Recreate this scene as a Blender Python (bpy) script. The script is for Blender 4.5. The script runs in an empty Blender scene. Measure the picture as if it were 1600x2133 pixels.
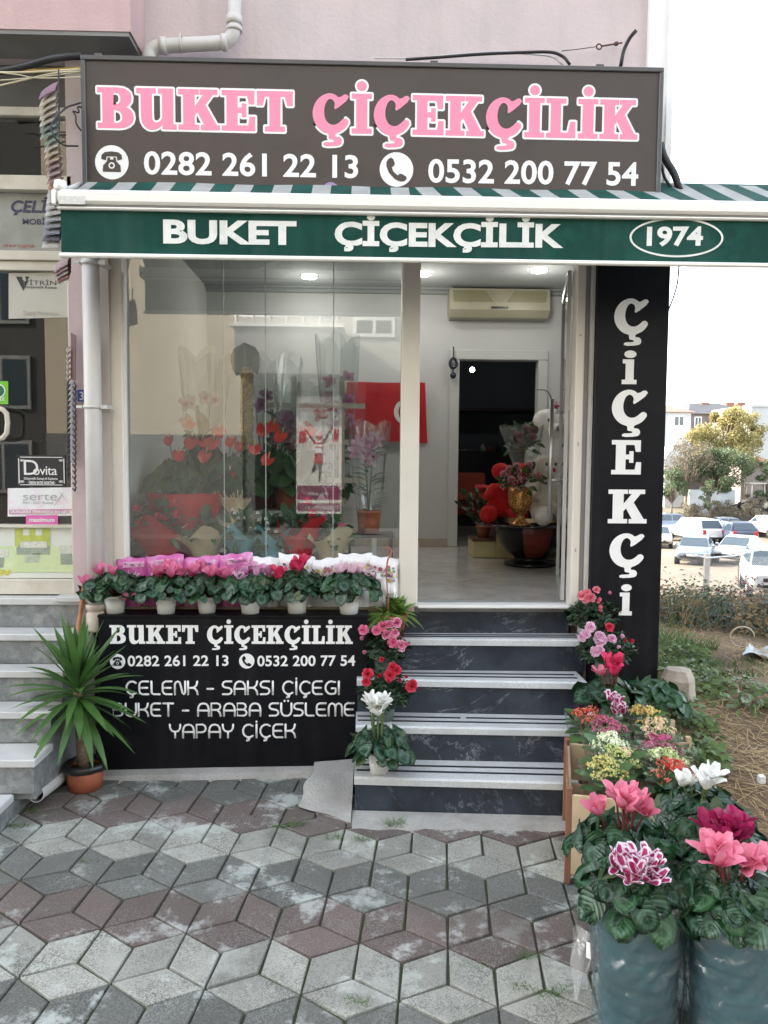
import bpy, bmesh, math, random
from mathutils import noise as mnoise
from mathutils import Vector, Matrix
from mathutils.geometry import tessellate_polygon
random.seed(7)
SC = bpy.context.scene
COL = SC.collection
PI = math.pi
rad = math.radians

# ------------------------------------------------------------------ camera
F_PX = 1600.0
CAM_H = 1.63
PSI, PIT, RHO = rad(1.6), rad(3.8), .0076
_F = Vector((math.sin(PSI)*math.cos(PIT), math.cos(PSI)*math.cos(PIT), -math.sin(PIT)))
_r0 = Vector((math.cos(PSI), -math.sin(PSI), 0))
_u0 = _r0.cross(_F)
_R = _r0*math.cos(RHO) + _u0*math.sin(RHO)
_U = _u0*math.cos(RHO) - _r0*math.sin(RHO)
cam_d = bpy.data.cameras.new('camera')
cam = bpy.data.objects.new('camera', cam_d)
COL.objects.link(cam)
cam.matrix_world = Matrix(((_R.x, _U.x, -_F.x, 0), (_R.y, _U.y, -_F.y, 0), (_R.z, _U.z, -_F.z, CAM_H), (0, 0, 0, 1)))
cam_d.sensor_fit = 'HORIZONTAL'
cam_d.sensor_width = 36
cam_d.lens = 36*F_PX/1600
cam_d.clip_start = .05
cam_d.clip_end = 2000
SC.camera = cam

# ------------------------------------------------------------------ world, sun, exposure
SUN_EL, SUN_AZ = rad(33), math.atan2(-.90, .44)      # azimuth from +Y towards +X
W = bpy.data.worlds.new('World')
SC.world = W
W.use_nodes = True
nt = W.node_tree
bg = nt.nodes['Background']
sky = nt.nodes.new('ShaderNodeTexSky')
sky.sky_type = 'NISHITA'
sky.sun_disc = False
sky.sun_elevation = SUN_EL
sky.sun_rotation = SUN_AZ
sky.air_density = 1.0
sky.dust_density = 2.0
sky.ozone_density = .6
hs = nt.nodes.new('ShaderNodeHueSaturation')
hs.inputs['Saturation'].default_value = .48       # thin high cloud takes the blue out of the shade
nt.links.new(sky.outputs[0], hs.inputs['Color'])
nt.links.new(hs.outputs[0], bg.inputs[0])
bg.inputs[1].default_value = .15
sd = bpy.data.lights.new('sun', 'SUN')
sd.energy = 2.3
sd.angle = rad(.6)
sd.color = (1, .93, .80)
sun = bpy.data.objects.new('sun', sd)
COL.objects.link(sun)
tosun = Vector((math.sin(SUN_AZ)*math.cos(SUN_EL), math.cos(SUN_AZ)*math.cos(SUN_EL), math.sin(SUN_EL)))
sun.rotation_euler = tosun.to_track_quat('Z', 'Y').to_euler()
sun.location = (0, 0, 30)
SC.view_settings.view_transform = 'Standard'
SC.view_settings.look = 'None'
SC.view_settings.exposure = 2.85
SC.view_settings.gamma = 1
SC.cycles.use_denoising = True
SC.cycles.max_bounces = 8
SC.cycles.transparent_max_bounces = 24
SC.cycles.sample_clamp_indirect = 6

# ------------------------------------------------------------------ pixel -> world helpers (photo pixels, distance Y)
def P(px, py, Y):
    d = _F + _R*((px-800)/F_PX) - _U*((py-1066.5)/F_PX)
    return Vector((0, 0, CAM_H)) + d*(Y/d.y)
def G(px, py, z=0):
    d = _F + _R*((px-800)/F_PX) - _U*((py-1066.5)/F_PX)
    return Vector((0, 0, CAM_H)) + d*((z-CAM_H)/d.z)

# ------------------------------------------------------------------ materials
MATS = {}
def mat(name, col, rough=.6, var=.12, scale=6, bump=0, bscale=40, metal=0, spec=.5, sheen=0, trans=0, fine=0, emit=None, alt=None, altscale=2, altlo=.5, althi=.62, coord='pos', coat=0, sub=0, streak=None):
    """Principled with a value-noise on the colour, an optional second colour in patches, fine speckle and bump."""
    if name in MATS: return MATS[name]
    m = bpy.data.materials.new(name); m.use_nodes = True
    t = m.node_tree; N = t.nodes; L = t.links
    b = N['Principled BSDF']
    b.inputs['Roughness'].default_value = rough
    b.inputs['Metallic'].default_value = metal
    b.inputs['Specular IOR Level'].default_value = spec
    b.inputs['Coat Weight'].default_value = coat
    if sub:
        b.inputs['Subsurface Weight'].default_value = sub
        b.inputs['Subsurface Radius'].default_value = (.01, .008, .006)
    if coord == 'pos':
        src = N.new('ShaderNodeNewGeometry').outputs['Position']
    else:
        src = N.new('ShaderNodeTexCoord').outputs['Object']
    def noise(sc, det=4, ro=.6):
        n = N.new('ShaderNodeTexNoise'); n.inputs['Scale'].default_value = sc
        n.inputs['Detail'].default_value = det; n.inputs['Roughness'].default_value = ro
        L.new(src, n.inputs['Vector']); return n.outputs['Fac']
    c = tuple(col)+(1,)
    cur = None
    def mixc(a, bcol, fac):
        x = N.new('ShaderNodeMix'); x.data_type = 'RGBA'
        L.new(fac, x.inputs['Factor'])
        for i, v in ((6, a), (7, bcol)):
            if isinstance(v, tuple): x.inputs[i].default_value = v
            else: L.new(v, x.inputs[i])
        return x.outputs[2]
    def ramp(f, lo, hi):
        r = N.new('ShaderNodeMapRange'); r.inputs['From Min'].default_value = lo; r.inputs['From Max'].default_value = hi
        L.new(f, r.inputs['Value']); return r.outputs['Result']
    dk = tuple(max(0, v*(1-var)) for v in col)+(1,)
    lt = tuple(min(1, v*(1+var)) for v in col)+(1,)
    cur = mixc(dk, lt, ramp(noise(scale), .3, .7)) if var else c
    if alt:
        cur = mixc(cur, tuple(alt)+(1,), ramp(noise(altscale, 6, .65), altlo, althi))
    if streak:
        mp = N.new('ShaderNodeVectorMath'); mp.operation = 'MULTIPLY'; mp.inputs[1].default_value = (9, 9, .45); L.new(src, mp.inputs[0])
        sn = N.new('ShaderNodeTexNoise'); sn.inputs['Scale'].default_value = 1; sn.inputs['Detail'].default_value = 5; L.new(mp.outputs[0], sn.inputs['Vector'])
        sm = N.new('ShaderNodeMath'); sm.operation = 'MULTIPLY'; L.new(ramp(sn.outputs[0], .5, .78), sm.inputs[0]); sm.inputs[1].default_value = streak[1]
        cur = mixc(cur, tuple(streak[0])+(1,), sm.outputs[0])
    if fine:
        d2 = tuple(v*(1-fine) for v in col)+(1,)
        cur = mixc(cur, d2, ramp(noise(scale*25, 2), .5, .62))
    if isinstance(cur, tuple): b.inputs['Base Color'].default_value = cur
    else: L.new(cur, b.inputs['Base Color'])
    if bump:
        bp = N.new('ShaderNodeBump'); bp.inputs['Strength'].default_value = bump; bp.inputs['Distance'].default_value = .01
        L.new(noise(bscale, 5), bp.inputs['Height']); L.new(bp.outputs[0], b.inputs['Normal'])
    if trans:
        b.inputs['Transmission Weight'].default_value = 0
        ts = N.new('ShaderNodeBsdfTranslucent'); mx = N.new('ShaderNodeMixShader'); mx.inputs[0].default_value = trans
        if isinstance(cur, tuple): ts.inputs[0].default_value = cur
        else: L.new(cur, ts.inputs[0])
        L.new(b.outputs[0], mx.inputs[1]); L.new(ts.outputs[0], mx.inputs[2]); L.new(mx.outputs[0], N['Material Output'].inputs[0])
    if emit:
        b.inputs['Emission Color'].default_value = tuple(emit[0])+(1,); b.inputs['Emission Strength'].default_value = emit[1]
    MATS[name] = m
    return m

def glass(name, f0=.06, tint=(1, 1, 1), rough=0., dirt=0, wrinkle=0):
    if name in MATS: return MATS[name]
    m = bpy.data.materials.new(name); m.use_nodes = True
    t = m.node_tree; N = t.nodes; L = t.links
    N.remove(N['Principled BSDF'])
    lw = N.new('ShaderNodeLayerWeight'); lw.inputs[0].default_value = .5
    p = N.new('ShaderNodeMath'); p.operation = 'POWER'; p.inputs[1].default_value = 5; L.new(lw.outputs['Facing'], p.inputs[0])
    a = N.new('ShaderNodeMath'); a.operation = 'MULTIPLY_ADD'; a.inputs[1].default_value = 1-f0; a.inputs[2].default_value = f0; L.new(p.outputs[0], a.inputs[0])
    tr = N.new('ShaderNodeBsdfTransparent'); tr.inputs[0].default_value = tuple(tint)+(1,)
    gl = N.new('ShaderNodeBsdfGlossy'); gl.inputs['Roughness'].default_value = rough
    mx = N.new('ShaderNodeMixShader'); L.new(a.outputs[0], mx.inputs[0]); L.new(tr.outputs[0], mx.inputs[1]); L.new(gl.outputs[0], mx.inputs[2])
    out = mx.outputs[0]
    if wrinkle:
        gg = N.new('ShaderNodeNewGeometry'); vm = N.new('ShaderNodeVectorMath'); vm.operation = 'MULTIPLY'; vm.inputs[1].default_value = (1, 1, .55); L.new(gg.outputs['Position'], vm.inputs[0])
        wn = N.new('ShaderNodeTexNoise'); wn.inputs['Scale'].default_value = wrinkle; wn.inputs['Detail'].default_value = 4; wn.inputs['Distortion'].default_value = 1.5; L.new(vm.outputs[0], wn.inputs['Vector'])
        wb = N.new('ShaderNodeBump'); wb.inputs['Strength'].default_value = 1; wb.inputs['Distance'].default_value = .007; L.new(wn.outputs[0], wb.inputs['Height'])
        L.new(wb.outputs[0], gl.inputs['Normal']); L.new(wb.outputs[0], lw.inputs['Normal'])
    if dirt:
        df = N.new('ShaderNodeBsdfDiffuse'); df.inputs[0].default_value = (.75, .75, .72, 1)
        nz = N.new('ShaderNodeTexNoise'); nz.inputs['Scale'].default_value = 3; nz.inputs['Detail'].default_value = 6
        g = N.new('ShaderNodeNewGeometry'); L.new(g.outputs['Position'], nz.inputs['Vector'])
        mu = N.new('ShaderNodeMath'); mu.operation = 'MULTIPLY'; mu.inputs[1].default_value = dirt; L.new(nz.outputs[0], mu.inputs[0])
        m2 = N.new('ShaderNodeMixShader'); L.new(mu.outputs[0], m2.inputs[0]); L.new(out, m2.inputs[1]); L.new(df.outputs[0], m2.inputs[2]); out = m2.outputs[0]
    L.new(out, N['Material Output'].inputs[0])
    MATS[name] = m
    return m

def uvmat(name, kind, c1, c2, c3=None, rough=.45):
    """Leaf and petal materials painted along the leaf's own length and width (UV)."""
    if name in MATS: return MATS[name]
    m = bpy.data.materials.new(name); m.use_nodes = True
    t = m.node_tree; N = t.nodes; L = t.links; b = N['Principled BSDF']
    b.inputs['Roughness'].default_value = rough
    b.inputs['Specular IOR Level'].default_value = .4
    uv = N.new('ShaderNodeUVMap'); uv.uv_map = 'UVMap'
    sp = N.new('ShaderNodeSeparateXYZ'); L.new(uv.outputs[0], sp.inputs[0])
    def math_(op, a, b_=None, c_=None):
        x = N.new('ShaderNodeMath'); x.operation = op
        for i, v in enumerate((a, b_, c_)):
            if v is None: continue
            if isinstance(v, (int, float)): x.inputs[i].default_value = v
            else: L.new(v, x.inputs[i])
        return x.outputs[0]
    def mr(f, lo, hi):
        r = N.new('ShaderNodeMapRange'); r.inputs['From Min'].default_value = lo; r.inputs['From Max'].default_value = hi
        L.new(f, r.inputs['Value']); return r.outputs['Result']
    def mixc(a, bcol, fac):
        x = N.new('ShaderNodeMix'); x.data_type = 'RGBA'; L.new(fac, x.inputs['Factor'])
        for i, v in ((6, a), (7, bcol)):
            if isinstance(v, tuple): x.inputs[i].default_value = tuple(v)+((1,) if len(v) == 3 else ())
            else: L.new(v, x.inputs[i])
        return x.outputs[2]
    u = math_('SUBTRACT', sp.outputs[0], .5); au = math_('ABSOLUTE', u); v = sp.outputs[1]
    g = N.new('ShaderNodeNewGeometry')
    nz = N.new('ShaderNodeTexNoise'); nz.inputs['Scale'].default_value = 45; nz.inputs['Detail'].default_value = 3; L.new(g.outputs['Position'], nz.inputs['Vector'])
    nb = N.new('ShaderNodeTexNoise'); nb.inputs['Scale'].default_value = 9; L.new(g.outputs['Position'], nb.inputs['Vector'])
    if kind == 'cyclamen':
        du = math_('MULTIPLY', u, 2.0); dv = math_('MULTIPLY', math_('SUBTRACT', v, .45), 1.9)
        d = math_('SQRT', math_('ADD', math_('MULTIPLY', du, du), math_('MULTIPLY', dv, dv)))
        d = math_('ADD', d, math_('MULTIPLY', math_('SUBTRACT', nz.outputs[0], .5), .55))
        band = math_('MULTIPLY', mr(d, .30, .48), mr(d, .82, .66))
        base = mixc(c1, tuple(x*1.4 for x in c1), mr(nb.outputs[0], .35, .7))
        cc = mixc(base, c2, math_('MULTIPLY', band, .75))
        vein = math_('ABSOLUTE', math_('SINE', math_('MULTIPLY', math_('SUBTRACT', v, math_('MULTIPLY', au, .9)), 17)))
        veins = mr(vein, .16, .03)
        mid = mr(au, .03, .008)
        cc = mixc(cc, c3, math_('MULTIPLY', math_('MAXIMUM', veins, mid), .28))
        L.new(cc, b.inputs['Base Color'])
        bp = N.new('ShaderNodeBump'); bp.inputs['Strength'].default_value = .5; bp.inputs['Distance'].default_value = .002
        L.new(vein, bp.inputs['Height']); L.new(bp.outputs[0], b.inputs['Normal'])
        trn = .12
    elif kind == 'leaf':
        mid = mr(au, .05, .015)
        base = mixc(c1, c2, mr(nb.outputs[0], .3, .72))
        cc = mixc(base, c3 or tuple(min(1, x*1.6) for x in c2), math_('MULTIPLY', mid, .6))
        L.new(cc, b.inputs['Base Color']); trn = .2
    elif kind == 'edge':          # picotee petal, pale rim
        e = math_('MAXIMUM', mr(au, .22, .40), mr(v, .74, .95))
        e = math_('ADD', e, math_('MULTIPLY', math_('SUBTRACT', nz.outputs[0], .5), .9))
        cc = mixc(c1, c2, mr(e, .3, .7))
        L.new(cc, b.inputs['Base Color']); trn = .3
    else:                          # plain petal, a little deeper at the throat
        streak = math_('ADD', mr(v, .55, .05), math_('MULTIPLY', math_('SUBTRACT', nz.outputs[0], .5), .6))
        cc = mixc(c1, c2, mr(streak, .15, 1.0))
        L.new(cc, b.inputs['Base Color']); trn = .35
    ts = N.new('ShaderNodeBsdfTranslucent'); L.new(cc, ts.inputs[0])
    mx = N.new('ShaderNodeMixShader'); mx.inputs[0].default_value = trn
    L.new(b.outputs[0], mx.inputs[1]); L.new(ts.outputs[0], mx.inputs[2]); L.new(mx.outputs[0], N['Material Output'].inputs[0])
    MATS[name] = m
    return m

# ------------------------------------------------------------------ mesh builder
class MB:
    def __init__(s):
        s.v = []; s.f = []; s.mi = []; s.sm = []; s.uv = []; s.mats = []; s.M = None; s.hasuv = False
    def m(s, material):
        if material not in s.mats: s.mats.append(material)
        return s.mats.index(material)
    def av(s, p):
        p = Vector(p)
        if s.M is not None: p = s.M @ p
        s.v.append(p); return len(s.v)-1
    def face(s, idx, material, smooth=False, uv=None):
        s.f.append(tuple(idx)); s.mi.append(s.m(material)); s.sm.append(smooth); s.uv.append(uv)
        if uv: s.hasuv = True
    def poly(s, pts, material, uv=None):
        s.face([s.av(p) for p in pts], material, False, uv)
    def box(s, x0, x1, y0, y1, z0, z1, material, bev=0):
        if x0 > x1: x0, x1 = x1, x0
        if y0 > y1: y0, y1 = y1, y0
        if z0 > z1: z0, z1 = z1, z0
        if bev <= 0:
            i = [s.av(p) for p in ((x0,y0,z0),(x1,y0,z0),(x1,y1,z0),(x0,y1,z0),(x0,y0,z1),(x1,y0,z1),(x1,y1,z1),(x0,y1,z1))]
            for q in ((0,3,2,1),(4,5,6,7),(0,1,5,4),(1,2,6,5),(2,3,7,6),(3,0,4,7)): s.face([i[k] for k in q], material)
            return
        b = min(bev, (x1-x0)*.45, (y1-y0)*.45, (z1-z0)*.45)
        def ring(zz, ins):
            a, c, d, e = x0+ins, x1-ins, y0+ins, y1-ins
            return [s.av(p) for p in ((a+b,d,zz),(c-b,d,zz),(c,d+b,zz),(c,e-b,zz),(c-b,e,zz),(a+b,e,zz),(a,e-b,zz),(a,d+b,zz))]
        r = [ring(z0, b*.9), ring(z0+b, 0), ring(z1-b, 0), ring(z1, b*.9)]
        s.face(r[0][::-1], material); s.face(r[3], material)
        for k in range(3):
            for j in range(8): s.face((r[k][j], r[k][(j+1)%8], r[k+1][(j+1)%8], r[k+1][j]), material)
    def hexa(s, b4, t4, material):
        i = [s.av(p) for p in list(b4)+list(t4)]
        for q in ((0,3,2,1),(4,5,6,7),(0,1,5,4),(1,2,6,5),(2,3,7,6),(3,0,4,7)): s.face([i[k] for k in q], material)
    def tube(s, pts, r, material, n=8, caps=True, flat=1.0):
        pts = [Vector(p) for p in pts]
        rs = r if isinstance(r, (list, tuple)) else [r]*len(pts)
        rings = []; up = None
        for k, p in enumerate(pts):
            if k == 0: d = pts[1]-p
            elif k == len(pts)-1: d = p-pts[k-1]
            else: d = (pts[k+1]-p).normalized()+(p-pts[k-1]).normalized()
            if d.length < 1e-9: d = Vector((0,0,1))
            d.normalize()
            if up is None:
                up = Vector((0,0,1)) if abs(d.z) < .9 else Vector((0,1,0))
            a = d.cross(up)
            if a.length < 1e-6: a = d.cross(Vector((1,0,0)))
            a.normalize(); b = a.cross(d); up = b
            rings.append([s.av(p+a*(rs[k]*math.cos(2*PI*j/n))+b*(rs[k]*flat*math.sin(2*PI*j/n))) for j in range(n)])
        for k in range(len(rings)-1):
            for j in range(n): s.face((rings[k][j], rings[k][(j+1)%n], rings[k+1][(j+1)%n], rings[k+1][j]), material, True)
        if caps:
            s.face(rings[0][::-1], material); s.face(rings[-1], material)
    def lathe(s, prof, c, material, n=20, smooth=True, wob=0, capb=True, capt=False, seed=0):
        c = Vector(c); rings = []
        rn = random.Random(seed)
        ph = [rn.random()*6.28 for _ in range(4)]
        for (r, z) in prof:
            rr = []
            for j in range(n):
                a = 2*PI*j/n
                w = 1+wob*(math.sin(3*a+ph[0]+z*9)+.6*math.sin(5*a+ph[1]-z*14)+.5*math.sin(9*a+ph[2]+z*20))
                rr.append(s.av(c+Vector((r*w*math.cos(a), r*w*math.sin(a), z))))
            rings.append(rr)
        for k in range(len(rings)-1):
            for j in range(n): s.face((rings[k][j], rings[k][(j+1)%n], rings[k+1][(j+1)%n], rings[k+1][j]), material, smooth)
        if capb: s.face(rings[0][::-1], material)
        if capt: s.face(rings[-1], material)
    def ball(s, c, r, material, n=8, k=6, sc=(1,1,1)):
        c = Vector(c); rings = []
        top = s.av(c+Vector((0,0,r*sc[2]))); bot = s.av(c-Vector((0,0,r*sc[2])))
        for i in range(1, k):
            t = PI*i/k
            rings.append([s.av(c+Vector((r*sc[0]*math.sin(t)*math.cos(2*PI*j/n), r*sc[1]*math.sin(t)*math.sin(2*PI*j/n), r*sc[2]*math.cos(t)))) for j in range(n)])
        for j in range(n):
            s.face((top, rings[0][j], rings[0][(j+1)%n]), material, True)
            s.face((bot, rings[-1][(j+1)%n], rings[-1][j]), material, True)
        for i in range(len(rings)-1):
            for j in range(n): s.face((rings[i][j], rings[i+1][j], rings[i+1][(j+1)%n], rings[i][(j+1)%n]), material, True)
    def grid(s, fn, nu, nv, material, smooth=True, uv=True):
        idx = [[s.av(fn(i/nu, j/nv)) for j in range(nv+1)] for i in range(nu+1)]
        for i in range(nu):
            for j in range(nv):
                u = [(i/nu, j/nv), ((i+1)/nu, j/nv), ((i+1)/nu, (j+1)/nv), (i/nu, (j+1)/nv)] if uv else None
                s.face((idx[i][j], idx[i+1][j], idx[i+1][j+1], idx[i][j+1]), material, smooth, u)
    def addmesh(s, me, fn, material):
        off = len(s.v)
        for v in me.vertices: s.av(fn(v.co))
        for p in me.polygons: s.face([off+i for i in p.vertices], material)
    def build(s, name, parent=None, world=True):
        me = bpy.data.meshes.new(name)
        off = Vector((0,0,0))
        if parent is not None and world:
            q = parent
            while q is not None: off += Vector(q.location); q = q.parent
        me.from_pydata([tuple(p-off) for p in s.v], [], s.f)
        for mt in s.mats: me.materials.append(mt)
        me.polygons.foreach_set('material_index', s.mi)
        me.polygons.foreach_set('use_smooth', s.sm)
        if s.hasuv:
            ul = me.uv_layers.new(name='UVMap')
            k = 0
            for fi, f in enumerate(s.f):
                u = s.uv[fi]
                for j in range(len(f)):
                    if u: ul.data[k].uv = u[j]
                    k += 1
        me.update()
        o = bpy.data.objects.new(name, me); COL.objects.link(o)
        if parent is not None: o.parent = parent
        return o

def tag(o, label=None, cat=None, group=None, kind=None):
    if label: o['label'] = label
    if cat: o['category'] = cat
    if group: o['group'] = group
    if kind: o['kind'] = kind
    return o
def thing(name, label, cat, loc=(0,0,0), group=None, rotz=0):
    o = bpy.data.objects.new(name, None); COL.objects.link(o)
    o.location = loc; o.rotation_euler = (0,0,rotz); o.empty_display_size = .05
    return tag(o, label, cat, group)
def struct(mb, name):
    o = mb.build(name); o['kind'] = 'structure'; return o
def children(o): return [c for c in COL.objects if c.parent == o]
def copy_tree(o, parent=None):
    c = o.copy(); COL.objects.link(c)
    if parent is not None: c.parent = parent
    for ch in list(o.children): copy_tree(ch, c)
    return c

# ------------------------------------------------------------------ lettering
def flat_loops(mb, loops, fn, material):
    """loops: first the outer outline, then holes (2-D points); fn maps (x, z) to a 3-D point."""
    tri = tessellate_polygon([[Vector((p[0], p[1], 0)) for p in l] for l in loops])
    pts = [p for l in loops for p in l]
    idx = [mb.av(fn(*p)) for p in pts]
    for t in tri:
        a, b, c = (Vector(pts[k]) for k in t)
        ar = (b.x-a.x)*(c.y-a.y)-(b.y-a.y)*(c.x-a.x)
        if abs(ar) < 1e-12: continue
        mb.face([idx[k] for k in (t if ar > 0 else t[::-1])], material)
def offset_loop(l, d):
    n = len(l); out = []
    area = sum(l[i][0]*l[(i+1)%n][1]-l[(i+1)%n][0]*l[i][1] for i in range(n))
    sgn = 1 if area > 0 else -1
    for i in range(n):
        p0, p1, p2 = Vector(l[i-1]), Vector(l[i]), Vector(l[(i+1)%n])
        e1 = (p1-p0).normalized(); e2 = (p2-p1).normalized()
        n1 = Vector((e1.y, -e1.x))*sgn; n2 = Vector((e2.y, -e2.x))*sgn
        b = n1+n2
        if b.length < 1e-6: b = n1
        b.normalize(); k = d/max(.5, b.dot(n1))
        out.append(tuple(p1+b*k))
    return out
def circ(cx, cy, r, n=20, ry=None):
    return [(cx+r*math.cos(2*PI*i/n), cy+(ry or r)*math.sin(2*PI*i/n)) for i in range(n)]
def smooth_loop(l):
    out = []
    n = len(l)
    for i in range(n):
        p, q = l[i], l[(i+1) % n]
        out += [(p[0]*.75+q[0]*.25, p[1]*.75+q[1]*.25), (p[0]*.25+q[0]*.75, p[1]*.25+q[1]*.75)]
    return out
_C = [(.99,.30),(.9,.15),(.78,.05),(.62,-.015),(.615,-.09),(.72,-.09),(.79,-.15),(.79,-.26),(.7,-.32),(.3,-.34),(.3,-.235),(.55,-.23),(.59,-.2),(.55,-.165),(.44,-.16),(.44,-.02),(.33,.0),(.2,.07),(.07,.22),(.01,.38),(0,.52),(.04,.69),(.15,.86),(.32,.97),(.48,1.0),(.62,.96),(.71,.88),(.9,1.0),(1.0,.88),(.62,.58),(.575,.63),(.6,.73),(.56,.82),(.48,.86),(.40,.82),(.34,.71),(.31,.56),(.32,.42),(.37,.30),(.46,.22),(.58,.2),(.7,.25),(.86,.4)]
SLAB = {
 'E': (.84, [[(0,0),(.84,0),(.84,.36),(.70,.36),(.66,.14),(.40,.14),(.40,.44),(.50,.44),(.50,.34),(.62,.34),(.62,.68),(.50,.68),(.50,.58),(.40,.58),(.40,.86),(.64,.86),(.68,.66),(.82,.66),(.82,1),(0,1),(0,.87),(.12,.87),(.12,.13),(0,.13)]]),
 'L': (.82, [[(0,0),(.80,0),(.80,.42),(.66,.42),(.60,.14),(.40,.14),(.40,.87),(.54,.87),(.54,1),(0,1),(0,.87),(.12,.87),(.12,.13),(0,.13)]]),
 'T': (.9, [[(.2,0),(.7,0),(.7,.13),(.59,.13),(.59,.86),(.70,.86),(.76,.64),(.9,.64),(.9,1),(0,1),(0,.64),(.14,.64),(.2,.86),(.31,.86),(.31,.13),(.2,.13)]]),
 'K': (1.04, [[(0,0),(.52,0),(.52,.13),(.41,.13),(.41,.36),(.48,.44),(.64,.13),(.56,.13),(.56,0),(1.04,0),(1.04,.13),(.96,.13),(.68,.62),(.86,.87),(.98,.87),(.98,1),(.54,1),(.54,.87),(.62,.87),(.41,.58),(.41,.87),(.52,.87),(.52,1),(0,1),(0,.87),(.12,.87),(.12,.13),(0,.13)]]),
 'U': (1.0, [[(0,1),(0,.87),(.11,.87),(.11,.32),(.13,.18),(.19,.07),(.28,.0),(.38,-.02),(.5,.0),(.6,.06),(.65,.12),(.65,0),(1.0,0),(1.0,.13),(.92,.13),(.92,1),(.54,1),(.54,.87),(.64,.87),(.64,.28),(.59,.2),(.52,.165),(.45,.17),(.40,.22),(.39,.32),(.39,.87),(.49,.87),(.49,1)][::-1]]),
 'B': (.92, [[(0,0),(.55,0),(.68,.02),(.79,.07),(.87,.15),(.90,.26),(.88,.38),(.81,.47),(.71,.53),(.79,.58),(.84,.66),(.85,.76),(.82,.87),(.75,.94),(.65,.985),(.52,1),(0,1),(0,.87),(.12,.87),(.12,.13),(0,.13)],
      [(.40,.13),(.49,.13),(.56,.155),(.605,.21),(.61,.29),(.59,.37),(.54,.42),(.47,.445),(.40,.45)][::-1], [(.40,.58),(.48,.585),(.54,.62),(.57,.68),(.57,.76),(.55,.82),(.51,.86),(.46,.87),(.40,.87)][::-1]]),
 'I': (.54, [[(0,0),(.54,0),(.54,.13),(.42,.13),(.42,1),(0,1),(0,.87),(.12,.87),(.12,.13),(0,.13)]]),
 'i': (.54, [[(0,0),(.54,0),(.54,.13),(.43,.13),(.43,.72),(.02,.72),(.02,.60),(.13,.60),(.13,.13),(0,.13)]]),
 'C': (1.0, [smooth_loop(_C[::-1])[::-1]]),
}
SLAB['I'] = (.54, [[(0,0),(.54,0),(.54,.13),(.42,.13),(.42,.87),(.54,.87),(.54,1),(0,1),(0,.87),(.12,.87),(.12,.13),(0,.13)]])
RIMN = [0]
def rim_loop(mb, l, w, asp, fn, material):
    n = len(l)
    for i in range(n):
        p, q = Vector(l[i]), Vector(l[(i+1) % n]); e = q-p
        if e.length < 1e-6: continue
        e = Vector((e.x*asp, e.y)); nn = Vector((-e.y, e.x)).normalized()*w; nn = Vector((nn.x/asp, nn.y))
        RIMN[0] += 1; d = RIMN[0]*.000012
        mb.face([mb.av(fn(*z, d)) for z in (p-nn, q-nn, q+nn, p+nn)], material)
        RIMN[0] += 1; d = RIMN[0]*.000012
        mb.face([mb.av(fn(p.x+w/asp*math.cos(2*PI*k/10), p.y+w*math.sin(2*PI*k/10), d)) for k in range(10)], material)
def slab_text(mb, text, x0, x1, fnz, cap, y, material, gap=.055, space=.40, rim=None, rimw=.035, sheet=.0015, dots=True):
    """Set a line of slab letters between x0 and x1; fnz(x) gives the baseline height; cap is the capital height."""
    tot = 0
    for ch in text: tot += space if ch == ' ' else SLAB['I' if ch == 'I' else ch][0]+gap
    tot -= gap
    sx = (x1-x0)/tot; x = x0
    for ch in text:
        if ch == ' ': x += space*sx; continue
        w, loops = SLAB[ch]
        def fn(a, b, yy=y, xx=x): return (xx+a*sx, yy, fnz(xx+a*sx)+b*cap)
        sets = [loops]
        if ch == 'I' and dots: sets.append([circ(.27, 1.19, .125/(sx/cap)*1.0 if False else .135, 22, .125)])
        if ch == 'i': sets.append([circ(.26, .87, .17, 22, .11)])
        for k, ls in enumerate(sets):
            if rim:
                RIMN[0] = 0
                for lp in ls: rim_loop(mb, lp, rimw, sx/cap, lambda a, b, d: fn(a, b, y+.0006+d), rim)
            flat_loops(mb, ls, fn, material)
        x += (w+gap)*sx
_TXT = {}
def text_mesh(body, off=0.0, shear=0.0, spacing=1.0):
    key = (body, off, shear, spacing)
    if key in _TXT: return _TXT[key]
    cu = bpy.data.curves.new('lettering', 'FONT'); cu.body = body; cu.size = 1; cu.offset = off; cu.shear = shear; cu.space_character = spacing
    cu.resolution_u = 4
    o = bpy.data.objects.new('lettering', cu); COL.objects.link(o)
    dg = bpy.context.evaluated_depsgraph_get(); dg.update()
    me = bpy.data.meshes.new_from_object(o.evaluated_get(dg))
    bpy.data.objects.remove(o); bpy.data.curves.remove(cu)
    _TXT[key] = me
    return me
CAPH = None
def text(mb, body, x0, x1, z0, cap, y, material, off=0.0, shear=0.0, spacing=1.0, tilt=0.0, mirror=False, fn=None):
    """Default-face lettering: fits x0..x1, baseline z0, capital height cap, facing -Y."""
    global CAPH
    if CAPH is None:
        h = text_mesh('H'); CAPH = max(v.co.y for v in h.vertices)
    me = text_mesh(body, off, shear, spacing)
    xs = [v.co.x for v in me.vertices]
    a, b = min(xs), max(xs)
    k = (x1-x0)/(b-a); kz = cap/(CAPH+2*off)
    def f(c):
        X = x0+(c.x-a)*k; Z = z0+(c.y+off)*kz+tilt*(X-x0)
        return fn(X, Z) if fn else (X, y, Z)
    mb.addmesh(me, f, material)
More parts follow.
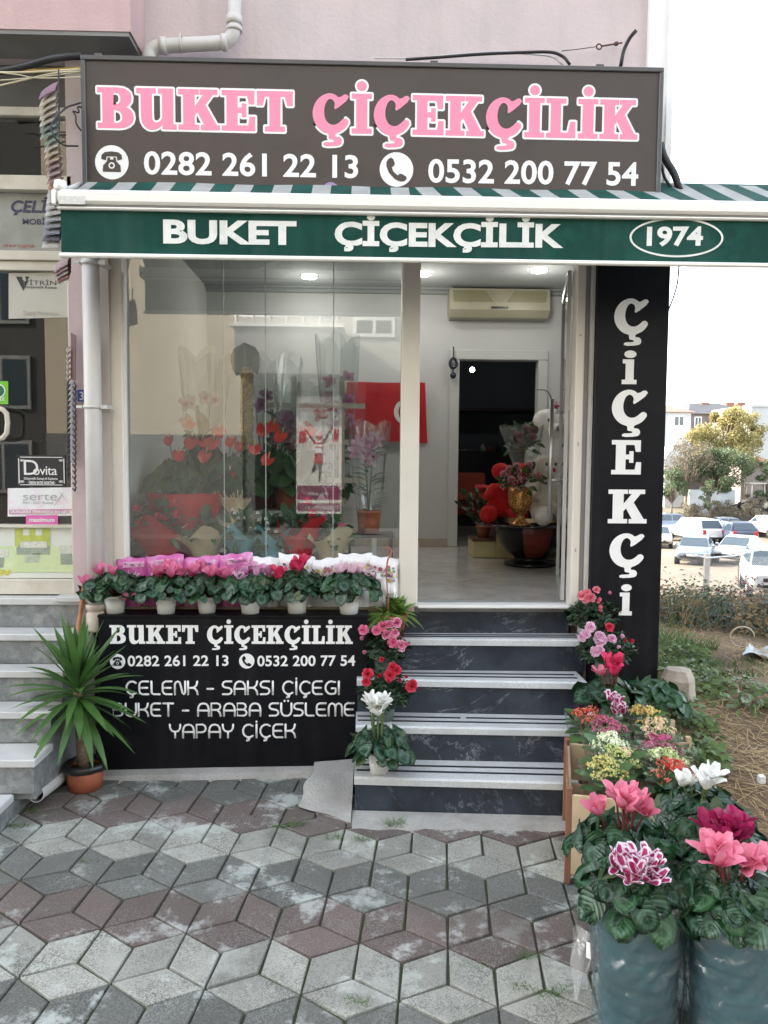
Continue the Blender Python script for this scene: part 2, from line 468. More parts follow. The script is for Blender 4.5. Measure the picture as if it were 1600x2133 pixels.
# rounded monoline letters, unit cap height
def _arc(cx, cy, rx, ry, a0, a1, n=9):
    return [(cx+rx*math.cos(rad(a0+(a1-a0)*i/n)), cy+ry*math.sin(rad(a0+(a1-a0)*i/n))) for i in range(n+1)]
MONO = {
 'C': (.85, [_arc(.5,.5,.45,.5,50,310), [(.42,-.04),(.55,-.12),(.5,-.22),(.36,-.24)]]),
 'E': (.74, [_arc(.34,.66,.34,.34,90,180,5)[0:0]+[(.70,1),(.22,1),(.06,.9),(.0,.76),(.0,.24),(.06,.1),(.22,0),(.70,0)], [(.02,.5),(.62,.5)]]),
 'L': (.66, [[(.0,1),(.0,.2),(.05,.06),(.18,0),(.62,0)]]),
 'N': (.82, [[(0,0),(0,.75),(.08,.93),(.25,1),(.38,.92),(.5,.5),(.58,.12),(.70,.0),(.78,.12),(.80,.3),(.80,1)]]),
 'K': (.78, [[(0,0),(0,1)], [(.72,1),(.66,.72),(.5,.54),(.3,.5),(0,.5)], [(.34,.5),(.54,.44),(.68,.26),(.74,0)]]),
 '-': (.5, [[(.02,.42),(.46,.42)]]),
 'S': (.72, [[(.68,1),(.24,1),(.08,.93),(.0,.78),(.04,.62),(.18,.53),(.5,.48),(.66,.38),(.70,.24),(.62,.07),(.46,0),(.02,0)]]),
 'A': (.84, [[(0,0),(0,.52),(.06,.78),(.2,.95),(.42,1),(.64,.95),(.78,.78),(.84,.52),(.84,0)], [(.02,.42),(.82,.42)]]),
 'I': (.08, [[(.04,0),(.04,1)]]),
 'i': (.08, [[(.04,0),(.04,1)], [(.04,1.2),(.04,1.23)]]),
 'G': (.85, [[(.80,.95)]+_arc(.5,.5,.46,.5,62,290)+[(.8,.06),(.84,.2),(.84,.46),(.54,.46)]]),
 'B': (.76, [[(0,.5),(.48,.5),(.66,.4),(.72,.25),(.66,.08),(.48,0),(0,0),(0,1),(.44,1),(.6,.92),(.66,.76),(.6,.58),(.44,.5)]]),
 'U': (.80, [[(0,1),(0,.36),(.08,.12),(.24,.0),(.4,-.02),(.56,.0),(.72,.12),(.80,.36),(.80,1)]]),
 'T': (.78, [[(0,1),(.76,1)], [(.38,1),(.38,0)]]),
 'R': (.78, [[(0,0),(0,1),(.46,1),(.64,.92),(.70,.74),(.64,.56),(.46,.47),(0,.47)], [(.46,.47),(.62,.3),(.72,0)]]),
 'M': (1.06, [[(0,0),(0,.66),(.08,.9),(.26,1),(.44,.9),(.52,.66),(.52,0)], [(.52,.66),(.6,.9),(.78,1),(.96,.9),(1.04,.66),(1.04,0)]]),
 'Y': (.80, [[(0,1),(.02,.72),(.16,.5),(.4,.44),(.64,.5),(.78,.72),(.80,1)], [(.4,.44),(.4,0)]]),
 'P': (.76, [[(0,0),(0,1),(.46,1),(.64,.9),(.70,.70),(.64,.5),(.46,.4),(0,.4)]]),
}
MONO['u'] = (.80, MONO['U'][1]+[[(.26,1.18),(.26,1.21)], [(.54,1.18),(.54,1.21)]])
MONO['e'] = (.80, [p for p in MONO['E'][1]])
MONO['c'] = (.85, MONO['C'][1][:1])
def mono_text(mb, body, x0, x1, z0, cap, y, r, material, gap=.2, space=.5):
    tot = sum(space if c == ' ' else MONO[c][0]+gap for c in body)-gap
    k = (x1-x0)/tot; x = x0
    for c in body:
        if c == ' ': x += space*k; continue
        w, strokes = MONO[c]
        for st in strokes:
            pts = [Vector((x+a*k, y, z0+b*cap)) for a, b in st]
            dense = [pts[0]]
            for p, q in zip(pts, pts[1:]): dense += [q]
            mb.tube(dense, r, material, 8, True)
            for e in (dense[0], dense[-1]): mb.ball(e, r, material, 8, 6)
        x += (w+gap)*k
# =================================================================== SETTING
def tile_mat(name, base, chip, wear, rough=.75, chiplo=.50, chiphi=.56, chipscale=300):
    m = bpy.data.materials.new(name); m.use_nodes = True
    t = m.node_tree; N = t.nodes; L = t.links; b = N['Principled BSDF']; b.inputs['Roughness'].default_value = rough
    b.inputs['Specular IOR Level'].default_value = .35
    g = N.new('ShaderNodeNewGeometry').outputs['Position']
    def noise(s, d=4, r=.6):
        n = N.new('ShaderNodeTexNoise'); n.inputs['Scale'].default_value = s; n.inputs['Detail'].default_value = d; n.inputs['Roughness'].default_value = r
        L.new(g, n.inputs['Vector']); return n.outputs[0]
    def mr(f, lo, hi):
        r = N.new('ShaderNodeMapRange'); r.inputs['From Min'].default_value = lo; r.inputs['From Max'].default_value = hi
        L.new(f, r.inputs['Value']); return r.outputs['Result']
    def mx(a, c, fac):
        x = N.new('ShaderNodeMix'); x.data_type = 'RGBA'
        if isinstance(fac, (int, float)): x.inputs[0].default_value = fac
        else: L.new(fac, x.inputs[0])
        for i, v in ((6, a), (7, c)):
            if isinstance(v, tuple): x.inputs[i].default_value = v+(1,)
            else: L.new(v, x.inputs[i])
        return x.outputs[2]
    def mul(a, bb):
        x = N.new('ShaderNodeMath'); x.operation = 'MULTIPLY'; L.new(a, x.inputs[0])
        if isinstance(bb, (int, float)): x.inputs[1].default_value = bb
        else: L.new(bb, x.inputs[1])
        return x.outputs[0]
    uv = N.new('ShaderNodeUVMap'); uv.uv_map = 'UVMap'
    sp = N.new('ShaderNodeSeparateXYZ'); L.new(uv.outputs[0], sp.inputs[0])
    c = mx(tuple(v*.8 for v in base), tuple(min(1, v*1.2) for v in base), sp.outputs[0])
    v = N.new('ShaderNodeTexVoronoi'); v.inputs['Scale'].default_value = chipscale*.85; L.new(g, v.inputs['Vector'])
    chips = mr(v.outputs['Color'], .52, .6)
    c = mx(c, chip, mul(chips, mr(noise(6, 4), .25, .9)))
    c = mx(c, wear, mul(mul(mr(noise(3.4, 9, .74), .53, .60), .9), mr(sp.outputs[1], -.3, .45)))            # pale mortar haze with ragged edges
    c = mx(c, (.105, .10, .085), mul(mr(noise(2.1, 6, .7), .46, .70), .62)) # ground-in dirt
    L.new(c, b.inputs['Base Color'])
    bp = N.new('ShaderNodeBump'); bp.inputs['Strength'].default_value = .5; bp.inputs['Distance'].default_value = .004
    L.new(noise(160, 4), bp.inputs['Height']); L.new(bp.outputs[0], b.inputs['Normal'])
    MATS[name] = m
    return m
T_W = tile_mat('terrazzo_pale', (.32,.325,.285), (.04,.046,.043), (.42,.45,.41))
T_D = tile_mat('terrazzo_dark', (.100,.103,.093), (.23,.24,.22), (.38,.41,.38), chiplo=.55, chiphi=.6)
T_R = tile_mat('terrazzo_red', (.112,.087,.078), (.215,.20,.185), (.38,.395,.365), chiplo=.53, chiphi=.58)
M_GROUT = mat('grout', (.06,.055,.042), .9, .35, 8, .6, 120, alt=(.045,.065,.022), altscale=3, altlo=.42, althi=.58)

HEX = Vector((.509, 3.077)); HS = .1785; HW = .300; HROT = rad(6)
HU = Vector((math.sin(HROT), math.cos(HROT))); HV = Vector((math.cos(HROT), -math.sin(HROT)))
def paving():
    mb = MB(); rn = random.Random(3)
    mb.poly([(-6,-1.6,-.010),(1.75,-1.6,-.010),(1.75,4.25,-.010),(-6,4.25,-.010)], M_GROUT)
    for k in range(-5, 19):
        for j in range(-23, 9):
            c = HEX - HU*(HS*1.5*k) + HV*(HW*(j + (.5 if k % 2 else 0)))
            if not (-5.6 < c.x < 1.62 and -1.4 < c.y < 4.12): continue
            m = (T_W, T_D, T_R)[k % 3]
            h = [c+HU*(HS*math.cos(rad(60*i)))+HV*(HW/1.7320508*math.sin(rad(60*i))) for i in range(6)]   # 0 top, 1 upper right ...
            for q in ((c, h[0], h[1], h[2]), (c, h[4], h[5], h[0]), (c, h[2], h[3], h[4])):
                cen = sum(q, Vector((0,0)))/4
                zz = rn.uniform(-.002, .002); tx, ty = rn.uniform(-.012,.012), rn.uniform(-.012,.012)
                def lift(p, ins, dz):
                    d = p-cen; d = d*(1-ins/max(.01, d.length))
                    return (cen.x+d.x, cen.y+d.y, zz+dz+tx*d.x+ty*d.y)
                g = rn.uniform(.004, .0068)
                top = [mb.av(lift(p, g+.006, 0)) for p in q]
                mid = [mb.av(lift(p, g+.002, -.0025)) for p in q]
                bot = [mb.av(lift(p, g, -.012)) for p in q]
                uv = [(rn.random(), rn.random())]*4
                mm = m
                mb.face(top[::-1], mm, False, uv)
                for a in range(4):
                    b = (a+1) % 4
                    mb.face((top[a], top[b], mid[b], mid[a]), mm, False, uv)
                    mb.face((mid[a], mid[b], bot[b], bot[a]), mm, False, uv)
    return struct(mb, 'pavement')
paving()

# street behind the viewer (seen in the shop glass) and its far pavement
mb = MB()
mb.poly([(-40,-7.0,-.09),(30,-7.0,-.09),(30,-1.6,-.09),(-40,-1.6,-.09)], mat('asphalt', (.055,.055,.055), .85, .2, 3, .5, 120))
struct(mb, 'road')
mb = MB(); mb.box(-40, 1.75, -1.75, -1.6, -.2, .0, mat('kerb_stone', (.35,.34,.32), .8, .2, 5, .4, 60)); struct(mb, 'kerb')
mb = MB(); mb.box(-40, 30, -8.3, -7.0, -.3, .05, mat('dark_paving', (.11,.11,.105), .9, .2, 2)); struct(mb, 'far_pavement')

# terrain: soil bank beside the shop falling to the car park, then the far bank
PROF = [(-2,-.02),(1.6,-.02),(2.2,.03),(3,.15),(4,.36),(5,.36),(6.5,.26),(9,.0),(12,-.85),(18,-2.3),(24,-3.1),(28,-3.3),(41,-3.75),(57,-4.25),(62,-4.1),(66,-2.9),(72,-2.2),(90,-1.6),(400,-.5)]
def prof(y):
    if y <= PROF[0][0]: return PROF[0][1]
    for (a, za), (b, zb) in zip(PROF, PROF[1:]):
        if y <= b: t = (y-a)/(b-a); return za+(zb-za)*t
    return PROF[-1][1]
def T(x, y):
    z = prof(y)
    if y < 9: z -= max(0, min(1, (x-1.7)/3))*.16*max(0, min(1, (y-2)/2))
    if y < 5.2:
        t = max(0, min(1, (x-1.18)/.32)); t = t*t*(3-2*t); z = -.03+(z+.03)*t
    if y < 14: z += .025*math.sin(5.1*x+1.3*y)*math.sin(3.7*y-1.9*x)+.012*math.sin(17*x)*math.sin(13*y+4*x)
    return z
M_SOIL = mat('dry_soil', (.15,.098,.058), .95, .3, 2.5, .9, 45, alt=(.22,.155,.09), altscale=1.2, fine=.35)
M_LOT = mat('lot_gravel', (.155,.125,.085), .95, .2, 1.2, .6, 30, fine=.25, alt=(.12,.10,.07), altscale=.35)
def sheet(name, xs, ys, material, fn):
    mb = MB()
    idx = [[mb.av((x if not callable(x) else x(y), y, fn(x, y))) for x in xs] for y in ys]
    for i in range(len(ys)-1):
        for j in range(len(xs)-1): mb.face((idx[i][j], idx[i][j+1], idx[i+1][j+1], idx[i+1][j]), material, True)
    return struct(mb, name)
def lin(a, b, n): return [a+(b-a)*i/n for i in range(n+1)]
sheet('soil_bank', lin(1.18, 2.6, 34)+lin(2.7, 9, 24)+lin(10, 30, 8), lin(-1.6, 2, 10)+lin(2.08, 10, 90)+lin(10.5, 24, 22), M_SOIL, T)
sheet('parking_lot', lin(-10, 80, 20), lin(24, 63, 20), M_LOT, T)
sheet('hillside', lin(-60, 140, 40), lin(63, 100, 14)+lin(120, 400, 6), mat('scrub_earth', (.12,.10,.065), .95, .35, .6, .6, 3, alt=(.09,.11,.05), altscale=.3), T)

# concrete ramp beside the steps, kerb strip under them
M_CONC = mat('old_concrete', (.36,.355,.325), .9, .18, 5, .6, 90, alt=(.26,.25,.22), altscale=3, fine=.15)
mb = MB()
A, B_, C_, D_ = Vector((-.30,3.52,.004)), Vector((-.045,3.36,.004)), Vector((-.035,3.90,.085)), Vector((-.235,3.92,.06))
def rampfn(u, v):
    p = (A*(1-u)+B_*u)*(1-v)+(D_*(1-u)+C_*u)*v
    e = math.sin(7*u+3)*.012+math.sin(11*v)*.01
    return p+Vector((e*(1-u), e*.6*(1-v), .022*math.sin(PI*min(1, u+.25))*math.sin(PI*min(1,v+.12))))
mb.grid(rampfn, 10, 12, M_CONC, True, False)
mb.hexa([(-.30,3.52,-.02),(-.045,3.36,-.02),(-.035,3.90,-.02),(-.235,3.92,-.02)], [(-.29,3.53,.0),(-.05,3.37,.0),(-.04,3.89,.05),(-.23,3.91,.04)], M_CONC)
struct(mb, 'concrete_ramp')
mb = MB()
n = 26
for i in range(n):
    x0, x1 = -.04+1.06*i/n, -.04+1.06*(i+1)/n
    y0 = 3.30-.045*(i/n)+.008*math.sin(i*1.7); y1_ = 3.30-.045*((i+1)/n)+.008*math.sin((i+1)*1.7)
    u0, u1 = 3.482-.075*i/n, 3.482-.075*(i+1)/n; mb.hexa([(x0,y0,-.02),(x1,y1_,-.02),(x1,u1,-.02),(x0,u0,-.02)], [(x0,y0+.012,.003),(x1,y1_+.012,.003),(x1,u1,.005),(x0,u0,.005)], M_CONC)
struct(mb, 'concrete_strip')
mb = MB()
mb.hexa([(-1.38,3.80,-.02),(-.2,3.86,-.02),(-.2,4.0,-.02),(-1.38,4.0,-.02)], [(-1.38,3.86,.012),(-.2,3.885,.03),(-.2,4.0,.045),(-1.38,4.0,.02)], M_CONC)
struct(mb, 'concrete_footing')

# =================================================================== SHOP BUILDING
YG = 4.15                          # plane of the shop glass
XW0, XW1 = P(262,800,YG).x, P(834,900,YG).x
XD0, XD1 = P(872,900,YG).x, P(1190,900,YG).x
XF1 = P(1236,900,YG).x
XPL = P(1237,900,4.05).x            # edge of the pillar panel
ZF = .84                           # shop floor
XB = 1.58                          # building corner
M_PINK = mat('pale_pink_render', (.56,.475,.468), .9, .07, 1.3, .35, 55, alt=(.47,.42,.415), altscale=1.6, altlo=.52, althi=.75, streak=((.36,.33,.32), .35))
M_ROSE = mat('rose_render', (.52,.37,.355), .9, .08, 1.1, .4, 60, alt=(.44,.33,.32), altscale=2.2, altlo=.55, althi=.75, streak=((.33,.26,.25), .35))
M_SOFF = mat('grey_soffit', (.22,.22,.21), .9, .15, 3, .3, 40)
M_ALU = mat('cream_aluminium', (.66,.62,.54), .38, .04, 3, metal=.0)
M_WALLI = mat('interior_white', (.55,.56,.555), .85, .04, 1)
M_WHITEM = mat('white_metal', (.74,.74,.72), .4, .05, 2)
M_MARBLE = None
shop = thing('shop_building', 'pink rendered corner building with glazed flower shop at street level', 'building', (.2, 4.15, 0))
mb = MB()
mb.box(-1.531, XB, 4.10, 4.35, 2.80, 14, M_PINK); mb.box(-14, -1.5315, 4.10, 4.35, 3.66, 14, M_PINK)   # upper wall
mb.hexa([(1.57,4.3505,-4),(XB,4.3505,-4),(XB+2.0,11.0,-4),(XB+1.98,11.0,-4)], [(1.57,4.3505,14),(XB,4.3505,14),(XB+2.0,11.0,14),(XB+1.98,11.0,14)], M_PINK); mb.box(XB+1.98, XB+2.0, 11.001, 32, -4, 14, M_PINK)                      # side wall
mb.box(-14, XB+1.979, 31.75, 32, -4, 14, M_PINK)                          # rear wall
mb.box(-14, -13.75, 4.36, 31.7, -4, 14, M_PINK)
mb.box(XW0-.14, XD0-.002, 4.20, 4.34, -.3, ZF+.03, M_PINK)           # wall below the window
mb.box(XF1-.03, XB-.26, 4.14, 4.40, -.3, 2.797, M_PINK)
mb.build('wall', shop)
mb = MB(); mb.box(-14.2, XB+2.25, 4.0, 32.2, 14.003, 14.3, M_SOFF); mb.build('roof', shop)
mb = MB(); mb.box(-1.53, XW0-.142, 4.09, 4.34, -.3, 2.797, mat('dusty_pink_paint', (.50,.39,.39), .8, .08, 2, .25, 50)); mb.box(-1.32, XW0-.145, 4.075, 4.0895, -.3, 2.797, mat('taupe_panel', (.47,.415,.36), .7, .1, 2)); mb.build('pilaster', shop)
mb = MB(); mb.box(P(1353,100,4.06).x, XB+.004, 4.075, 4.12, 2.70, 14, M_WHITEM); mb.box(XB-.02, XB+.012, 4.063, 4.30, 2.70, 13.98, M_WHITEM); mb.build('corner_trim', shop)
# bay / balcony slab over the next shop
XBAL = P(272,60,3.86).x
mb = MB(); mb.box(-14, XBAL, 3.86, 4.097, 3.675, 6.4, M_ROSE); mb.build('projecting_bay', shop)
mb = MB(); mb.box(-14, XBAL-.01, 3.865, 4.098, 3.655, 3.674, M_SOFF); mb.build('soffit', shop)

# shop front frames
fr = MB()
fr.box(XW0-.135, XW0, YG-.05, YG+.05, ZF+.032, 2.798, M_ALU, .006)     # left post
fr.box(XW0-.004, XW0+.012, YG-.035, YG-.012, ZF+.09, 2.6, M_WHITEM)
fr.box(XW1, XD0, YG-.055, YG+.05, ZF+.004, 2.798, M_ALU, .006)         # middle post
fr.box(XW0+.001, XW1-.001, YG-.04, YG+.04, ZF+.033, ZF+.10, M_ALU, .004)
fr.box(XW0+.001, XD1-.001, YG-.04, YG+.04, 2.74, 2.797, M_ALU, .004)
fr.build('window_frame', shop)
fr = MB()
fr.box(XD1, XD1+.045, YG-.06, YG+.04, ZF+.004, 2.798, M_ALU, .004)
fr.box(XD1+.047, XD1+.07, YG-.045, YG+.05, ZF+.004, 2.798, mat('grey_seal', (.25,.25,.25), .5))
fr.box(XD1+.072, XPL-.002, YG-.075, YG+.05, -.1, 2.798, mat('weathered_alu', (.52,.51,.48), .45, .12, 4))
for z in (1.15, 1.16, 1.72, 1.73, 2.3): fr.box(XD1+.018, XD1+.026, YG-.0625, YG-.0602, z, z+.006, mat('rivet_grey', (.2,.2,.2), .4))
fr.build('door_frame', shop)
g = MB(); GL = glass('window_glass', .145, (.90,.94,.93), 0, .012)
for a, b in ((XW0+.002, P(466,900,YG).x), (P(466,900,YG).x+.002, P(553,900,YG).x), (P(553,900,YG).x+.002, P(694,900,YG).x), (P(694,900,YG).x+.002, XW1-.002)):
    g.poly([(a,YG,ZF+.1),(b,YG,ZF+.1),(b,YG,2.74),(a,YG,2.74)], GL)
g.build('window_pane', shop)
g = MB()
for px in (466, 553, 694):
    x = P(px,900,YG).x; g.box(x-.0012, x+.0032, YG+.002, YG+.008, ZF+.1, 2.74, mat('pane_edge', (.38,.42,.41), .3))
g.build('pane_joint', shop)
mb = MB(); mb.box(XD0+.001, XD1-.001, 4.10, 4.22, ZF-.003, ZF+.014, M_WHITEM, .003); mb.box(XD0+.001, XD1-.001, 4.185, 4.20, ZF+.015, ZF+.024, mat('track_grey', (.3,.32,.33), .35, metal=.6)); mb.build('threshold', shop)
# open glass door leaf swung inward
leaf = MB()
h0 = Vector((XD1-.02, YG+.03, 0)); h1 = Vector((P(1168,900,4.84).x, 4.84, 0)); dv = (h1-h0); dl = dv.length; dn = dv.normalized(); sn = Vector((-dn.y, dn.x, 0))
leaf.M = Matrix(((dn.x, sn.x, 0, h0.x), (dn.y, sn.y, 0, h0.y), (0, 0, 1, 0), (0,0,0,1)))
zt = 2.66
M_GAL = mat('grey_aluminium', (.40,.40,.385), .35, .04, 3); leaf.box(0, .022, -.010, .010, ZF+.03, zt, M_GAL); leaf.box(dl-.022, dl, -.010, .010, ZF+.03, zt, M_GAL)
leaf.box(.0225, dl-.0225, -.010, .010, ZF+.03, ZF+.075, M_GAL); leaf.box(.0225, dl-.0225, -.010, .010, zt-.05, zt, M_GAL)
door = leaf.build('door', shop)
leaf.v=[]; leaf.f=[]; leaf.mi=[]; leaf.sm=[]; leaf.uv=[]; leaf.mats=[]
leaf.poly([(.0225,0,ZF+.0755),(dl-.0225,0,ZF+.0755),(dl-.0225,0,zt-.0505),(.0225,0,zt-.0505)], glass('door_glass', .08, (.88,.94,.92)))
leaf.build('door_pane', door)
leaf = MB(); M_STEEL = mat('brushed_steel', (.62,.61,.58), .3, .03, 5, metal=.9)
leaf.M = Matrix(((dn.x, sn.x, 0, h0.x), (dn.y, sn.y, 0, h0.y), (0, 0, 1, 0), (0,0,0,1)))
for sg in (1, -1):
    leaf.tube([(dl-.10, sg*.06, 1.27), (dl-.10, sg*.06, 2.02)], .014, M_STEEL, 10)
    for z in (1.52, 1.94): leaf.tube([(dl-.10, sg*.001, z), (dl-.10, sg*.06, z)], .010, M_STEEL, 8)
leaf.build('door_handle', door)

# interior shell
YB = 7.1
ZC = 3.19
XLW, XRW = -1.42, 3.0
XO0, XO1 = P(955,900,YB).x, P(1118,900,YB).x
ZO = P(1000,750,YB).z
mb = MB()
mb.box(XLW-.1, XLW, 4.36, YB, ZF-.1, ZC, M_WALLI)
mb.hexa([(1.54,4.40,ZF-.1),(1.56,4.40,ZF-.1),(3.05,10.3,ZF-.1),(3.03,10.3,ZF-.1)], [(1.54,4.40,ZC),(1.56,4.40,ZC),(3.05,10.3,ZC),(3.03,10.3,ZC)], M_WALLI)
mb.box(XLW, XO0-.09, YB, YB+.12, ZF-.1, ZC, M_WALLI)
mb.box(XO1+.09, 2.22, YB, YB+.12, ZF-.1, ZC, M_WALLI)
mb.box(XO0-.09, XO1+.09, YB, YB+.12, ZO+.09, ZC, M_WALLI)
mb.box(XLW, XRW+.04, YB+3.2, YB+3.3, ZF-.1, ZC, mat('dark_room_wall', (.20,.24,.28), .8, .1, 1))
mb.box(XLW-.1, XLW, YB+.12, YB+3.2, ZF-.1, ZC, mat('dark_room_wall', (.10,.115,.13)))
mb.build('interior_wall', shop)
mb = MB(); mb.hexa([(XLW-.1,4.36,ZC+.001),(1.56,4.36,ZC+.001),(3.06,YB+3.3,ZC+.001),(XLW-.1,YB+3.3,ZC+.001)], [(XLW-.1,4.36,ZC+.1),(1.56,4.36,ZC+.1),(3.06,YB+3.3,ZC+.1),(XLW-.1,YB+3.3,ZC+.1)], mat('ceiling_paint', (.33,.35,.355), .85, .03, 1))
for yy, zz, t in ((YB-.05, ZC-.045, .05), (YB-.10, ZC-.018, .05)): mb.box(XLW, 2.2, yy, yy+t-.002, zz, ZC, mat('ceiling_paint', ()))
mb.box(XLW-.1, XB-.27, 4.352, 4.42, 2.82, ZC+.0, mat('lintel_grey', (.30,.31,.31), .8, .05, 2))
mb.build('ceiling', shop)
M_FLOOR = mat('pale_laminate', (.56,.55,.53), .16, .10, 5, alt=(.47,.455,.43), altscale=9)
mb = MB(); mb.hexa([(XLW,4.22,ZF-.12),(1.545,4.22,ZF-.12),(3.03,YB+3.2,ZF-.12),(XLW,YB+3.2,ZF-.12)], [(XLW,4.22,ZF-.002),(1.545,4.22,ZF-.002),(3.03,YB+3.2,ZF-.002),(XLW,YB+3.2,ZF-.002)], M_FLOOR); mb.build('interior_floor', shop)
mb = MB(); mb.box(P(885,1115,YB).x-1.7, XO0-.091, YB-.015, YB-.001, ZF, ZF+.075, mat('skirting_beige', (.42,.36,.29), .5, .1, 8)); mb.build('skirting', shop)
mb = MB()
for a, b in ((XO0-.09, XO0), (XO1, XO1+.09)): mb.box(a, b, YB-.025, YB+.10, ZF, ZO+.0, M_WALLI, .006)
mb.box(XO0-.09, XO1+.09, YB-.027, YB+.10, ZO+.001, ZO+.09, M_WALLI, .006)
mb.build('inner_door_frame', shop)

# lit ceiling lamps
M_LAMP = mat('lamp_lit', (1,1,1), .5, 0, emit=((1,.97,.9), 9))
for i, (px, py) in enumerate(((644,575),(881,569),(1123,562))):
    c = P(px,py,6.5); z = ZC-.004; d = c-Vector((0,0,CAM_H)); c = Vector((0,0,CAM_H))+d*((z-CAM_H)/d.z)
    lab = ('round white ceiling spotlight seen through the shop window', 'round lit ceiling spotlight beside the middle frame post, over the doorway', 'round lit ceiling spotlight above the air conditioner')[i]
    r = thing('ceiling_spotlight', lab, 'ceiling light', c, 'ceiling spotlights in the flower shop')
    mb = MB(); mb.lathe([(.062,-.014),(.062,.002)], c, M_LAMP, 20, False, capb=True); mb.build('lamp_disc', r)
    mb = MB(); mb.lathe([(.066,.003),(.078,-.002),(.078,-.009),(.063,-.012)], c, M_WHITEM, 20, capb=False); mb.build('trim_ring', r)
    ld = bpy.data.lights.new('spotlight_light', 'POINT'); ld.energy = .8; ld.shadow_soft_size = .06; ld.color = (1,.95,.86)
    lo = bpy.data.objects.new('spotlight_light', ld); COL.objects.link(lo); lo.parent = r; lo.location = (0,0,-.22)
c = P(984,770,8.6)
r = thing('bare_bulb', 'small bright bulb hanging in the dark back room', 'light bulb', c)
mb = MB(); mb.ball(c, .026, M_LAMP, 12, 8); mb.build('bulb', r)
mb = MB(); mb.tube([c+Vector((0,0,.025)), Vector((c.x, c.y, ZC))], .004, mat('black_cable', (.015,.015,.015), .5)); mb.lathe([(.014,.02),(.016,.06),(.006,.07)], c, mat('black_cable', ()), 10); mb.build('cord', r)
# =================================================================== SIGNS
M_BROWN = mat('sign_brown', (.048,.036,.032), .42, .05, 2, alt=(.040,.031,.028), altscale=3)
M_SIGNFR = mat('sign_frame_grey', (.07,.07,.07), .4, .08, 6)
M_PINKL = mat('pink_vinyl', (.76,.24,.37), .4, .03, 3)
M_WHITEL = mat('white_vinyl', (.80,.80,.78), .4, .02, 3)
YS = 3.80
SX0, SX1 = P(170,250,YS).x, P(1380,250,YS).x
SZ0, SZ1 = P(780,398,YS).z-.12, P(780,128,YS).z
sign = thing('shop_sign', 'wide brown fascia sign with pink slab letters and two phone numbers', 'shop sign', ((SX0+SX1)/2, YS, SZ0))
mb = MB(); mb.box(SX0+.022, SX1-.022, YS+.004, 4.095, SZ0+.02, SZ1-.022, M_BROWN); mb.build('panel', sign)
mb = MB()
mb.box(SX0, SX1, YS-.006, 4.097, SZ1-.0215, SZ1, M_SIGNFR, .003)
mb.box(SX0, SX0+.0215, YS-.006, 4.097, SZ0, SZ1-.0222, M_SIGNFR, .003); mb.box(SX1-.0215, SX1, YS-.006, 4.097, SZ0, SZ1-.0222, M_SIGNFR, .003)
for px in (203, 905, 1252): x = P(px,120,YS).x; mb.box(x-.018, x+.018, YS+.01, YS+.04, SZ1+.001, SZ1+.016, M_SIGNFR)
mb.build('frame', sign)
yl = YS+.0025
mb = MB()
capz = .198
bz = lambda px0, py0, px1, py1: (lambda x: P(px0,py0,yl).z+(P(px1,py1,yl).z-P(px0,py0,yl).z)*(x-P(px0,py0,yl).x)/(P(px1,py1,yl).x-P(px0,py0,yl).x))
base = bz(200, 266, 1335, 291)
slab_text(mb, 'BUKET', P(203,220,yl).x, P(610,220,yl).x, base, P(300,183,yl).z-P(300,268,yl).z, yl, M_PINKL, .045, rim=M_WHITEL, rimw=.05)
mb.build('name_lettering', sign); mb = MB(); slab_text(mb, 'CICEKCILIK', P(651,220,yl).x, P(1329,240,yl).x, base, P(900,196,yl).z-P(900,279,yl).z, yl, M_PINKL, .05, rim=M_WHITEL, rimw=.05)
mb.build('name_lettering', sign)
def phone_round(mb, px, py, rpx, y, mw, md, kind):
    c = P(px, py, y); r = P(px+rpx, py, y).x-c.x
    fn = lambda a, b: (c.x+a*r, y, c.z+b*r)
    f2 = lambda a, b: (c.x+a*r, y-.0015, c.z+b*r)
    flat_loops(mb, [circ(0,0,1,36)], fn, mw)
    if kind == 'desk':
        flat_loops(mb, [[(-.62,.18),(-.60,.42),(-.42,.58),(0,.64),(.42,.58),(.60,.42),(.62,.18),(.34,.10),(.30,.34),(-.30,.34),(-.34,.10)]], f2, md)
        flat_loops(mb, [[(-.24,.28),(-.10,.28),(-.10,.16),(.10,.16),(.10,.28),(.24,.28),(.28,.06),(.52,-.2),(.54,-.56),(-.54,-.56),(-.52,-.2),(-.28,.06)]], f2, md)
        f3 = lambda a, b: (c.x+a*r, y-.003, c.z+b*r)
        flat_loops(mb, [circ(0,-.2,.19,20)], f3, mw)
        flat_loops(mb, [circ(0,-.2,.11,16)], lambda a, b: (c.x+a*r, y-.0045, c.z+b*r), md)
    else:
        flat_loops(mb, [[(-.50,.58),(-.34,.68),(-.20,.60),(-.10,.34),(-.16,.20),(-.28,.12),(-.20,-.10),(.06,-.34),(.20,-.24),(.34,-.26),(.58,-.40),(.62,-.54),(.46,-.68),(.24,-.70),(-.10,-.56),(-.44,-.20),(-.60,.18),(-.60,.42)]], f2, md)
mb = MB()
phone_round(mb, 233, 338, 35, yl, M_WHITEL, M_BROWN, 'desk')
mb.build('phone_symbol', sign); mb = MB(); phone_round(mb, 826, 353, 35, yl, M_WHITEL, M_BROWN, 'hand')
mb.build('phone_symbol', sign)
mb = MB()
def nums(mb, s, pxa, pya, pxb, pyb, cappx, y, m, off=.012, sp=1.02):
    a, b = P(pxa,pya,y), P(pxb,pyb,y)
    text(mb, s, a.x, b.x, a.z, P(pxa,pya-cappx,y).z-a.z, y, m, off, 0, sp, (b.z-a.z)/(b.x-a.x))
nums(mb, '0282 261 22 13', 300, 363, 746, 371, 48, yl, M_WHITEL, .022)
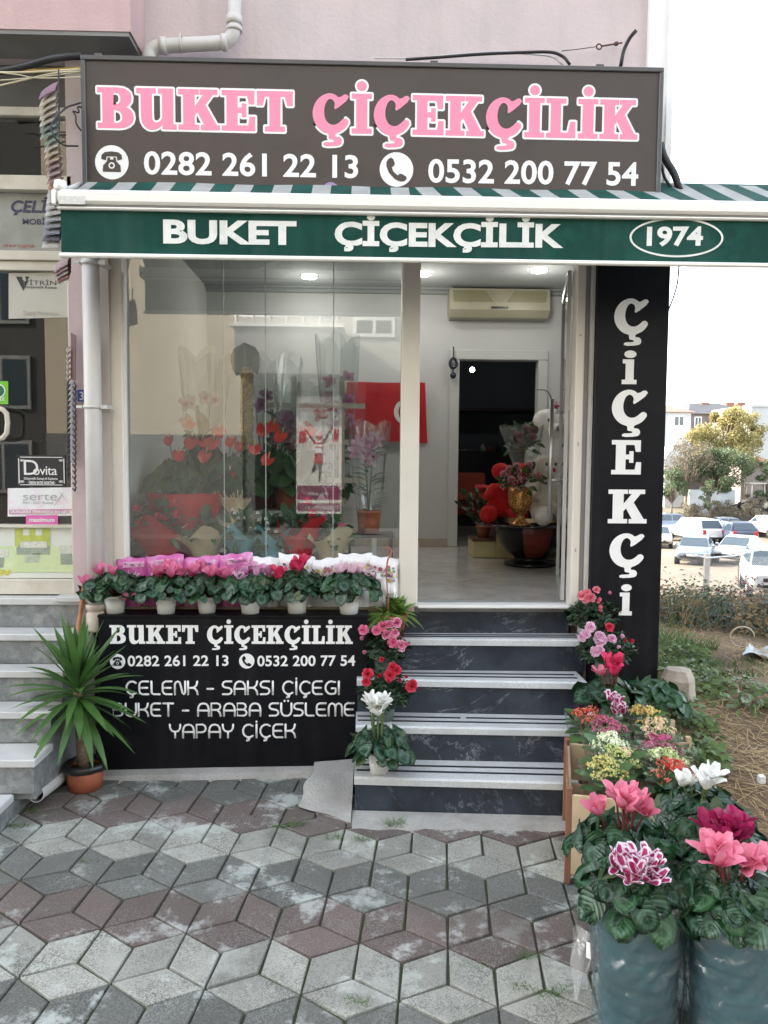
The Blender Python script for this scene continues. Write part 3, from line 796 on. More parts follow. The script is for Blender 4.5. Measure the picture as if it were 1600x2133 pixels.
mb.build('phone_number', sign); mb = MB(); nums(mb, '0532 200 77 54', 892, 380, 1329, 387, 49, yl, M_WHITEL, .022)
mb.build('phone_number', sign)

mb = MB(); c = P(689,397,yl); flat_loops(mb, [circ(0,0,1,28)], lambda a, b: (c.x+.040*a, yl, c.z+.040*b), mat('lavender_vinyl', (.30,.22,.42), .4, .05, 3)); mb.build('round_symbol', sign)
# =================================================================== AWNING
M_GREEN = mat('awning_green', (.004,.052,.038), .8, .18, 5, .15, 300, alt=(.010,.070,.052), altscale=2.5, streak=((.03,.085,.07), .5), spec=.25)
M_GREYF = mat('awning_grey', (.30,.31,.29), .85, .12, 9, .2, 300)
M_BAR = mat('awning_bar', (.78,.77,.72), .35, .03, 2)
YA = 3.50
AX0, AX1 = P(128,480,YA).x, 2.32
aw = thing('awning', 'striped green and grey roll-out awning with green lettered valance', 'awning', (0, YA, 2.5))
zt = P(700,424,YA).z
# fabric: stripes run back to the wall
AYB, AZB = 3.93, P(700,390,3.79).z+.095
mb = MB(); k = 0; x = AX0+.012
sw = [.048]+[.098,.088]*20
while x < AX1:
    w = sw[k]; x1 = min(x+w, AX1)
    m = M_GREYF if k % 2 == 0 else M_GREEN
    for i in range(6):
        t0, t1 = i/6, (i+1)/6
        def pt(xx, t): return (xx-.10*t*(1 if xx > .3 else -.0), YA+.03+(AYB-YA-.03)*t, zt+.018+(AZB-zt-.018)*t-.006*math.sin(PI*t)+.003*math.sin(9*xx+5*t))
        mb.poly([pt(x,t0), pt(x1,t0), pt(x1,t1), pt(x,t1)], m)
        mb.poly([tuple(Vector(q)-Vector((0,0,.002))) for q in (pt(x,t1), pt(x1,t1), pt(x1,t0), pt(x,t0))], m)
    x = x1; k += 1
mb.build('canopy', aw)
mb = MB()
def bar(mb, z, h, d, m):
    mb.box(AX0-.012, AX1, YA-d, YA+d*.6, z-h/2, z+h/2, m, min(h, d)*.42)
hb = P(500,412,YA).z-P(500,440,YA).z
bar(mb, zt+.004, .062, .03, M_BAR)
mb.box(AX0-.008, AX1, YA-.022, YA+.016, zt-.038, zt-.030, mat('bar_shadow_gap', (.16,.15,.13), .6))
bar(mb, zt-.044, .012, .026, M_BAR)
mb.box(AX0-.03, AX0-.0125, YA-.034, YA+.03, zt-.035, zt+.034, M_BAR, .006)
mb.build('front_bar', aw)
zb = P(700,540,YA).z
mb = MB()
n = 160
def vy(x): return YA-.002+.004*math.sin(2.2*x+1)+.002*math.sin(7*x)
def vz(z): return 0
for i in range(n):
    xa, xb = AX0+(AX1-AX0)*i/n, AX0+(AX1-AX0)*(i+1)/n
    mb.face([mb.av(p) for p in ((xa,vy(xa),zb+.004),(xb,vy(xb),zb+.004),(xb,vy(xb),zt-.045),(xa,vy(xa),zt-.045))], M_GREEN, True)
    mb.face([mb.av(p) for p in ((xb,vy(xb)+.002,zb+.004),(xa,vy(xa)+.002,zb+.004),(xa,vy(xa)+.002,zt-.045),(xb,vy(xb)+.002,zt-.045))], M_GREEN, True)
val = mb.build('valance', aw)
mb = MB(); bar(mb, zb, .020, .013, M_BAR); mb.build('lower_bar', aw)
M_VINW = mat('worn_white_print', (.72,.73,.69), .6, .08, 14, alt=(.62,.64,.60), altscale=9)
mb = MB()
fv = lambda X, Z: (X, vy(X)-.0025, Z)
def vtext(s, pa, pya, pb, pyb, cap, off, sp=1.0):
    a, b = P(pa,pya,YA), P(pb,pyb,YA)
    text(mb, s, a.x, b.x, a.z, P(pa,pya-cap,YA).z-a.z, YA, M_VINW, off, 0, sp, (b.z-a.z)/(b.x-a.x), fn=fv)
vtext('BUKET', 341, 508, 618, 511, 50, .040)
mb.build('lettering', val); mb = MB(); vtext('ÇİÇEKÇİLİK', 697, 512, 1173, 517, 50, .040)
mb.build('lettering', val); mb = MB(); vtext('1974', 1346, 513, 1462, 513, 40, .035)
c = P(1408,496,YA); rx = P(1505,496,YA).x-c.x; rz = c.z-P(1408,537,YA).z
o_ = circ(c.x, c.z, rx, 56, rz); i_ = circ(c.x, c.z, rx*.955, 56, rz*.90)
for j in range(56):
    k = (j+1) % 56
    mb.poly([fv(*o_[j]), fv(*o_[k]), fv(*i_[k]), fv(*i_[j])], M_VINW)
mb.build('lettering', val)
mb = MB()
a = P(122,408,YA-.03); b = P(178,426,YA-.03)
mb.box(a.x, b.x, YA-.0325, YA-.0305, b.z, a.z, mat('label_paper', (.60,.60,.56), .6, .15, 90))
mb.build('label', aw)
mb = MB()
mb.lathe([(.001,-.028),(.026,-.022),(.03,0),(.026,.022),(.001,.028)], P(126,388,3.58), M_BAR, 14)
mb.tube([P(126,388,3.58), P(130,400,3.75), (AX0+.03, 3.93, AZB-.02)], .016, M_BAR, 8)
mb.build('end_cap', aw)
mb = MB()
for x in (-.7, .95):
    mb.tube([(x, 4.05, 2.80), (x+.22, 3.80, 2.78), (x+.03, 3.53, zt-.02)], .016, M_BAR, 8)
mb.tube([(AX0+.03, 3.975, AZB-.02), (AX1, 3.975, AZB-.02)], .038, M_GREEN, 14)
mb.build('folding_arm', aw)

# =================================================================== PILLAR SIGN
M_BLACK = mat('black_board', (.0035,.0038,.006), .45, .2, 5, alt=(.006,.006,.009), altscale=7, spec=.22, streak=((.022,.022,.024), .55))
YPL = 4.05
PX0, PX1 = XPL, P(1383,1000,YPL).x
pil = thing('pillar_sign', 'tall black panel with white letters stacked down the corner pillar', 'shop sign', ((PX0+PX1)/2, YPL, .3))
mb = MB(); mb.box(PX0, PX1, YPL, 4.139, .24, 2.76, M_BLACK, .002); mb.build('panel', pil)
mb = MB(); yq = YPL-.002
def one(ch, x0, x1, ytop, ybot):
    a, b = P(x0,ybot,yq), P(x1,ytop,yq); w, loops = SLAB[ch]
    zs = [p[1] for l in loops for p in l]; zmin = min(zs)
    zmax = .98 if ch == 'i' else max(zs)
    xs = [p[0] for l in loops for p in l]; xm, xM = min(xs), max(xs)
    fn = lambda u, v: (a.x+(u-xm)/(xM-xm)*(b.x-a.x), yq, a.z+(v-zmin)/(zmax-zmin)*(b.z-a.z))
    flat_loops(mb, loops, fn, M_WHITEL)
    if ch == 'i': flat_loops(mb, [circ(.29,.87,.22,24,.11)], fn, M_WHITEL)
for t in (('C',1278,1352,622,720),('i',1295,1328,730,800),('C',1273,1350,812,910),('E',1273,1337,917,988),('K',1266,1349,1020,1090),('C',1268,1343,1111,1204),('i',1289,1318,1217,1282)): mb = MB(); one(*t); mb.build('letter', pil)

# =================================================================== BLACK BOARD UNDER THE WINDOW
YBD = 3.93
BX0, BX1 = P(207,1400,YBD).x, P(765,1400,YBD).x; BZ1 = P(500,1287,YBD).z
bd = thing('lettered_plinth', 'black boxed plinth under the window listing the shop services in white', 'shop sign', ((BX0+BX1)/2, YBD, 0))
mb = MB()
mb.hexa([(BX0,YBD,-.03),(BX1,YBD,.04),(BX1,YBD+.012,.04),(BX0,YBD+.012,-.03)], [(BX0,YBD,BZ1-.002),(BX1,YBD,BZ1-.002),(BX1,YBD+.012,BZ1-.002),(BX0,YBD+.012,BZ1-.002)], M_BLACK)
mb.build('front_panel', bd)
mb = MB(); mb.box(BX0-.004, BX1+.004, YBD-.006, 4.19, BZ1, BZ1+.014, M_BLACK, .003)
mb.box(BX0, BX0+.012, YBD+.013, 4.19, -.03, BZ1-.001, M_BLACK); mb.box(BX1-.012, BX1, YBD+.013, 4.19, .04, BZ1-.001, M_BLACK)
mb.build('top_board', bd)
yq = YBD-.002
mb = MB()
b0 = P(230,1341,yq).z; cp = P(230,1302,yq).z-b0
slab_text(mb, 'BUKET', P(228,1320,yq).x, P(413,1320,yq).x, lambda x: b0, cp, yq, M_WHITEL, .05)
mb.build('name_lettering', bd); mb = MB(); slab_text(mb, 'CICEKCILIK', P(431,1320,yq).x, P(735,1320,yq).x, lambda x: b0, cp, yq, M_WHITEL, .055)
mb.build('name_lettering', bd)
mb = MB(); phone_round(mb, 245, 1378, 16, yq, M_WHITEL, M_BLACK, 'desk'); mb.build('phone_symbol', bd); mb = MB(); phone_round(mb, 514, 1377, 16, yq, M_WHITEL, M_BLACK, 'hand'); mb.build('phone_symbol', bd)
mb = MB()
nums(mb, '0282 261 22 13', 266, 1388, 476, 1387, 22, yq, M_WHITEL, .02)
mb.build('phone_number', bd); mb = MB(); nums(mb, '0532 200 77 54', 536, 1388, 740, 1387, 22, yq, M_WHITEL, .02)
mb.build('phone_number', bd)
def mono(s, x0, x1, zb_, capx):
    mb = MB(); mb.M = Matrix.Translation((0,yq,0)) @ Matrix.Scale(.12, 4, (0,1,0)) @ Matrix.Translation((0,-yq,0))
    a, b = P(x0,zb_,yq), P(x1,zb_,yq)
    mono_text(mb, s, a.x, b.x, a.z+.004, P(x0,zb_-capx,yq).z-a.z-.008, yq, .0052, M_WHITEL)
    mb.build('service_lettering', bd)
mono('CELENK - SAKSI CiCEGI', 262, 707, 1448, 30)
mono('BUKET - ARABA SuSLEME', 236, 738, 1493, 29)
mono('YAPAY CiCEK', 354, 616, 1538, 30)

# =================================================================== SHOP STEPS
def marble(name, base, vein, rough=.25, vs=2.2):
    m = bpy.data.materials.new(name); m.use_nodes = True
    t = m.node_tree; N = t.nodes; L = t.links; b = N['Principled BSDF']; b.inputs['Roughness'].default_value = rough
    g = N.new('ShaderNodeNewGeometry').outputs['Position']
    n1 = N.new('ShaderNodeTexNoise'); n1.inputs['Scale'].default_value = vs; n1.inputs['Detail'].default_value = 9; n1.inputs['Roughness'].default_value = .68; n1.inputs['Distortion'].default_value = 1.6; L.new(g, n1.inputs['Vector'])
    s1 = N.new('ShaderNodeMath'); s1.operation = 'SUBTRACT'; s1.inputs[1].default_value = .5; L.new(n1.outputs[0], s1.inputs[0])
    a1 = N.new('ShaderNodeMath'); a1.operation = 'ABSOLUTE'; L.new(s1.outputs[0], a1.inputs[0])
    r = N.new('ShaderNodeMapRange'); r.inputs['From Min'].default_value = .010; r.inputs['From Max'].default_value = 0; L.new(a1.outputs[0], r.inputs[0])
    n2 = N.new('ShaderNodeTexNoise'); n2.inputs['Scale'].default_value = 5; n2.inputs['Detail'].default_value = 8; n2.inputs['Roughness'].default_value = .7; L.new(g, n2.inputs['Vector'])
    r2 = N.new('ShaderNodeMapRange'); r2.inputs['From Min'].default_value = .4; r2.inputs['From Max'].default_value = .66; L.new(n2.outputs[0], r2.inputs[0])
    mu = N.new('ShaderNodeMath'); mu.operation = 'MULTIPLY'; L.new(r.outputs[0], mu.inputs[0]); L.new(r2.outputs[0], mu.inputs[1])
    x = N.new('ShaderNodeMix'); x.data_type = 'RGBA'; L.new(r2.outputs[0], x.inputs[0]); x.inputs[6].default_value = tuple(v*.7 for v in base)+(1,); x.inputs[7].default_value = tuple(v*1.5 for v in base)+(1,)
    y = N.new('ShaderNodeMix'); y.data_type = 'RGBA'; L.new(mu.outputs[0], y.inputs[0]); L.new(x.outputs[2], y.inputs[6]); y.inputs[7].default_value = tuple(vein)+(1,)
    L.new(y.outputs[2], b.inputs['Base Color'])
    MATS[name] = m
    return m
M_MBLK = marble('black_marble', (.028,.035,.047), (.30,.32,.34), .32, 1.5)
M_MWHT = mat('white_marble_tread', (.53,.545,.54), .35, .10, 4, alt=(.40,.42,.42), altscale=5, altlo=.5, althi=.75, fine=.12)
M_MGRY = mat('grey_granite', (.20,.21,.205), .5, .3, 22, fine=.5, alt=(.30,.31,.30), altscale=14)
steps = thing('shop_steps', 'black marble steps with white treads leading up to the shop door', 'steps', (.5, 3.45, 0))
LV = [(.685, 4.05, 4.015), (.511, 3.885, 3.82), (.336, 3.685, 3.625), (.166, 3.475, 3.40)]   # top, front left, front right
TH = .036
M_STRIP = mat('anti_slip_strip', (.012,.014,.02), .7, .1, 30)
XS0 = [-.02, -.025, -.028, -.032]
XS1 = [1.20, 1.15, 1.06, 1.0]
prev_l, prev_r = 4.17, 4.17
tops = [(ZF-.004, 4.165, 4.16)]+LV
for k in range(5):
    zt_, yl_, yr_ = tops[k]
    zbm = tops[k+1][0] if k < 4 else -.03
    x0 = (XS0[k-1] if k else .20); x1 = (XS1[k-1] if k else XD1+.02)
    yi_l, yi_r = yl_+.012, yr_+.012
    mb = MB(); mb.hexa([(x0+.004,yi_l,zbm),(x1-.004,yi_r,zbm),(x1-.004,yi_r+.02,zbm),(x0+.004,yi_l+.02,zbm)], [(x0+.004,yi_l,zt_-TH),(x1-.004,yi_r,zt_-TH),(x1-.004,yi_r+.02,zt_-TH),(x0+.004,yi_l+.02,zt_-TH)], M_MBLK)
    mb.build('riser', steps)
    if k:
        pl, pr = tops[k-1][1]+.011, tops[k-1][2]+.011
        mb = MB()
        prof_ = [(.0, -TH), (.0, -.008), (.008, 0)]
        a = [(x0,yl_+d,zt_+z) for d, z in prof_]; b = [(x1,yr_+d,zt_+z) for d, z in prof_]
        ba = [(x0,pl,zt_),(x0,pl,zt_-TH)]; bb = [(x1,pr,zt_),(x1,pr,zt_-TH)]
        L_ = a+ba; R_ = b+bb
        for i in range(5): mb.poly([L_[i], R_[i], R_[(i+1)%5], L_[(i+1)%5]], M_MWHT)
        mb.poly(L_[::-1], M_MWHT); mb.poly(R_, M_MWHT)
        tr = mb.build('tread', steps)
        mb = MB(); dep = pl-yl_
        for q in (.36, .66):
            w = .0075
            for xa, xb in (((x0+.01, .50), (.53, x1-.03)) if (k == 3 and q > .5) else ((x0+.01, x1-.03),)):
                t0 = (xa-x0)/(x1-x0); t1 = (xb-x0)/(x1-x0)
                y0 = yl_+(yr_-yl_)*t0+dep*q; y1 = yl_+(yr_-yl_)*t1+(pr-yr_)*q
                mb.hexa([(xa,y0-w,zt_+.0005),(xb,y1-w,zt_+.0005),(xb,y1+w,zt_+.0005),(xa,y0+w,zt_+.0005)], [(xa,y0-w,zt_+.003),(xb,y1-w,zt_+.003),(xb,y1+w,zt_+.003),(xa,y0+w,zt_+.003)], M_STRIP)
        mb.build('anti_slip_strip', tr)
mb = MB()
for k in range(1, 5):
    zt_, yl_, yr_ = tops[k]
    mb.hexa([(XS0[k-1]+.006,yl_+.034,-.03),(XS1[k-1]-.006,yr_+.034,-.03),(XS1[k-1]-.006,4.16,-.03),(XS0[k-1]+.006,4.16,-.03)], [(XS0[k-1]+.006,yl_+.034,zt_-TH-.001-.0005*k),(XS1[k-1]-.006,yr_+.034,zt_-TH-.001-.0005*k),(XS1[k-1]-.006,4.16,zt_-TH-.001-.0005*k),(XS0[k-1]+.006,4.16,zt_-TH-.001-.0005*k)], M_MBLK)
mb.build('step_core', steps)

# =================================================================== NEXT-DOOR STEPS
st = thing('neighbour_steps', 'grey granite steps with pale marble treads at the furniture shop', 'steps', (-2, 3.6, 0))
NL = [(.90,4.02),(.745,3.87),(.59,3.75),(.435,3.60),(.28,3.40),(.12,3.14)]
NX = -1.475
M_NTR = mat('veined_marble_tread', (.50,.50,.48), .4, .10, 5, alt=(.40,.41,.40), altscale=3)
core = MB()
for k, (z, y) in enumerate(NL):
    yb = NL[k-1][1] if k else 4.10
    zb2 = NL[k+1][0] if k < 5 else -.05
    x1 = NX+(.0 if k < 5 else -.10)
    mb = MB(); mb.box(-4.2, x1+.012, y, yb+.012, z-.035, z, M_NTR, .004); mb.build('tread', st)
    mb = MB(); mb.box(-4.2, x1, y+.016, y+.036, zb2+.0005, z-.0355, M_MGRY); mb.build('riser', st)
    core.box(-4.2, x1-.0005, y+.037, 4.095, (NL[k+1][0]-.0352 if k < 5 else -.05)+.001, z-.0356, M_MGRY)
core.build('step_core', st)
mb = MB(); mb.box(NX+.014, NX+.075, 4.00, 4.07, -.02, .885, mat('stained_concrete', (.30,.29,.265), .9, .2, 6, .5, 60)); mb.box(NX-.12, NX+.09, 3.985, 4.072, .887, .915, M_NTR, .004); mb.build('cheek_wall', st)
# =================================================================== FURNITURE SHOP NEXT DOOR
NXR = P(166,900,4.15).x
nb = thing('neighbour_shopfront', 'cream framed glass front of the furniture shop next door covered in stickers', 'shopfront', (-2.6, 4.15, .9))
M_CRM = mat('aged_cream_frame', (.55,.52,.43), .5, .10, 6, alt=(.46,.41,.31), altscale=7, altlo=.55, althi=.75)
def zp(py): return P(80,py,4.15).z
mb = MB()
for a, b, d in ((228,246,.03),(372,402,.05),(527,546,.045),(547,566,.03)):
    mb.box(-6, NXR-.001, YG-d, YG+.05, zp(b), zp(a), M_CRM, .003)
mb.box(-6, NXR-.001, YG-.04, YG+.05, .905, zp(1205), M_CRM, .003)
mb.box(-6, NXR-.001, YG-.03, YG+.05, zp(1098), zp(1092), M_CRM)
mb.box(NXR-.035, NXR, YG-.045, YG+.045, .903, zp(569), M_CRM, .003)
mb.build('frame', nb)
mb = MB()
mb.box(-6, NXR-.002, YG+.02, YG+.05, zp(228), 3.654, mat('dark_grey_board', (.13,.13,.125), .8, .15, 4))
mb.build('header_panel', nb)
NG = glass('neighbour_glass', .13, (.55,.58,.56), 0, .02)
mb = MB()
mb.poly([(-6,YG,zp(372)),(NXR-.002,YG,zp(372)),(NXR-.002,YG,zp(246)),(-6,YG,zp(246))], NG)
mb.poly([(-6,YG,zp(1092)),(NXR-.036,YG,zp(1092)),(NXR-.036,YG,zp(567)),(-6,YG,zp(567))], NG)
mb.build('pane', nb)
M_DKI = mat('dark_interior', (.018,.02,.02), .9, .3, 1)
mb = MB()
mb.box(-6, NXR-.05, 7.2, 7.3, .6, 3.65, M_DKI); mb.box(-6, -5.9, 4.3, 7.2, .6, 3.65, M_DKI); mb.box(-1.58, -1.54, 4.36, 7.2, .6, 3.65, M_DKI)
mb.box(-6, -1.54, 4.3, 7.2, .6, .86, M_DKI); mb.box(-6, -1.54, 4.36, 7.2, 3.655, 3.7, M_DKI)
for x in (-2.5, -2.0): mb.box(x, x+.35, 5.2, 5.9, .861, 1.75, mat('fabric_rolls', (.05,.025,.025), .9, .3, 12))
mb.build('dark_interior', nb)
# sign board in the transom
mb = MB(); mb.box(-6, NXR-.002, YG-.002, YG+.02, zp(526), zp(403), mat('misted_panel', (.30,.31,.28), .35, .12, 4, alt=(.24,.25,.22), altscale=3)); o = mb.build('sign_panel', nb)
mb = MB(); yy = YG-.004
M_NAVY = mat('navy_letter', (.035,.035,.075), .5, .1, 5); M_RUST = mat('faded_red_letter', (.30,.12,.10), .6, .25, 20)
def t4(mb, s, x0, x1, zb_, cap, m, off=.0, shear=0.0, y=None, sp=1.0):
    y = y if y is not None else yy
    a, b = P(x0,zb_,y), P(x1,zb_,y)
    text(mb, s, a.x, b.x, a.z, P(x0,zb_-cap,y).z-a.z, y, m, off, shear, sp)
t4(mb, 'ÇELİK', 23, 126, 442, 25, M_NAVY, .03, .2); t4(mb, 'MOBİLYA', 47, 128, 467, 12, M_NAVY, .025)
t4(mb, 'avrupa', 6, 72, 514, 8, M_RUST, .02, .3)
mb.build('lettering', o)
# C-shaped pull handle
mb = MB(); hx = P(4,880,4.08)
pts = [P(-6,851,YG-.01), P(-4,851,4.06), P(6,853,4.05), P(14,862,4.05), P(16,880,4.05), P(14,902,4.05), P(6,912,4.05), P(-4,914,4.06), P(-6,914,YG-.01)]
mb.tube(pts, .013, M_CRM, 10); mb.build('handle', nb)

# posters and stickers on that glass (flat printed things)
def sticker(label, cat, x0, y0, x1, y1, cm, skew=0.0, name='sticker', th=.0015, yoff=.006):
    c = P((x0+x1)/2, (y0+y1)/2, YG-yoff)
    r = thing(name, label, cat, c)
    mb = MB()
    a, b, c2, d = P(x0,y1,YG-yoff), P(x1,y1+skew,YG-yoff), P(x1,y0+skew,YG-yoff), P(x0,y0,YG-yoff)
    mb.hexa([a, b, b+Vector((0,th,0)), a+Vector((0,th,0))], [d, c2, c2+Vector((0,th,0)), d+Vector((0,th,0))], cm)
    mb.build('sheet', r)
    return r
M_CREAMP = mat('yellowed_paper', (.46,.45,.38), .7, .05, 6); M_INK = mat('black_ink', (.03,.03,.03), .6, .1, 9); M_FADE = mat('faded_ink', (.36,.35,.29), .7, .1, 12); M_WINK = mat('white_ink', (.72,.72,.70), .6, .03, 9)
YT = YG-.0085
r = sticker('yellowed fabric shop poster on glass with black serif V heading', 'poster', 18, 569, 147, 664, M_CREAMP, -3, 'poster')
mb = MB()
flat_loops(mb, [[(34,577),(44,577),(49.5,594),(52.5,584),(52,577),(61,577),(58,582),(49,605)]], lambda a, b: P(a,b,YT), M_INK) if False else None
pts = [P(*q,YT) for q in ((33,576),(45,576),(50.5,592),(54,583),(52,576),(61,576),(57,583),(48.5,606))]
tri = [(0,1,7),(1,2,7),(2,6,7),(2,3,6),(3,4,6),(4,5,6)]
i0 = [mb.av(p) for p in pts]
for t in tri: mb.face([i0[k] for k in t][::-1], M_INK)
t4(mb, 'VİTRİN', 48, 117, 593, 9, M_INK, .0, 0, YT, 1.05); t4(mb, 'Döşemelik Kumaş', 53, 118, 600, 5, M_INK, .012, 0, YT)
t4(mb, 'Satış Noktası', 48, 122, 656, 9, M_FADE, .01, 0, YT)
mb.build('print', r)
r = sticker('bright green square sticker cut by the picture edge above door handle', 'sticker', -20, 794, 17, 842, mat('lime_print', (.16,.46,.03), .5, .05, 5))
mb = MB(); cc = P(-3,814,YT)
flat_loops(mb, [circ(0,0,1,24)], lambda a, b: (cc.x+.036*a, YT, cc.z+.036*b), M_WINK)
flat_loops(mb, [circ(0,0,1,24)], lambda a, b: (cc.x+.030*a, YT-.001, cc.z+.030*b), mat('deep_green_print', (.01,.13,.05), .5, .05, 5))
t4(mb, 'ENİZ', -14, 10, 834, 6, M_WINK, .02, 0, YT)
mb.build('print', r)
r = sticker('black ornate framed fabric sticker with large white D', 'sticker', 36, 948, 136, 1013, mat('black_print', (.022,.02,.024), .45, .15, 6))
mb = MB()
t4(mb, 'D', 50, 80, 989, 31, M_WINK, .0, 0, YT); t4(mb, 'ovita', 69, 119, 989, 19, M_WINK, .004, 0, YT-.0008, .92)
t4(mb, 'Döşemelik Kumaş & Kapitone', 50, 120, 999, 5, M_WINK, .015, 0, YT); t4(mb, '· ÜRÜN SATIŞ NOKTASI ·', 58, 116, 1008, 5.5, M_WINK, .04, 0, YT)
for (xa, ya, xb, yb) in ((42,952,130,952.8),(42,1009.5,130,1010.3),(39,955,39.8,1007),(133,955,133.8,1007)):
    a, b = P(xa,yb,YT), P(xb,ya,YT); mb.poly([a, (b.x,YT,a.z), b, (a.x,YT,b.z)], M_WINK)
for sx, sy in ((46,959),(127,959),(46,1003),(127,1003)):
    c = P(sx,sy,YT)
    for q in range(3): flat_loops(mb, [circ(0,0,1,10), circ(0,0,.55,10)], lambda a, b, q=q: (c.x+.006*(q-1)*(1 if sx < 80 else 1)+.0055*a, YT-.0004*q, c.z+.0055*b*(1 if q != 1 else -1)), M_WINK)
mb.build('print', r)
r = sticker('white leather and fabric sticker with grey wordmark and pink strip', 'sticker', 16, 1017, 166, 1076, mat('white_print', (.70,.71,.70), .5, .05, 6, alt=(.70,.60,.66), altscale=9), -2)
mb = MB()
M_GREYI = mat('grey_ink', (.36,.37,.37), .6, .05, 5)
t4(mb, 'serte', 48, 119, 1042, 17, M_GREYI, -.002, 0, YT)
for q0, q1, w in (((121,1021),(141,1046),.004),((111,1057),(135,1021),.006)):
    a, b = P(*q0,YT-.001), P(*q1,YT-.001); n_ = Vector((-(b-a).z,0,(b-a).x)).normalized()*w/2; m_ = (a+b)/2
    mb.poly([a, m_-n_, b, m_+n_], mat('mauve_ink', (.40,.33,.37), .6, .1, 5))
t4(mb, 'Deri - Süet - Kumaş', 48, 110, 1049, 5, M_GREYI, .015, 0, YT)
a, b = P(19,1071,YT), P(163,1060,YT); mb.poly([a, (b.x,YT,a.z+.006), b, (a.x,YT,b.z-.006)], mat('rose_ink', (.50,.23,.34), .6, .08, 8))
t4(mb, 'ÜRÜNLERİNİ FİRMAMIZDA BULABİLİRSİN', 21, 162, 1069, 6, M_WINK, .03, 0, YT-.001)
mb.build('print', r)
r = sticker('small magenta card sticker with white lettering below the white sticker', 'sticker', 54, 1073, 121, 1095, mat('magenta_print', (.60,.13,.36), .5, .05, 6), 0, 'sticker', .0015, .0095)
mb = MB(); t4(mb, 'maximum', 60, 114, 1087, 9, M_WINK, .025, .15, YG-.0115); mb.build('print', r)
# printed sofa advertisement on the lower panel
r = sticker('faded yellow green sofa advertisement sheet along the lower panel', 'poster', -120, 1099, 163, 1204, mat('pale_print', (.60,.62,.55), .5, .04, 4), 0, 'advertising_sheet')
mb = MB()
def flatpoly(q, m, y): mb.poly([P(a,b,y) for a, b in q], m)
M_LIME = mat('lime_wall_print', (.42,.47,.10), .6, .12, 30); M_LIMEF = mat('lime_floor_print', (.52,.60,.33), .6, .10, 12); M_SOFA = mat('sage_sofa_print', (.27,.31,.24), .6, .15, 30); M_CUSH = mat('cushion_print', (.55,.55,.47), .6, .2, 90)
flatpoly([(-110,1192),(163,1192),(163,1158),(110,1136),(-110,1140)][::1], M_LIMEF, YT)
flatpoly([(31,1138),(104,1138),(104,1101),(31,1101)], M_LIME, YT-.0005)
for x0 in (48, 74): flatpoly([(x0,1115),(x0+13,1115),(x0+13,1101.5),(x0,1101.5)], mat('pale_print', ()), YT-.001)
flatpoly([(35,1155),(103,1155),(105,1138),(98,1136),(40,1136),(34,1141)], M_SOFA, YT-.0012)
flatpoly([(42,1141),(98,1141),(97,1128),(42,1128)], M_CUSH, YT-.0016)
flatpoly([(52,1172),(80,1172),(84,1153),(50,1155)], mat('table_print', (.40,.45,.33), .6, .2, 60), YT-.0012)
flatpoly([(126,1176),(163,1176),(163,1154),(126,1153)], M_SOFA, YT-.0012); flatpoly([(122,1154),(160,1153),(156,1134),(126,1136)], M_CUSH, YT-.0016)
flatpoly([(-20,1184),(7,1182),(9,1160),(-20,1158)], M_SOFA, YT-.0012); flatpoly([(-20,1160),(18,1162),(18,1144),(-20,1140)], M_CUSH, YT-.0014)
t4(mb, 'EV', -6, 24, 1199, 12, mat('yellow_ink', (.55,.47,.04), .6, .1, 9), .05, 0, YT-.001)
mb.build('print', r)

# =================================================================== FABRIC SWATCH STRANDS
def swatches(name, label, items, x_of, group):
    c = items[0]
    r = thing(name, label, 'fabric swatches', P(c[0], c[1], c[4]), group)
    for (xa, ya, xb, yb, Y, col) in items:
        col = tuple(v*.72 for v in col); m = mat('swatch_%02d%02d%02d' % tuple(int(v*99) for v in col), col, .85, .12, 40, .25, 200)
        a, b = P(xa,ya,Y), P(xb,yb,Y-.015)
        dz = .055; th = .006
        mb = MB()
        def fn(u, v, a=a, b=b): return a.lerp(b, u)+Vector((0, -.05*v+.012*v*v, -dz*v+.006*math.sin(PI*u)))
        mb.grid(fn, 4, 3, m, True, False)
        def fn2(u, v): return fn(1-u, v)+Vector((0, .006, .004))
        mb.grid(fn2, 4, 3, m, True, False)
        mb.hexa([fn(0,1), fn(1,1), fn2(0,1), fn2(1,1)], [fn(0,.9), fn(1,.9), fn2(0,.9), fn2(1,.9)], m)
        mb.build('swatch', r)
    mb = MB(); mb.tube([P(items[0][2]+1, items[0][3]-26, items[0][4]+.01), P(items[-1][2]-2, items[-1][3], items[-1][4]+.012)], .004, mat('black_cable', ())); mb.build('hanging_cord', r)
    return r
cols = [(.26,.15,.21),(.47,.42,.32),(.47,.43,.33),(.48,.44,.35),(.47,.44,.36),(.20,.24,.21),(.24,.29,.25),(.25,.33,.25),(.46,.43,.36),(.43,.37,.27),(.42,.32,.23),(.30,.20,.18),(.33,.26,.24),(.32,.21,.18),(.38,.24,.17),(.50,.49,.46),(.52,.51,.49),(.50,.49,.47),(.48,.48,.46),(.36,.37,.37),(.28,.29,.31),(.25,.26,.30),(.13,.12,.14),(.54,.53,.50)]
items = []
for i, c in enumerate(cols):
    y = 180+i*13.6+ (0 if i else -4)
    xl = 87+ (i*.45 if i < 9 else 4+(i-9)*1.2 if i < 14 else 10-(i-14)*1.3) + (0 if i < 7 else 8)
    items.append((xl, y+14-.5*i*.9, xl+34-(6 if 7 <= i < 15 else 0), y-6+.35*i, 3.62+.004*i, c))
swatches('fabric_swatch_strand', 'long hanging strand of folded multicoloured fabric swatches beside the brown sign', items, None, None)
items = [(118+i*2, 548+i*7, 146+i*.5, 530+i*9, 3.66, c) for i, c in enumerate([(.36,.27,.27),(.33,.20,.20),(.36,.30,.28),(.30,.14,.13),(.50,.48,.44)])]
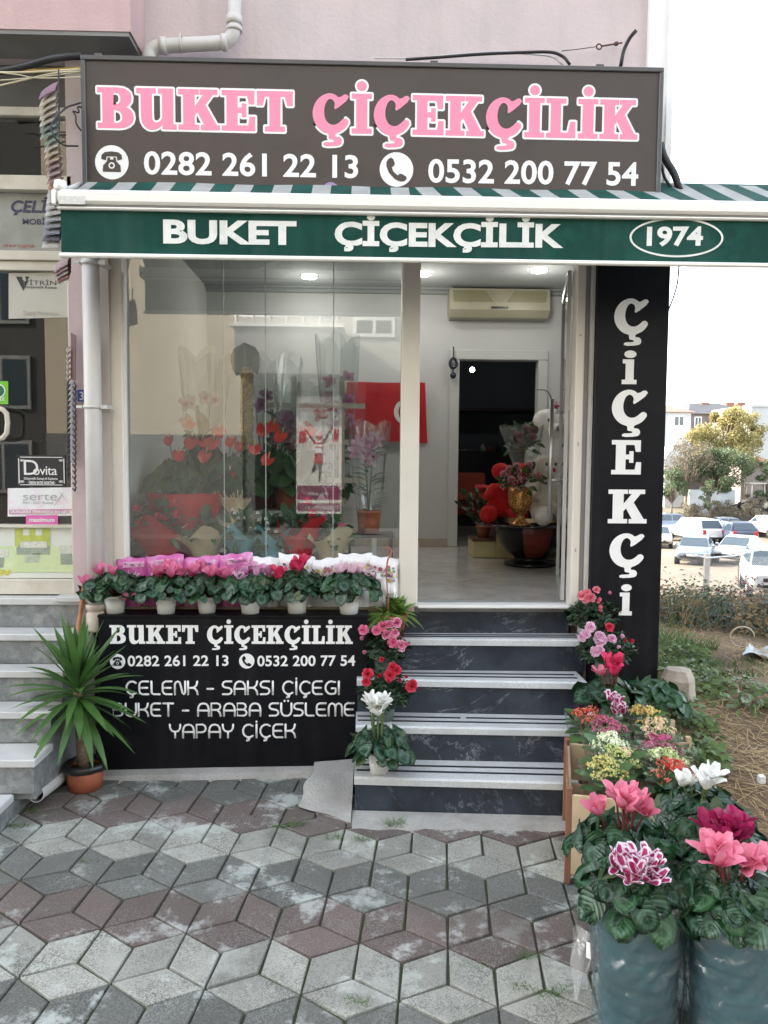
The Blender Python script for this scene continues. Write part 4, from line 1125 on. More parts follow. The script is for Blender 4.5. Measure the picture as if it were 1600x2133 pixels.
swatches('fabric_swatch_strand', 'short bunch of brown fabric swatches hanging just below the awning bar', items, None, None)
r = thing('fabric_swatch_strand', 'narrow dark swatch strand with brown leather board hanging against the glass', 'fabric swatches', P(152,830,4.03))
mb = MB(); a, b = P(148,696,4.04), P(158,790,4.0); mb.hexa([P(147,790,4.05), P(157,794,4.0), P(158,794,4.01), P(148,790,4.06)], [P(148,693,4.05), P(158,699,4.0), P(159,699,4.01), P(149,693,4.06)], mat('brown_leather', (.085,.035,.028), .5, .1, 9)); mb.build('leather_board', r)
for i in range(24):
    y = 722+i*11.5; m = mat('pale_edge_swatch', (.45,.44,.41), .8, .2, 40) if i < 6 else mat('dark_edge_swatch', (.06,.058,.065), .8, .3, 40)
    mb = MB(); mb.tube([P(145,y,4.05), P(139.5,y+7,4.03), P(141,y+14,4.03), P(146,y+10,4.05)], .004, m, 6); mb.build('swatch', r)
for i in range(18):
    y = 796+i*12.5; mb = MB(); mb.tube([P(154,y,4.04), P(158,y+7,4.01), P(156,y+14,4.01), P(152,y+10,4.04)], .005, mat('dark_edge_swatch', ()), 6); mb.build('swatch', r)
mb = MB(); a = P(145,800,4.06); mb.hexa([P(147,964,4.07),P(153,966,4.05),P(153,966,4.06),P(147,964,4.08)], [P(144,795,4.07),P(152,797,4.05),P(152,797,4.06),P(144,795,4.08)], mat('grey_cloth', (.25,.25,.27), .8, .1, 60)); mb.build('grey_cloth', r)

# =================================================================== PIPES, CABLES, FITTINGS
M_PVC = mat('grey_pvc', (.56,.545,.515), .45, .08, 3, alt=(.45,.43,.39), altscale=5, altlo=.56, althi=.8)
dx = P(193,800,3.99).x
r = thing('downpipe', 'pale grey drainpipe with clamps running down the pink pilaster', 'drainpipe', (dx, 3.99, .7))
mb = MB(); mb.tube([(dx,3.99,.80),(dx,3.99,3.0)], .0425, M_PVC, 20); mb.build('pipe', r)
mb = MB(); mb.lathe([(.046,.735),(.052,.75),(.052,.83),(.046,.835),(.0465,.85),(.052,.852),(.054,.875),(.048,.88)], (dx,3.99,0), mat('beige_socket', (.44,.38,.31), .5, .12, 10), 20); mb.build('pipe_socket', r)
for py in (549, 848):
    z = P(193,py,3.99).z; mb = MB(); mb.lathe([(.045,-.008),(.049,-.008),(.049,.008),(.045,.008)], (dx,3.99,z), M_PVC, 20, capb=False)
    mb.box(dx-.075, dx-.045, 3.96, 3.975, z-.007, z+.007, M_PVC); mb.box(dx+.045, dx+.08, 3.965, 4.07, z-.009, z+.009, M_PVC); mb.build('clamp', r)
r = thing('drainpipe', 'thick pale waste pipe bending along the wall above the brown sign', 'drainpipe', P(400,90,4.02))
def bend(pts, k=5):
    out = [Vector(pts[0])]
    for a, b, c in zip(pts, pts[1:], pts[2:]):
        a, b, c = Vector(a), Vector(b), Vector(c); d1 = min(.08, (a-b).length*.4); d2 = min(.08, (c-b).length*.4)
        p, q = b+(a-b).normalized()*d1, b+(c-b).normalized()*d2
        for i in range(k+1): t = i/k; out.append(p*(1-t)**2+b*2*t*(1-t)+q*t*t)
    out.append(Vector(pts[-1])); return out
yp = 4.02
mb = MB(); mb.tube(bend([P(489,-40,yp), P(488,88,yp), P(312,97,yp), P(309,140,yp)]), .034, M_PVC, 16); mb.build('pipe', r)
mb = MB()
for a, b in ((P(488,34,yp), P(488,52,yp)), (P(488,57,yp), P(488,66,yp)), (P(462,89,yp), P(474,88.5,yp)), (P(333,95.5,yp), P(348,95,yp))): mb.tube([a, b], .040, M_PVC, 16)
mb.build('coupling', r)
mb = MB(); a = P(379,92,yp); mb.tube([a+Vector((0,0,-.045)), a+Vector((0,-.04,-.02)), a+Vector((0,-.04,.03)), a+Vector((0,.05,.05))], .004, M_PVC, 6); mb.build('clamp', r)
M_CBL = mat('black_cable', (.015,.015,.015), .5); M_CBY = mat('cream_cable', (.50,.45,.30), .6, .1, 9); M_CBW = mat('grey_cable', (.50,.50,.48), .6, .1, 9)
def cable(label, pts, rr, m, name='cable', bends=True):
    mb = MB(); mb.tube(bend([Vector(p) for p in pts], 4) if bends else pts, rr, m, 7)
    o = mb.build(name); return tag(o, label, 'cable')
cable('thick black cable sagging under the soffit into the brown sign', [P(-60,158,3.9), P(40,142,3.88), P(110,121,3.86), P(172,116,3.84)], .016, M_CBL)
cable('yellow ochre cable stretched flat beneath the soffit', [P(-60,146,3.93), P(60,149,3.92), P(172,143,3.92)], .009, mat('ochre_cable', (.42,.24,.02), .6, .1, 9))
cable('cream cable crossing straight below the ochre one', [P(-60,150,3.8), P(50,151,3.8), P(100,148,3.8), P(170,144,3.8)], .0045, M_CBY)
cable('cream cable slanting up from the lower edge toward the sign', [P(-60,192,3.82), P(60,164,3.81), P(120,150,3.8), P(170,149,3.8)], .004, M_CBY)
cable('thin drooping cream cable looping under the other cables', [P(-60,145,3.79), P(40,155,3.79), P(65,162,3.79), P(110,163,3.79), P(168,160,3.79)], .0028, M_CBY)
cable('thin cream cable slipping behind the hanging swatches', [P(-60,172,3.86), P(70,162,3.85), P(170,150,3.84)], .003, M_CBY)
cable('loose black loop of wire curling round the swatch strand', [P(168,214,3.75), P(155,218,3.7), P(140,222,3.6), P(118,242,3.56), P(105,262,3.55), P(112,285,3.55), P(132,304,3.57), P(162,304,3.7)], .0042, M_CBL)
cable('small tangled black wire knot beside the sign edge', [P(170,223,3.74), P(160,222,3.72), P(166,236,3.72), P(150,230,3.72), P(158,240,3.72), P(158,258,3.72), P(169,272,3.74)], .004, M_CBL)
cable('black cable lying along the top of the brown sign', [P(845,124,4.0), P(905,120,4.0), P(1010,112,4.0), P(1150,107,4.0), P(1175,118,4.0), P(1187,134,3.98)], .0075, M_CBL)
cable('thin pale cable arching along the top of the brown sign', [P(780,121,4.03), P(860,122,4.03), P(960,112,4.03), P(1045,106,4.03), P(1090,112,4.03), P(1150,116,4.03), P(1172,134,4.0)], .004, M_CBW)
cable('short black hose end sticking up behind the sign corner', [P(1293,138,4.0), P(1299,105,4.0), P(1312,78,3.98), P(1326,63,3.96)], .0095, M_CBL)
cable('bundled black cables dangling past the building corner', [P(1376,300,3.93), P(1384,330,3.9), P(1405,360,3.88), P(1418,402,3.86)], .018, M_CBL)
cable('thin black cable hanging beside the dangling bundle', [P(1374,325,3.95), P(1384,372,3.9), P(1402,395,3.88), P(1420,408,3.86)], .007, M_CBL)
cable('thin black wire hanging below the awning at the building corner', [P(1415,548,3.95), P(1412,590,3.95), P(1403,620,3.98), P(1392,648,4.02)], .004, M_CBL)
cable('thin tie wire from the rusty eye bolt to the sign cables', [P(1170,106,4.05), P(1200,103,4.06), P(1243,97,4.05)], .002, M_CBL, 'tie_wire')
r = thing('eye_bolt', 'rusty eye bolt fixed in the pink wall above the sign', 'bolt', P(1265,94,4.07))
M_RUSTY = mat('rust', (.10,.045,.02), .8, .3, 50)
mb = MB(); mb.tube([P(1253,96,4.05), P(1296,89,4.07)], .0045, M_RUSTY, 8); mb.build('shank', r)
mb = MB(); c = P(1248,97,4.05); mb.tube([c+Vector((.013*math.cos(a),0,.013*math.sin(a))) for a in [2*PI*i/14 for i in range(15)]], .004, M_RUSTY, 6, False); mb.build('eye', r)
mb = MB(); c = P(1284,91,4.07); mb.lathe([(.012,-.006),(.012,.006)], c, M_RUSTY, 6, False, capt=True); mb.build('nut', r)
r = thing('house_number_plate', 'chipped blue enamel plate with white number 3 on the pilaster', 'number plate', P(169,825,4.07))
mb = MB(); a, b = P(161,838,4.08), P(178,810,4.08); mb.box(a.x, b.x, 4.078, 4.0885, a.z, b.z, M_WINK, .002); mb.box(a.x+.003, b.x-.003, 4.076, 4.0779, a.z+.003, b.z-.003, mat('enamel_blue', (.03,.06,.30), .3, .15, 60)); mb.build('plate', r)
mb = MB(); text(mb, '3', P(166,833,4.075).x, P(174,833,4.075).x, P(166,833,4.075).z, .042, 4.0745, M_WINK, .01); mb.build('number', r)
r = thing('pvc_pipe', 'cut length of white plastic pipe lying open-ended on the paving', 'pipe', (-1.5, 3.7, .05))
mb = MB(); a, b = P(75,1655,3.50), P(140,1605,3.86)
d = (b-a).normalized(); ra, ri = .037, .033
mb.tube([a, b], ra, M_PVC, 20, False); 
q = len(mb.v); 
mb.tube([b-d*.01, a+d*.0], ri, mat('pipe_inside', (.25,.25,.22), .6, .1, 9), 20, False)
sd_ = d.cross(Vector((0,0,1))).normalized(); up_ = sd_.cross(d)
for j in range(20):
    t0, t1 = 2*PI*j/20, 2*PI*(j+1)/20
    f = lambda t, rr: a+sd_*(rr*math.cos(t))+up_*(rr*math.sin(t))
    mb.poly([f(t0,ra), f(t0,ri), f(t1,ri), f(t1,ra)], M_PVC)
mb.build('pipe_wall', r)
mb = MB(); mb.tube([P(124,1612,3.86), P(150,1400,3.93), P(176,1215,3.99)], .0115, mat('varnished_stick', (.32,.12,.035), .35, .25, 14), 10); o = mb.build('broom_handle'); tag(o, 'orange brown wooden broom handle leaning in the corner behind the yucca', 'broom handle')
# =================================================================== PLANTS
M_CYC = uvmat('cyclamen_leaf', 'cyclamen', (.005,.027,.009), (.055,.115,.072), (.10,.17,.10), .36)
M_CYC2 = uvmat('cyclamen_leaf_light', 'cyclamen', (.010,.045,.012), (.055,.12,.06), (.11,.19,.08), .38)
M_CYCB = uvmat('cyclamen_leaf_back', 'leaf', (.055,.085,.035), (.08,.115,.05), (.10,.13,.07), .5)
M_STEMR = mat('red_stem', (.14,.035,.03), .5, .2, 30); M_STEMG = mat('green_stem', (.10,.14,.05), .55, .2, 30)
M_PEAT = mat('peat', (.02,.015,.01), .95, .4, 60, .8, 90)
M_POTW = mat('white_plastic_pot', (.70,.70,.67), .35, .04, 6); M_POTT = mat('terracotta_plastic', (.34,.10,.045), .45, .10, 9, alt=(.28,.09,.045), altscale=5); M_POTG = mat('grey_green_pot', (.10,.14,.125), .5, .1, 9)
PET = {
 'pink': uvmat('petal_pink', 'petal', (.76,.23,.33), (.52,.06,.15)),
 'hot': uvmat('petal_hot_pink', 'petal', (.76,.22,.38), (.58,.08,.22)),
 'lilac': uvmat('petal_lilac', 'petal', (.70,.36,.56), (.55,.15,.36)),
 'red': uvmat('petal_red', 'petal', (.55,.035,.07), (.40,.015,.04)),
 'cerise': uvmat('petal_cerise', 'petal', (.66,.05,.14), (.48,.03,.09)),
 'magenta': uvmat('petal_magenta', 'petal', (.36,.02,.095), (.26,.012,.06)),
 'white': uvmat('petal_white', 'petal', (.82,.82,.78), (.72,.74,.62)),
 'blush': uvmat('petal_blush', 'petal', (.80,.58,.66), (.62,.25,.40)),
 'picotee': uvmat('petal_picotee', 'edge', (.36,.02,.11), (.80,.66,.74)),
 'azpink': uvmat('azalea_pink', 'petal', (.78,.22,.36), (.66,.12,.25)), 'azcoral': uvmat('azalea_coral', 'petal', (.80,.27,.33), (.68,.16,.2)),
 'azpale': uvmat('azalea_pale', 'edge', (.72,.36,.56), (.80,.56,.68)), 'azbi': uvmat('azalea_bicolour', 'edge', (.66,.10,.26), (.78,.42,.54)), 'azred': uvmat('azalea_red', 'petal', (.62,.045,.08), (.45,.02,.05)),
}
def frame(f, n):
    f = f.normalized(); s = f.cross(n)
    if s.length < 1e-4: s = f.cross(Vector((1,0,.3)))
    s.normalize(); n = s.cross(f); return f, s, n
def cleaf(mb, base, f, n, L, m, rn, nu=6, nv=6, fold=.22, curl=.25):
    """heart-shaped leaf: base = top of its stalk"""
    f, s, n = frame(f, n); W = L*rn.uniform(.50,.60); w1, w2 = rn.uniform(0,6), rn.uniform(0,6); fo = fold*rn.uniform(.3,1.5); cu = curl*rn.uniform(.2,1.6)
    def fn(u, v):
        a = (u-.5)*2; t = v
        hw = W*max(.0, math.sin(PI*(.16+.84*t)))**.48*(1 if t < 1 else 0)
        if t >= 1: hw = .01*W
        back = .30*L*abs(a)**1.4*(1-t)**2
        x = a*hw; y = L*t-back-L*.06
        sc = 1+.035*math.sin(9*t+w1)
        z = fo*abs(x)-cu*L*t*t+.035*L*math.sin(7*a*.8+w1)*t+.03*L*math.sin(8*t+w2)
        return base+s*x*sc+f*y+n*z
    mb.grid(fn, nu, nv, m, True)
def oleaf(mb, base, f, n, L, W, m, rn, nv=4, fold=.3, curl=.3, tip=.8):
    f, s, n = frame(f, n)
    def fn(u, v):
        a = (u-.5)*2; hw = W*.5*math.sin(PI*min(1,(.06+.94*v)))**tip; x = a*hw
        return base+s*x+f*(L*v)+n*(fold*abs(x)-curl*L*v*v)
    mb.grid(fn, 2, nv, m, True)
def petal(mb, base, up, out, L, W, m, lean, twist, rn, nu=3, nv=5, cup=.3, curl=.0):
    """obovate petal that rises along up and leans along out"""
    d = (up*math.cos(lean)+out*math.sin(lean)).normalized()
    s = d.cross(out if abs(d.dot(out)) < .95 else up).normalized(); n = s.cross(d)
    ph = rn.uniform(0,6)
    def fn(u, v):
        a = (u-.5)*2
        hw = W*.5*(math.sin(PI*min(.985,.10+.80*v**.85))**.55)
        tw = twist*v
        x = a*hw
        p = base+d*(L*v)+(s*math.cos(tw)+n*math.sin(tw))*x+n*(-cup*hw*(a*a-.4)+curl*L*v*v+.05*L*math.sin(5*v+ph)*a+.030*L*math.sin(13*v+ph+4*a)*abs(a)*v+.02*L*math.sin(9*a+ph)*v*v)
        return p
    mb.grid(fn, nu, nv, m, True)
def cyclamen_flower(root, ground, head, kind, size, rn, lean=.42, nod=None, stem=True, npet=5, name='flower', fan=0):
    m = PET[kind]; mb = MB()
    up = Vector((rn.uniform(-.25,.25), rn.uniform(-.25,.05), 1)).normalized()
    if nod is not None: up = Vector(nod).normalized()
    if stem:
        mid = ground.lerp(head, .6)+Vector((rn.uniform(-.012,.012), rn.uniform(-.012,.012), .02))
        pts = [ground*(1-t)**2+mid*2*t*(1-t)+(head+up*.004)*t*t for t in [i/7 for i in range(8)]]
        mb.tube(pts, [size*.052]*7+[size*.07], M_STEMR if kind != 'white' else M_STEMG, 6)
    a0 = rn.uniform(0, 6.28)
    x = up.cross(Vector((0,1,0))).normalized(); y = up.cross(x)
    for k in range(npet):
        a = a0+2*PI*k/npet+rn.uniform(-.2,.2)
        out = (x*math.cos(a)+y*math.sin(a))
        petal(mb, head+out*size*.10, up, out, size*rn.uniform(.88,1.08), size*rn.uniform(.52,.66), m, lean*rn.uniform(.5,1.6), rn.uniform(-.7,.7), rn, 6, 8, rn.uniform(.1,.5), rn.uniform(-.05,.28))
    mb.ball(head, size*.09, m, 8, 5, (1,1,.8))
    return mb.build(name, root)
def pot(root, c, r0, r1, h, m, rim=.006, n=24, ribs=False, band=False):
    mb = MB()
    pr = [(r0*.6,.0),(r0,.0),(r0+(r1-r0)*.5,h*.5),(r1-.001,h-.014),(r1+rim*.6,h-.013),(r1+rim*.6,h),(r1-.003,h),(r1-.006,h-.02),(r1-.01,h-.026)]
    if band: pr = [(r0*.6,0),(r0,.0),(r1-.004,h*.72),(r1+rim,h*.73),(r1+rim,h),(r1-.003,h),(r1-.008,h-.02)]
    mb.lathe(pr, c, m, n); o = mb.build('pot', root)
    mb = MB(); mb.lathe([(.001,h-.016),(r1-.006,h-.02)], c, M_PEAT, n, True, 0, capb=False); mb.lathe([(r1-.0062,h-.0202),(.0,h-.0162)], c, M_PEAT, n, True, 0, capb=False); mb.build('soil', root)
def cyclamen(name, label, base, pr0, pr1, ph, potm, R, H, nleaf, L, flowers, fs, seed, group=None, yellow=.08, leafm=None, lift=.25, pot_on=True, front=0.0, droop=1.0, lean=.42, band=False, cat='potted plant'):
    """flowers: list of (dx, dy, dz above pot rim, kind)"""
    rn = random.Random(seed); base = Vector(base)
    r = thing(name, label, cat, base, group)
    if pot_on: pot(r, base, pr0, pr1, ph, potm, band=band)
    top = base+Vector((0,0,ph-.01))
    mb = MB()
    for i in range(nleaf):
        t = (i+.5)/nleaf
        a = i*2.39996+rn.uniform(-.35,.35)
        el = (1-t**.8)*PI*.5*.98*droop-.12*(t > .75)
        rr = R*(.75+.25*math.cos(el))*rn.uniform(.78,1.06)
        p = top+Vector((rr*math.cos(el)*math.cos(a), rr*math.cos(el)*math.sin(a), H*(lift+(1-lift)*math.sin(max(-.2,el)))*rn.uniform(.85,1.1)-(.02 if t > .8 else 0)))
        outw = Vector((math.cos(a), math.sin(a), 0))
        nrm = (outw*math.cos(el)*.9+Vector((0,-.15,1))*(.55+math.sin(max(0,el)))).normalized()+Vector((rn.uniform(-.5,.5),rn.uniform(-.5,.4),rn.uniform(-.1,.5)))
        fwd = outw*(.5+.5*math.sin(max(0,el)))-Vector((0,0,1))*(.55*math.cos(el))+Vector((rn.uniform(-.8,.8),rn.uniform(-.8,.6),rn.uniform(-.2,.3)))
        lm = leafm or (M_CYC if rn.random() < .8 else M_CYC2)
        if rn.random() < yellow: lm = M_CYCB
        l = L*rn.uniform(.65,1.3)
        cleaf(mb, p-fwd.normalized()*l*.35, fwd, nrm, l, lm, rn, 6, 6)
        q = p-fwd.normalized()*l*.3
        if i % 2 == 0: mb.tube([top-Vector((0,0,.012)), top.lerp(q,.5)+Vector((0,0,.012)), q], .0016, M_STEMR, 5, False)
    mb.build('foliage', r)
    for (dx, dy, dz, kind) in flowers:
        head = top+Vector((dx,dy,dz))
        g = top+Vector((dx*.25+rn.uniform(-.01,.01), dy*.25, -.01))
        cyclamen_flower(r, g, head, kind, fs*rn.uniform(.9,1.1), rn, lean)
    return r

# --- six white pots on the plinth
ZP = BZ1+.0145
YP = 3.995
row = [
 (240, 'hot', 'white pot cyclamen at the downpipe end with buds low on its leaves', [(-.055,-.05,.13,'hot'),(.005,-.05,.125,'hot'),(-.13,-.06,.075,'hot'),(.085,-.10,.0,'hot')]),
 (346, 'hot', 'white pot cyclamen with bright pink blooms in front of pink bags', [(-.045,-.03,.125,'hot'),(.045,-.05,.12,'hot'),(-.01,-.01,.12,'hot'),(.03,-.02,.135,'hot'),(-.03,.0,.10,'hot'),(.06,.0,.12,'hot'),(.085,.01,.11,'hot'),(.01,.03,.145,'hot')]),
 (432, 'hot', 'white pot cyclamen with one pink flower hanging low at its side', [(-.055,-.03,.13,'hot'),(-.03,.02,.14,'hot'),(-.075,.0,.115,'hot'),(.03,-.03,.12,'hot'),(.10,.02,.10,'hot'),(-.085,-.09,.02,'hot'),(.05,.03,.11,'hot')]),
 (520, 'lilac', 'white pot cyclamen with lilac pink flowers before the first white bag', [(-.02,.0,.12,'lilac'),(.03,-.02,.11,'lilac'),(.06,.0,.125,'lilac'),(-.05,-.04,.09,'lilac'),(.0,.03,.13,'lilac'),(.09,.02,.115,'lilac')]),
 (620, 'cerise', 'white pot cyclamen with tall crimson red flowers', [(.0,-.01,.155,'cerise'),(.035,.0,.165,'cerise'),(-.02,.02,.135,'cerise'),(-.09,-.03,.09,'cerise'),(-.10,-.02,.115,'cerise'),(.015,-.03,.14,'cerise')]),
 (727, 'blush', 'white pot cyclamen with pale blush flowers next to the fern', [(-.05,.0,.115,'blush'),(-.02,.02,.13,'blush'),(.02,-.01,.12,'blush'),(.09,.02,.09,'blush'),(-.075,-.03,.055,'blush'),(.05,.02,.12,'blush')]),
]
for i, (px, k, lab, fl) in enumerate(row):
    x = P(px,1285,YP).x
    rr_ = (1.0,.96,.93,1.0,1.05,1.02)[i]; cyclamen('potted_cyclamen', lab, (x+(.0,.004,-.003,.005,-.004,.0)[i],YP+(.0,-.012,.008,-.004,.01,-.008)[i],ZP), .045*rr_, .056*rr_, .092*(1.0,.98,.92,1.0,1.03,1.05)[i], M_POTW, .172, .108, 118, .055, fl, .056, 20+i, 'cyclamens in white pots along the plinth', .04, lift=.46)

# --- wooden ledge and soil bags behind
o = None
mb = MB(); zl = P(500,1267,4.10).z
mb.box(XW0-.12, XD0-.02, 4.085, 4.196, zl-.016, zl+.012, mat('ledge_wood', (.33,.27,.19), .7, .2, 7, alt=(.25,.20,.14), altscale=11), .003)
o = mb.build('window_ledge'); tag(o, 'weathered wooden ledge board below the shop window carrying the soil bags', 'ledge')
def bag(lab, px0, px1, pyt, cm, white, seed):
    rn = random.Random(seed); Y = 4.115
    x0, x1 = P(px0,1200,Y).x, P(px1,1200,Y).x; zt_ = P(px0,pyt,Y).z; zb_ = zl+.0125
    r = thing('soil_bag', lab, 'bag of soil', ((x0+x1)/2, Y, zb_), 'bags of potting soil on the window ledge')
    p1, p2 = rn.uniform(0,6), rn.uniform(0,6)
    tilt = rn.uniform(-.012,.012)
    def shape(u, v, sgn):
        x = x0+(x1-x0)*u+.004*math.sin(9*v+p1)*(1 if u in (0,1) else .3); z = zb_+(zt_-zb_)*v
        e = min(u,1-u); f = min(1, e*5)**.6*min(1, (1-v)*7)**.6
        y = Y-sgn*(.036*f*(1+.25*math.sin(3*v+p2)))-sgn*.0045*math.sin(24*u+p1+5*v)*f-sgn*.004*math.sin(17*v+p2+8*u)*f
        z += (tilt*(u-.5)*2+.004*math.sin(14*u+p1))*v*v
        return Vector((x,y+.006*v*math.sin(5*u+p2),z))
    mb = MB(); mb.grid(lambda u, v: shape(u,v,1), 16, 16, cm, True); mb.grid(lambda u, v: shape(1-u,v,-1), 10, 8, cm, True)
    mb.build('sack', r)
    def fs(u, v): return lambda a, b: tuple(shape(u+a, v+b, 1)+Vector((0,-.0035,0)))
    def onface(X, Z): u = (X-x0)/(x1-x0); v = (Z-zb_)/(zt_-zb_); q = shape(max(0,min(1,u)), max(0,min(1,v)), 1); return (q.x, q.y-.003, q.z)
    mb = MB(); w = x1-x0; h = zt_-zb_; xc = x0+w*.6 if not white else x0+w*.5
    if not white:
        a = [(xc-w*.30,zb_+h*.80),(xc+w*.30,zb_+h*.815),(xc+w*.30,zb_+h*.925),(xc-w*.30,zb_+h*.91)]
        flat_loops(mb, [a], onface, M_WINK)
        flat_loops(mb, [offset_loop(a,-.002)], lambda X, Z: tuple(Vector(onface(X,Z))+Vector((0,-.0015,0))), mat('bag_label_pink', (.62,.33,.48), .5, .05, 9))
        text(mb, 'TROPİKAL', xc-w*.24, xc+w*.24, zb_+h*.845, h*.042, 0, M_INK, .02, fn=lambda X, Z: tuple(Vector(onface(X,Z))+Vector((0,-.003,0))))
        text(mb, 'Orkide', x0+w*.16, x0+w*.78, zb_+h*.60, h*.15, 0, M_WINK, -.004, .25, fn=onface)
        text(mb, 'Toprağı', x0+w*.10, x0+w*.74, zb_+h*.40, h*.15, 0, M_WINK, -.004, .25, fn=onface)
    else:
        cols_ = [(.42,.10,.14),(.55,.35,.42),(.62,.50,.16),(.25,.13,.26),(.16,.25,.10),(.62,.55,.56)]
        yb0 = zb_+h*.50
        for q in range(26):
            u = rn.uniform(.07,.93); v = rn.uniform(.50,.82); c_ = rn.choice(cols_)
            m_ = mat('bag_flower_%02d' % cols_.index(c_), c_, .5, .2, 90)
            X, Z = x0+w*u, zb_+h*v; rr = rn.uniform(.007,.014)
            k = q
            flat_loops(mb, [circ(X,Z,rr,8)], lambda a, b, k=k: tuple(Vector(onface(a,b))+Vector((0,.0006-.00009*k,0))), m_)
        a = [(x0+w*.30,zb_+h*.57),(x0+w*.88,zb_+h*.585),(x0+w*.88,zb_+h*.70),(x0+w*.30,zb_+h*.685)]
        flat_loops(mb, [a], lambda X, Z: tuple(Vector(onface(X,Z))+Vector((0,-.003,0))), M_WINK)
        text(mb, 'TROPİKAL', x0+w*.34, x0+w*.84, zb_+h*.605, h*.055, 0, mat('violet_ink', (.10,.05,.14), .5, .1, 9), .02, fn=lambda X, Z: tuple(Vector(onface(X,Z))+Vector((0,-.0045,0))))
    mb.build('print', r)
M_BAGP = mat('bag_pink_film', (.56,.12,.36), .28, .12, 14, alt=(.62,.26,.48), altscale=12); M_BAGW = mat('bag_white_film', (.72,.72,.72), .28, .06, 12)
for i, (a, b, t) in enumerate(((241,308,1161),(306,384,1156),(382,457,1159),(454,528,1153))):
    bag(('pink orchid soil bag at the downpipe end of the bag row','pink orchid soil bag behind the bright pink cyclamen blooms','pink orchid soil bag with two pink bags on one side and one on the other','pink orchid soil bag touching the first white bag')[i], a, b, t, M_BAGP, False, 60+i)
for i, (a, b, t) in enumerate(((520,586,1160),(582,658,1156),(645,716,1163),(706,777,1153),(764,832,1160))):
    bag(('white flower soil bag touching the last pink bag','white flower soil bag behind the crimson red cyclamen','white flower soil bag in the middle of the five white ones','taller white soil bag behind the blush cyclamen','white flower soil bag behind the fern hook')[i], a, b, t, M_BAGW, True, 70+i)

# --- hanging-pot fern
rn = random.Random(5)
fb = Vector((P(815,1300,4.07).x, 4.07, .687))
r = thing('potted_fern', 'feathery green fern in terracotta hanging pot with a long hook', 'potted plant', fb)
pot(r, fb, .060, .084, .128, M_POTT, .006, band=True)
mb = MB(); M_FERN = uvmat('fern_leaf', 'leaf', (.10,.20,.03), (.19,.31,.06), None, .5)
top = fb+Vector((0,0,.125))
for i in range(95):
    a = rn.uniform(0,6.28); el = rn.uniform(.15,1.45); L = rn.uniform(.10,.19)
    d = Vector((math.cos(a)*math.cos(el), math.sin(a)*math.cos(el), math.sin(el))); o_ = top+Vector((rn.uniform(-.05,.05),rn.uniform(-.05,.05),0))
    pts = []
    for k in range(9):
        t = k/8; pts.append(o_+d*(L*t)+Vector((0,0,-.55*L*t*t*math.cos(el)-.1*L*t*t)))
    mb.tube(pts, .0009, M_STEMG, 4, False)
    for k in range(1, 9):
        for j in (0, .5):
            if k == 8 and j: continue
            p = pts[k].lerp(pts[min(8,k+1)], j); dd = (pts[k]-pts[k-1]).normalized(); s = dd.cross(Vector((0,0,1)) if abs(dd.z) < .9 else Vector((1,0,0))).normalized()
            w = .024*math.sin(PI*min(.95,(k+j)/9+.1))
            for sg in (-1,1):
                q = p+s*sg*w+dd*w*.35-Vector((0,0,w*.2)); pr = dd*.0058
                mb.face([mb.av(z_) for z_ in (p-pr*.6, q-pr*.3, q+pr*.4, p+pr)], M_FERN, False, [(.4,0),(.4,1),(.6,1),(.6,0)])
mb.build('foliage', r)
mb = MB(); M_HOOK = mat('hook_plastic', (.36,.09,.06), .4, .08, 9)
hx_ = P(806,1140,4.0)
mb.tube([fb+Vector((-.02,-.075,.10)), fb+Vector((-.02,-.06,.2)), Vector((hx_.x-.002,4.03,1.06)), Vector((hx_.x+.006,4.02,1.11)), Vector((hx_.x+.020,4.02,1.135)), Vector((hx_.x+.026,4.02,1.16)), Vector((hx_.x+.012,4.02,1.178)), Vector((hx_.x-.006,4.02,1.165))], [.003,.003,.004,.005,.005,.0048,.0045,.004], M_HOOK, 8)
mb.build('hanging_hook', r)

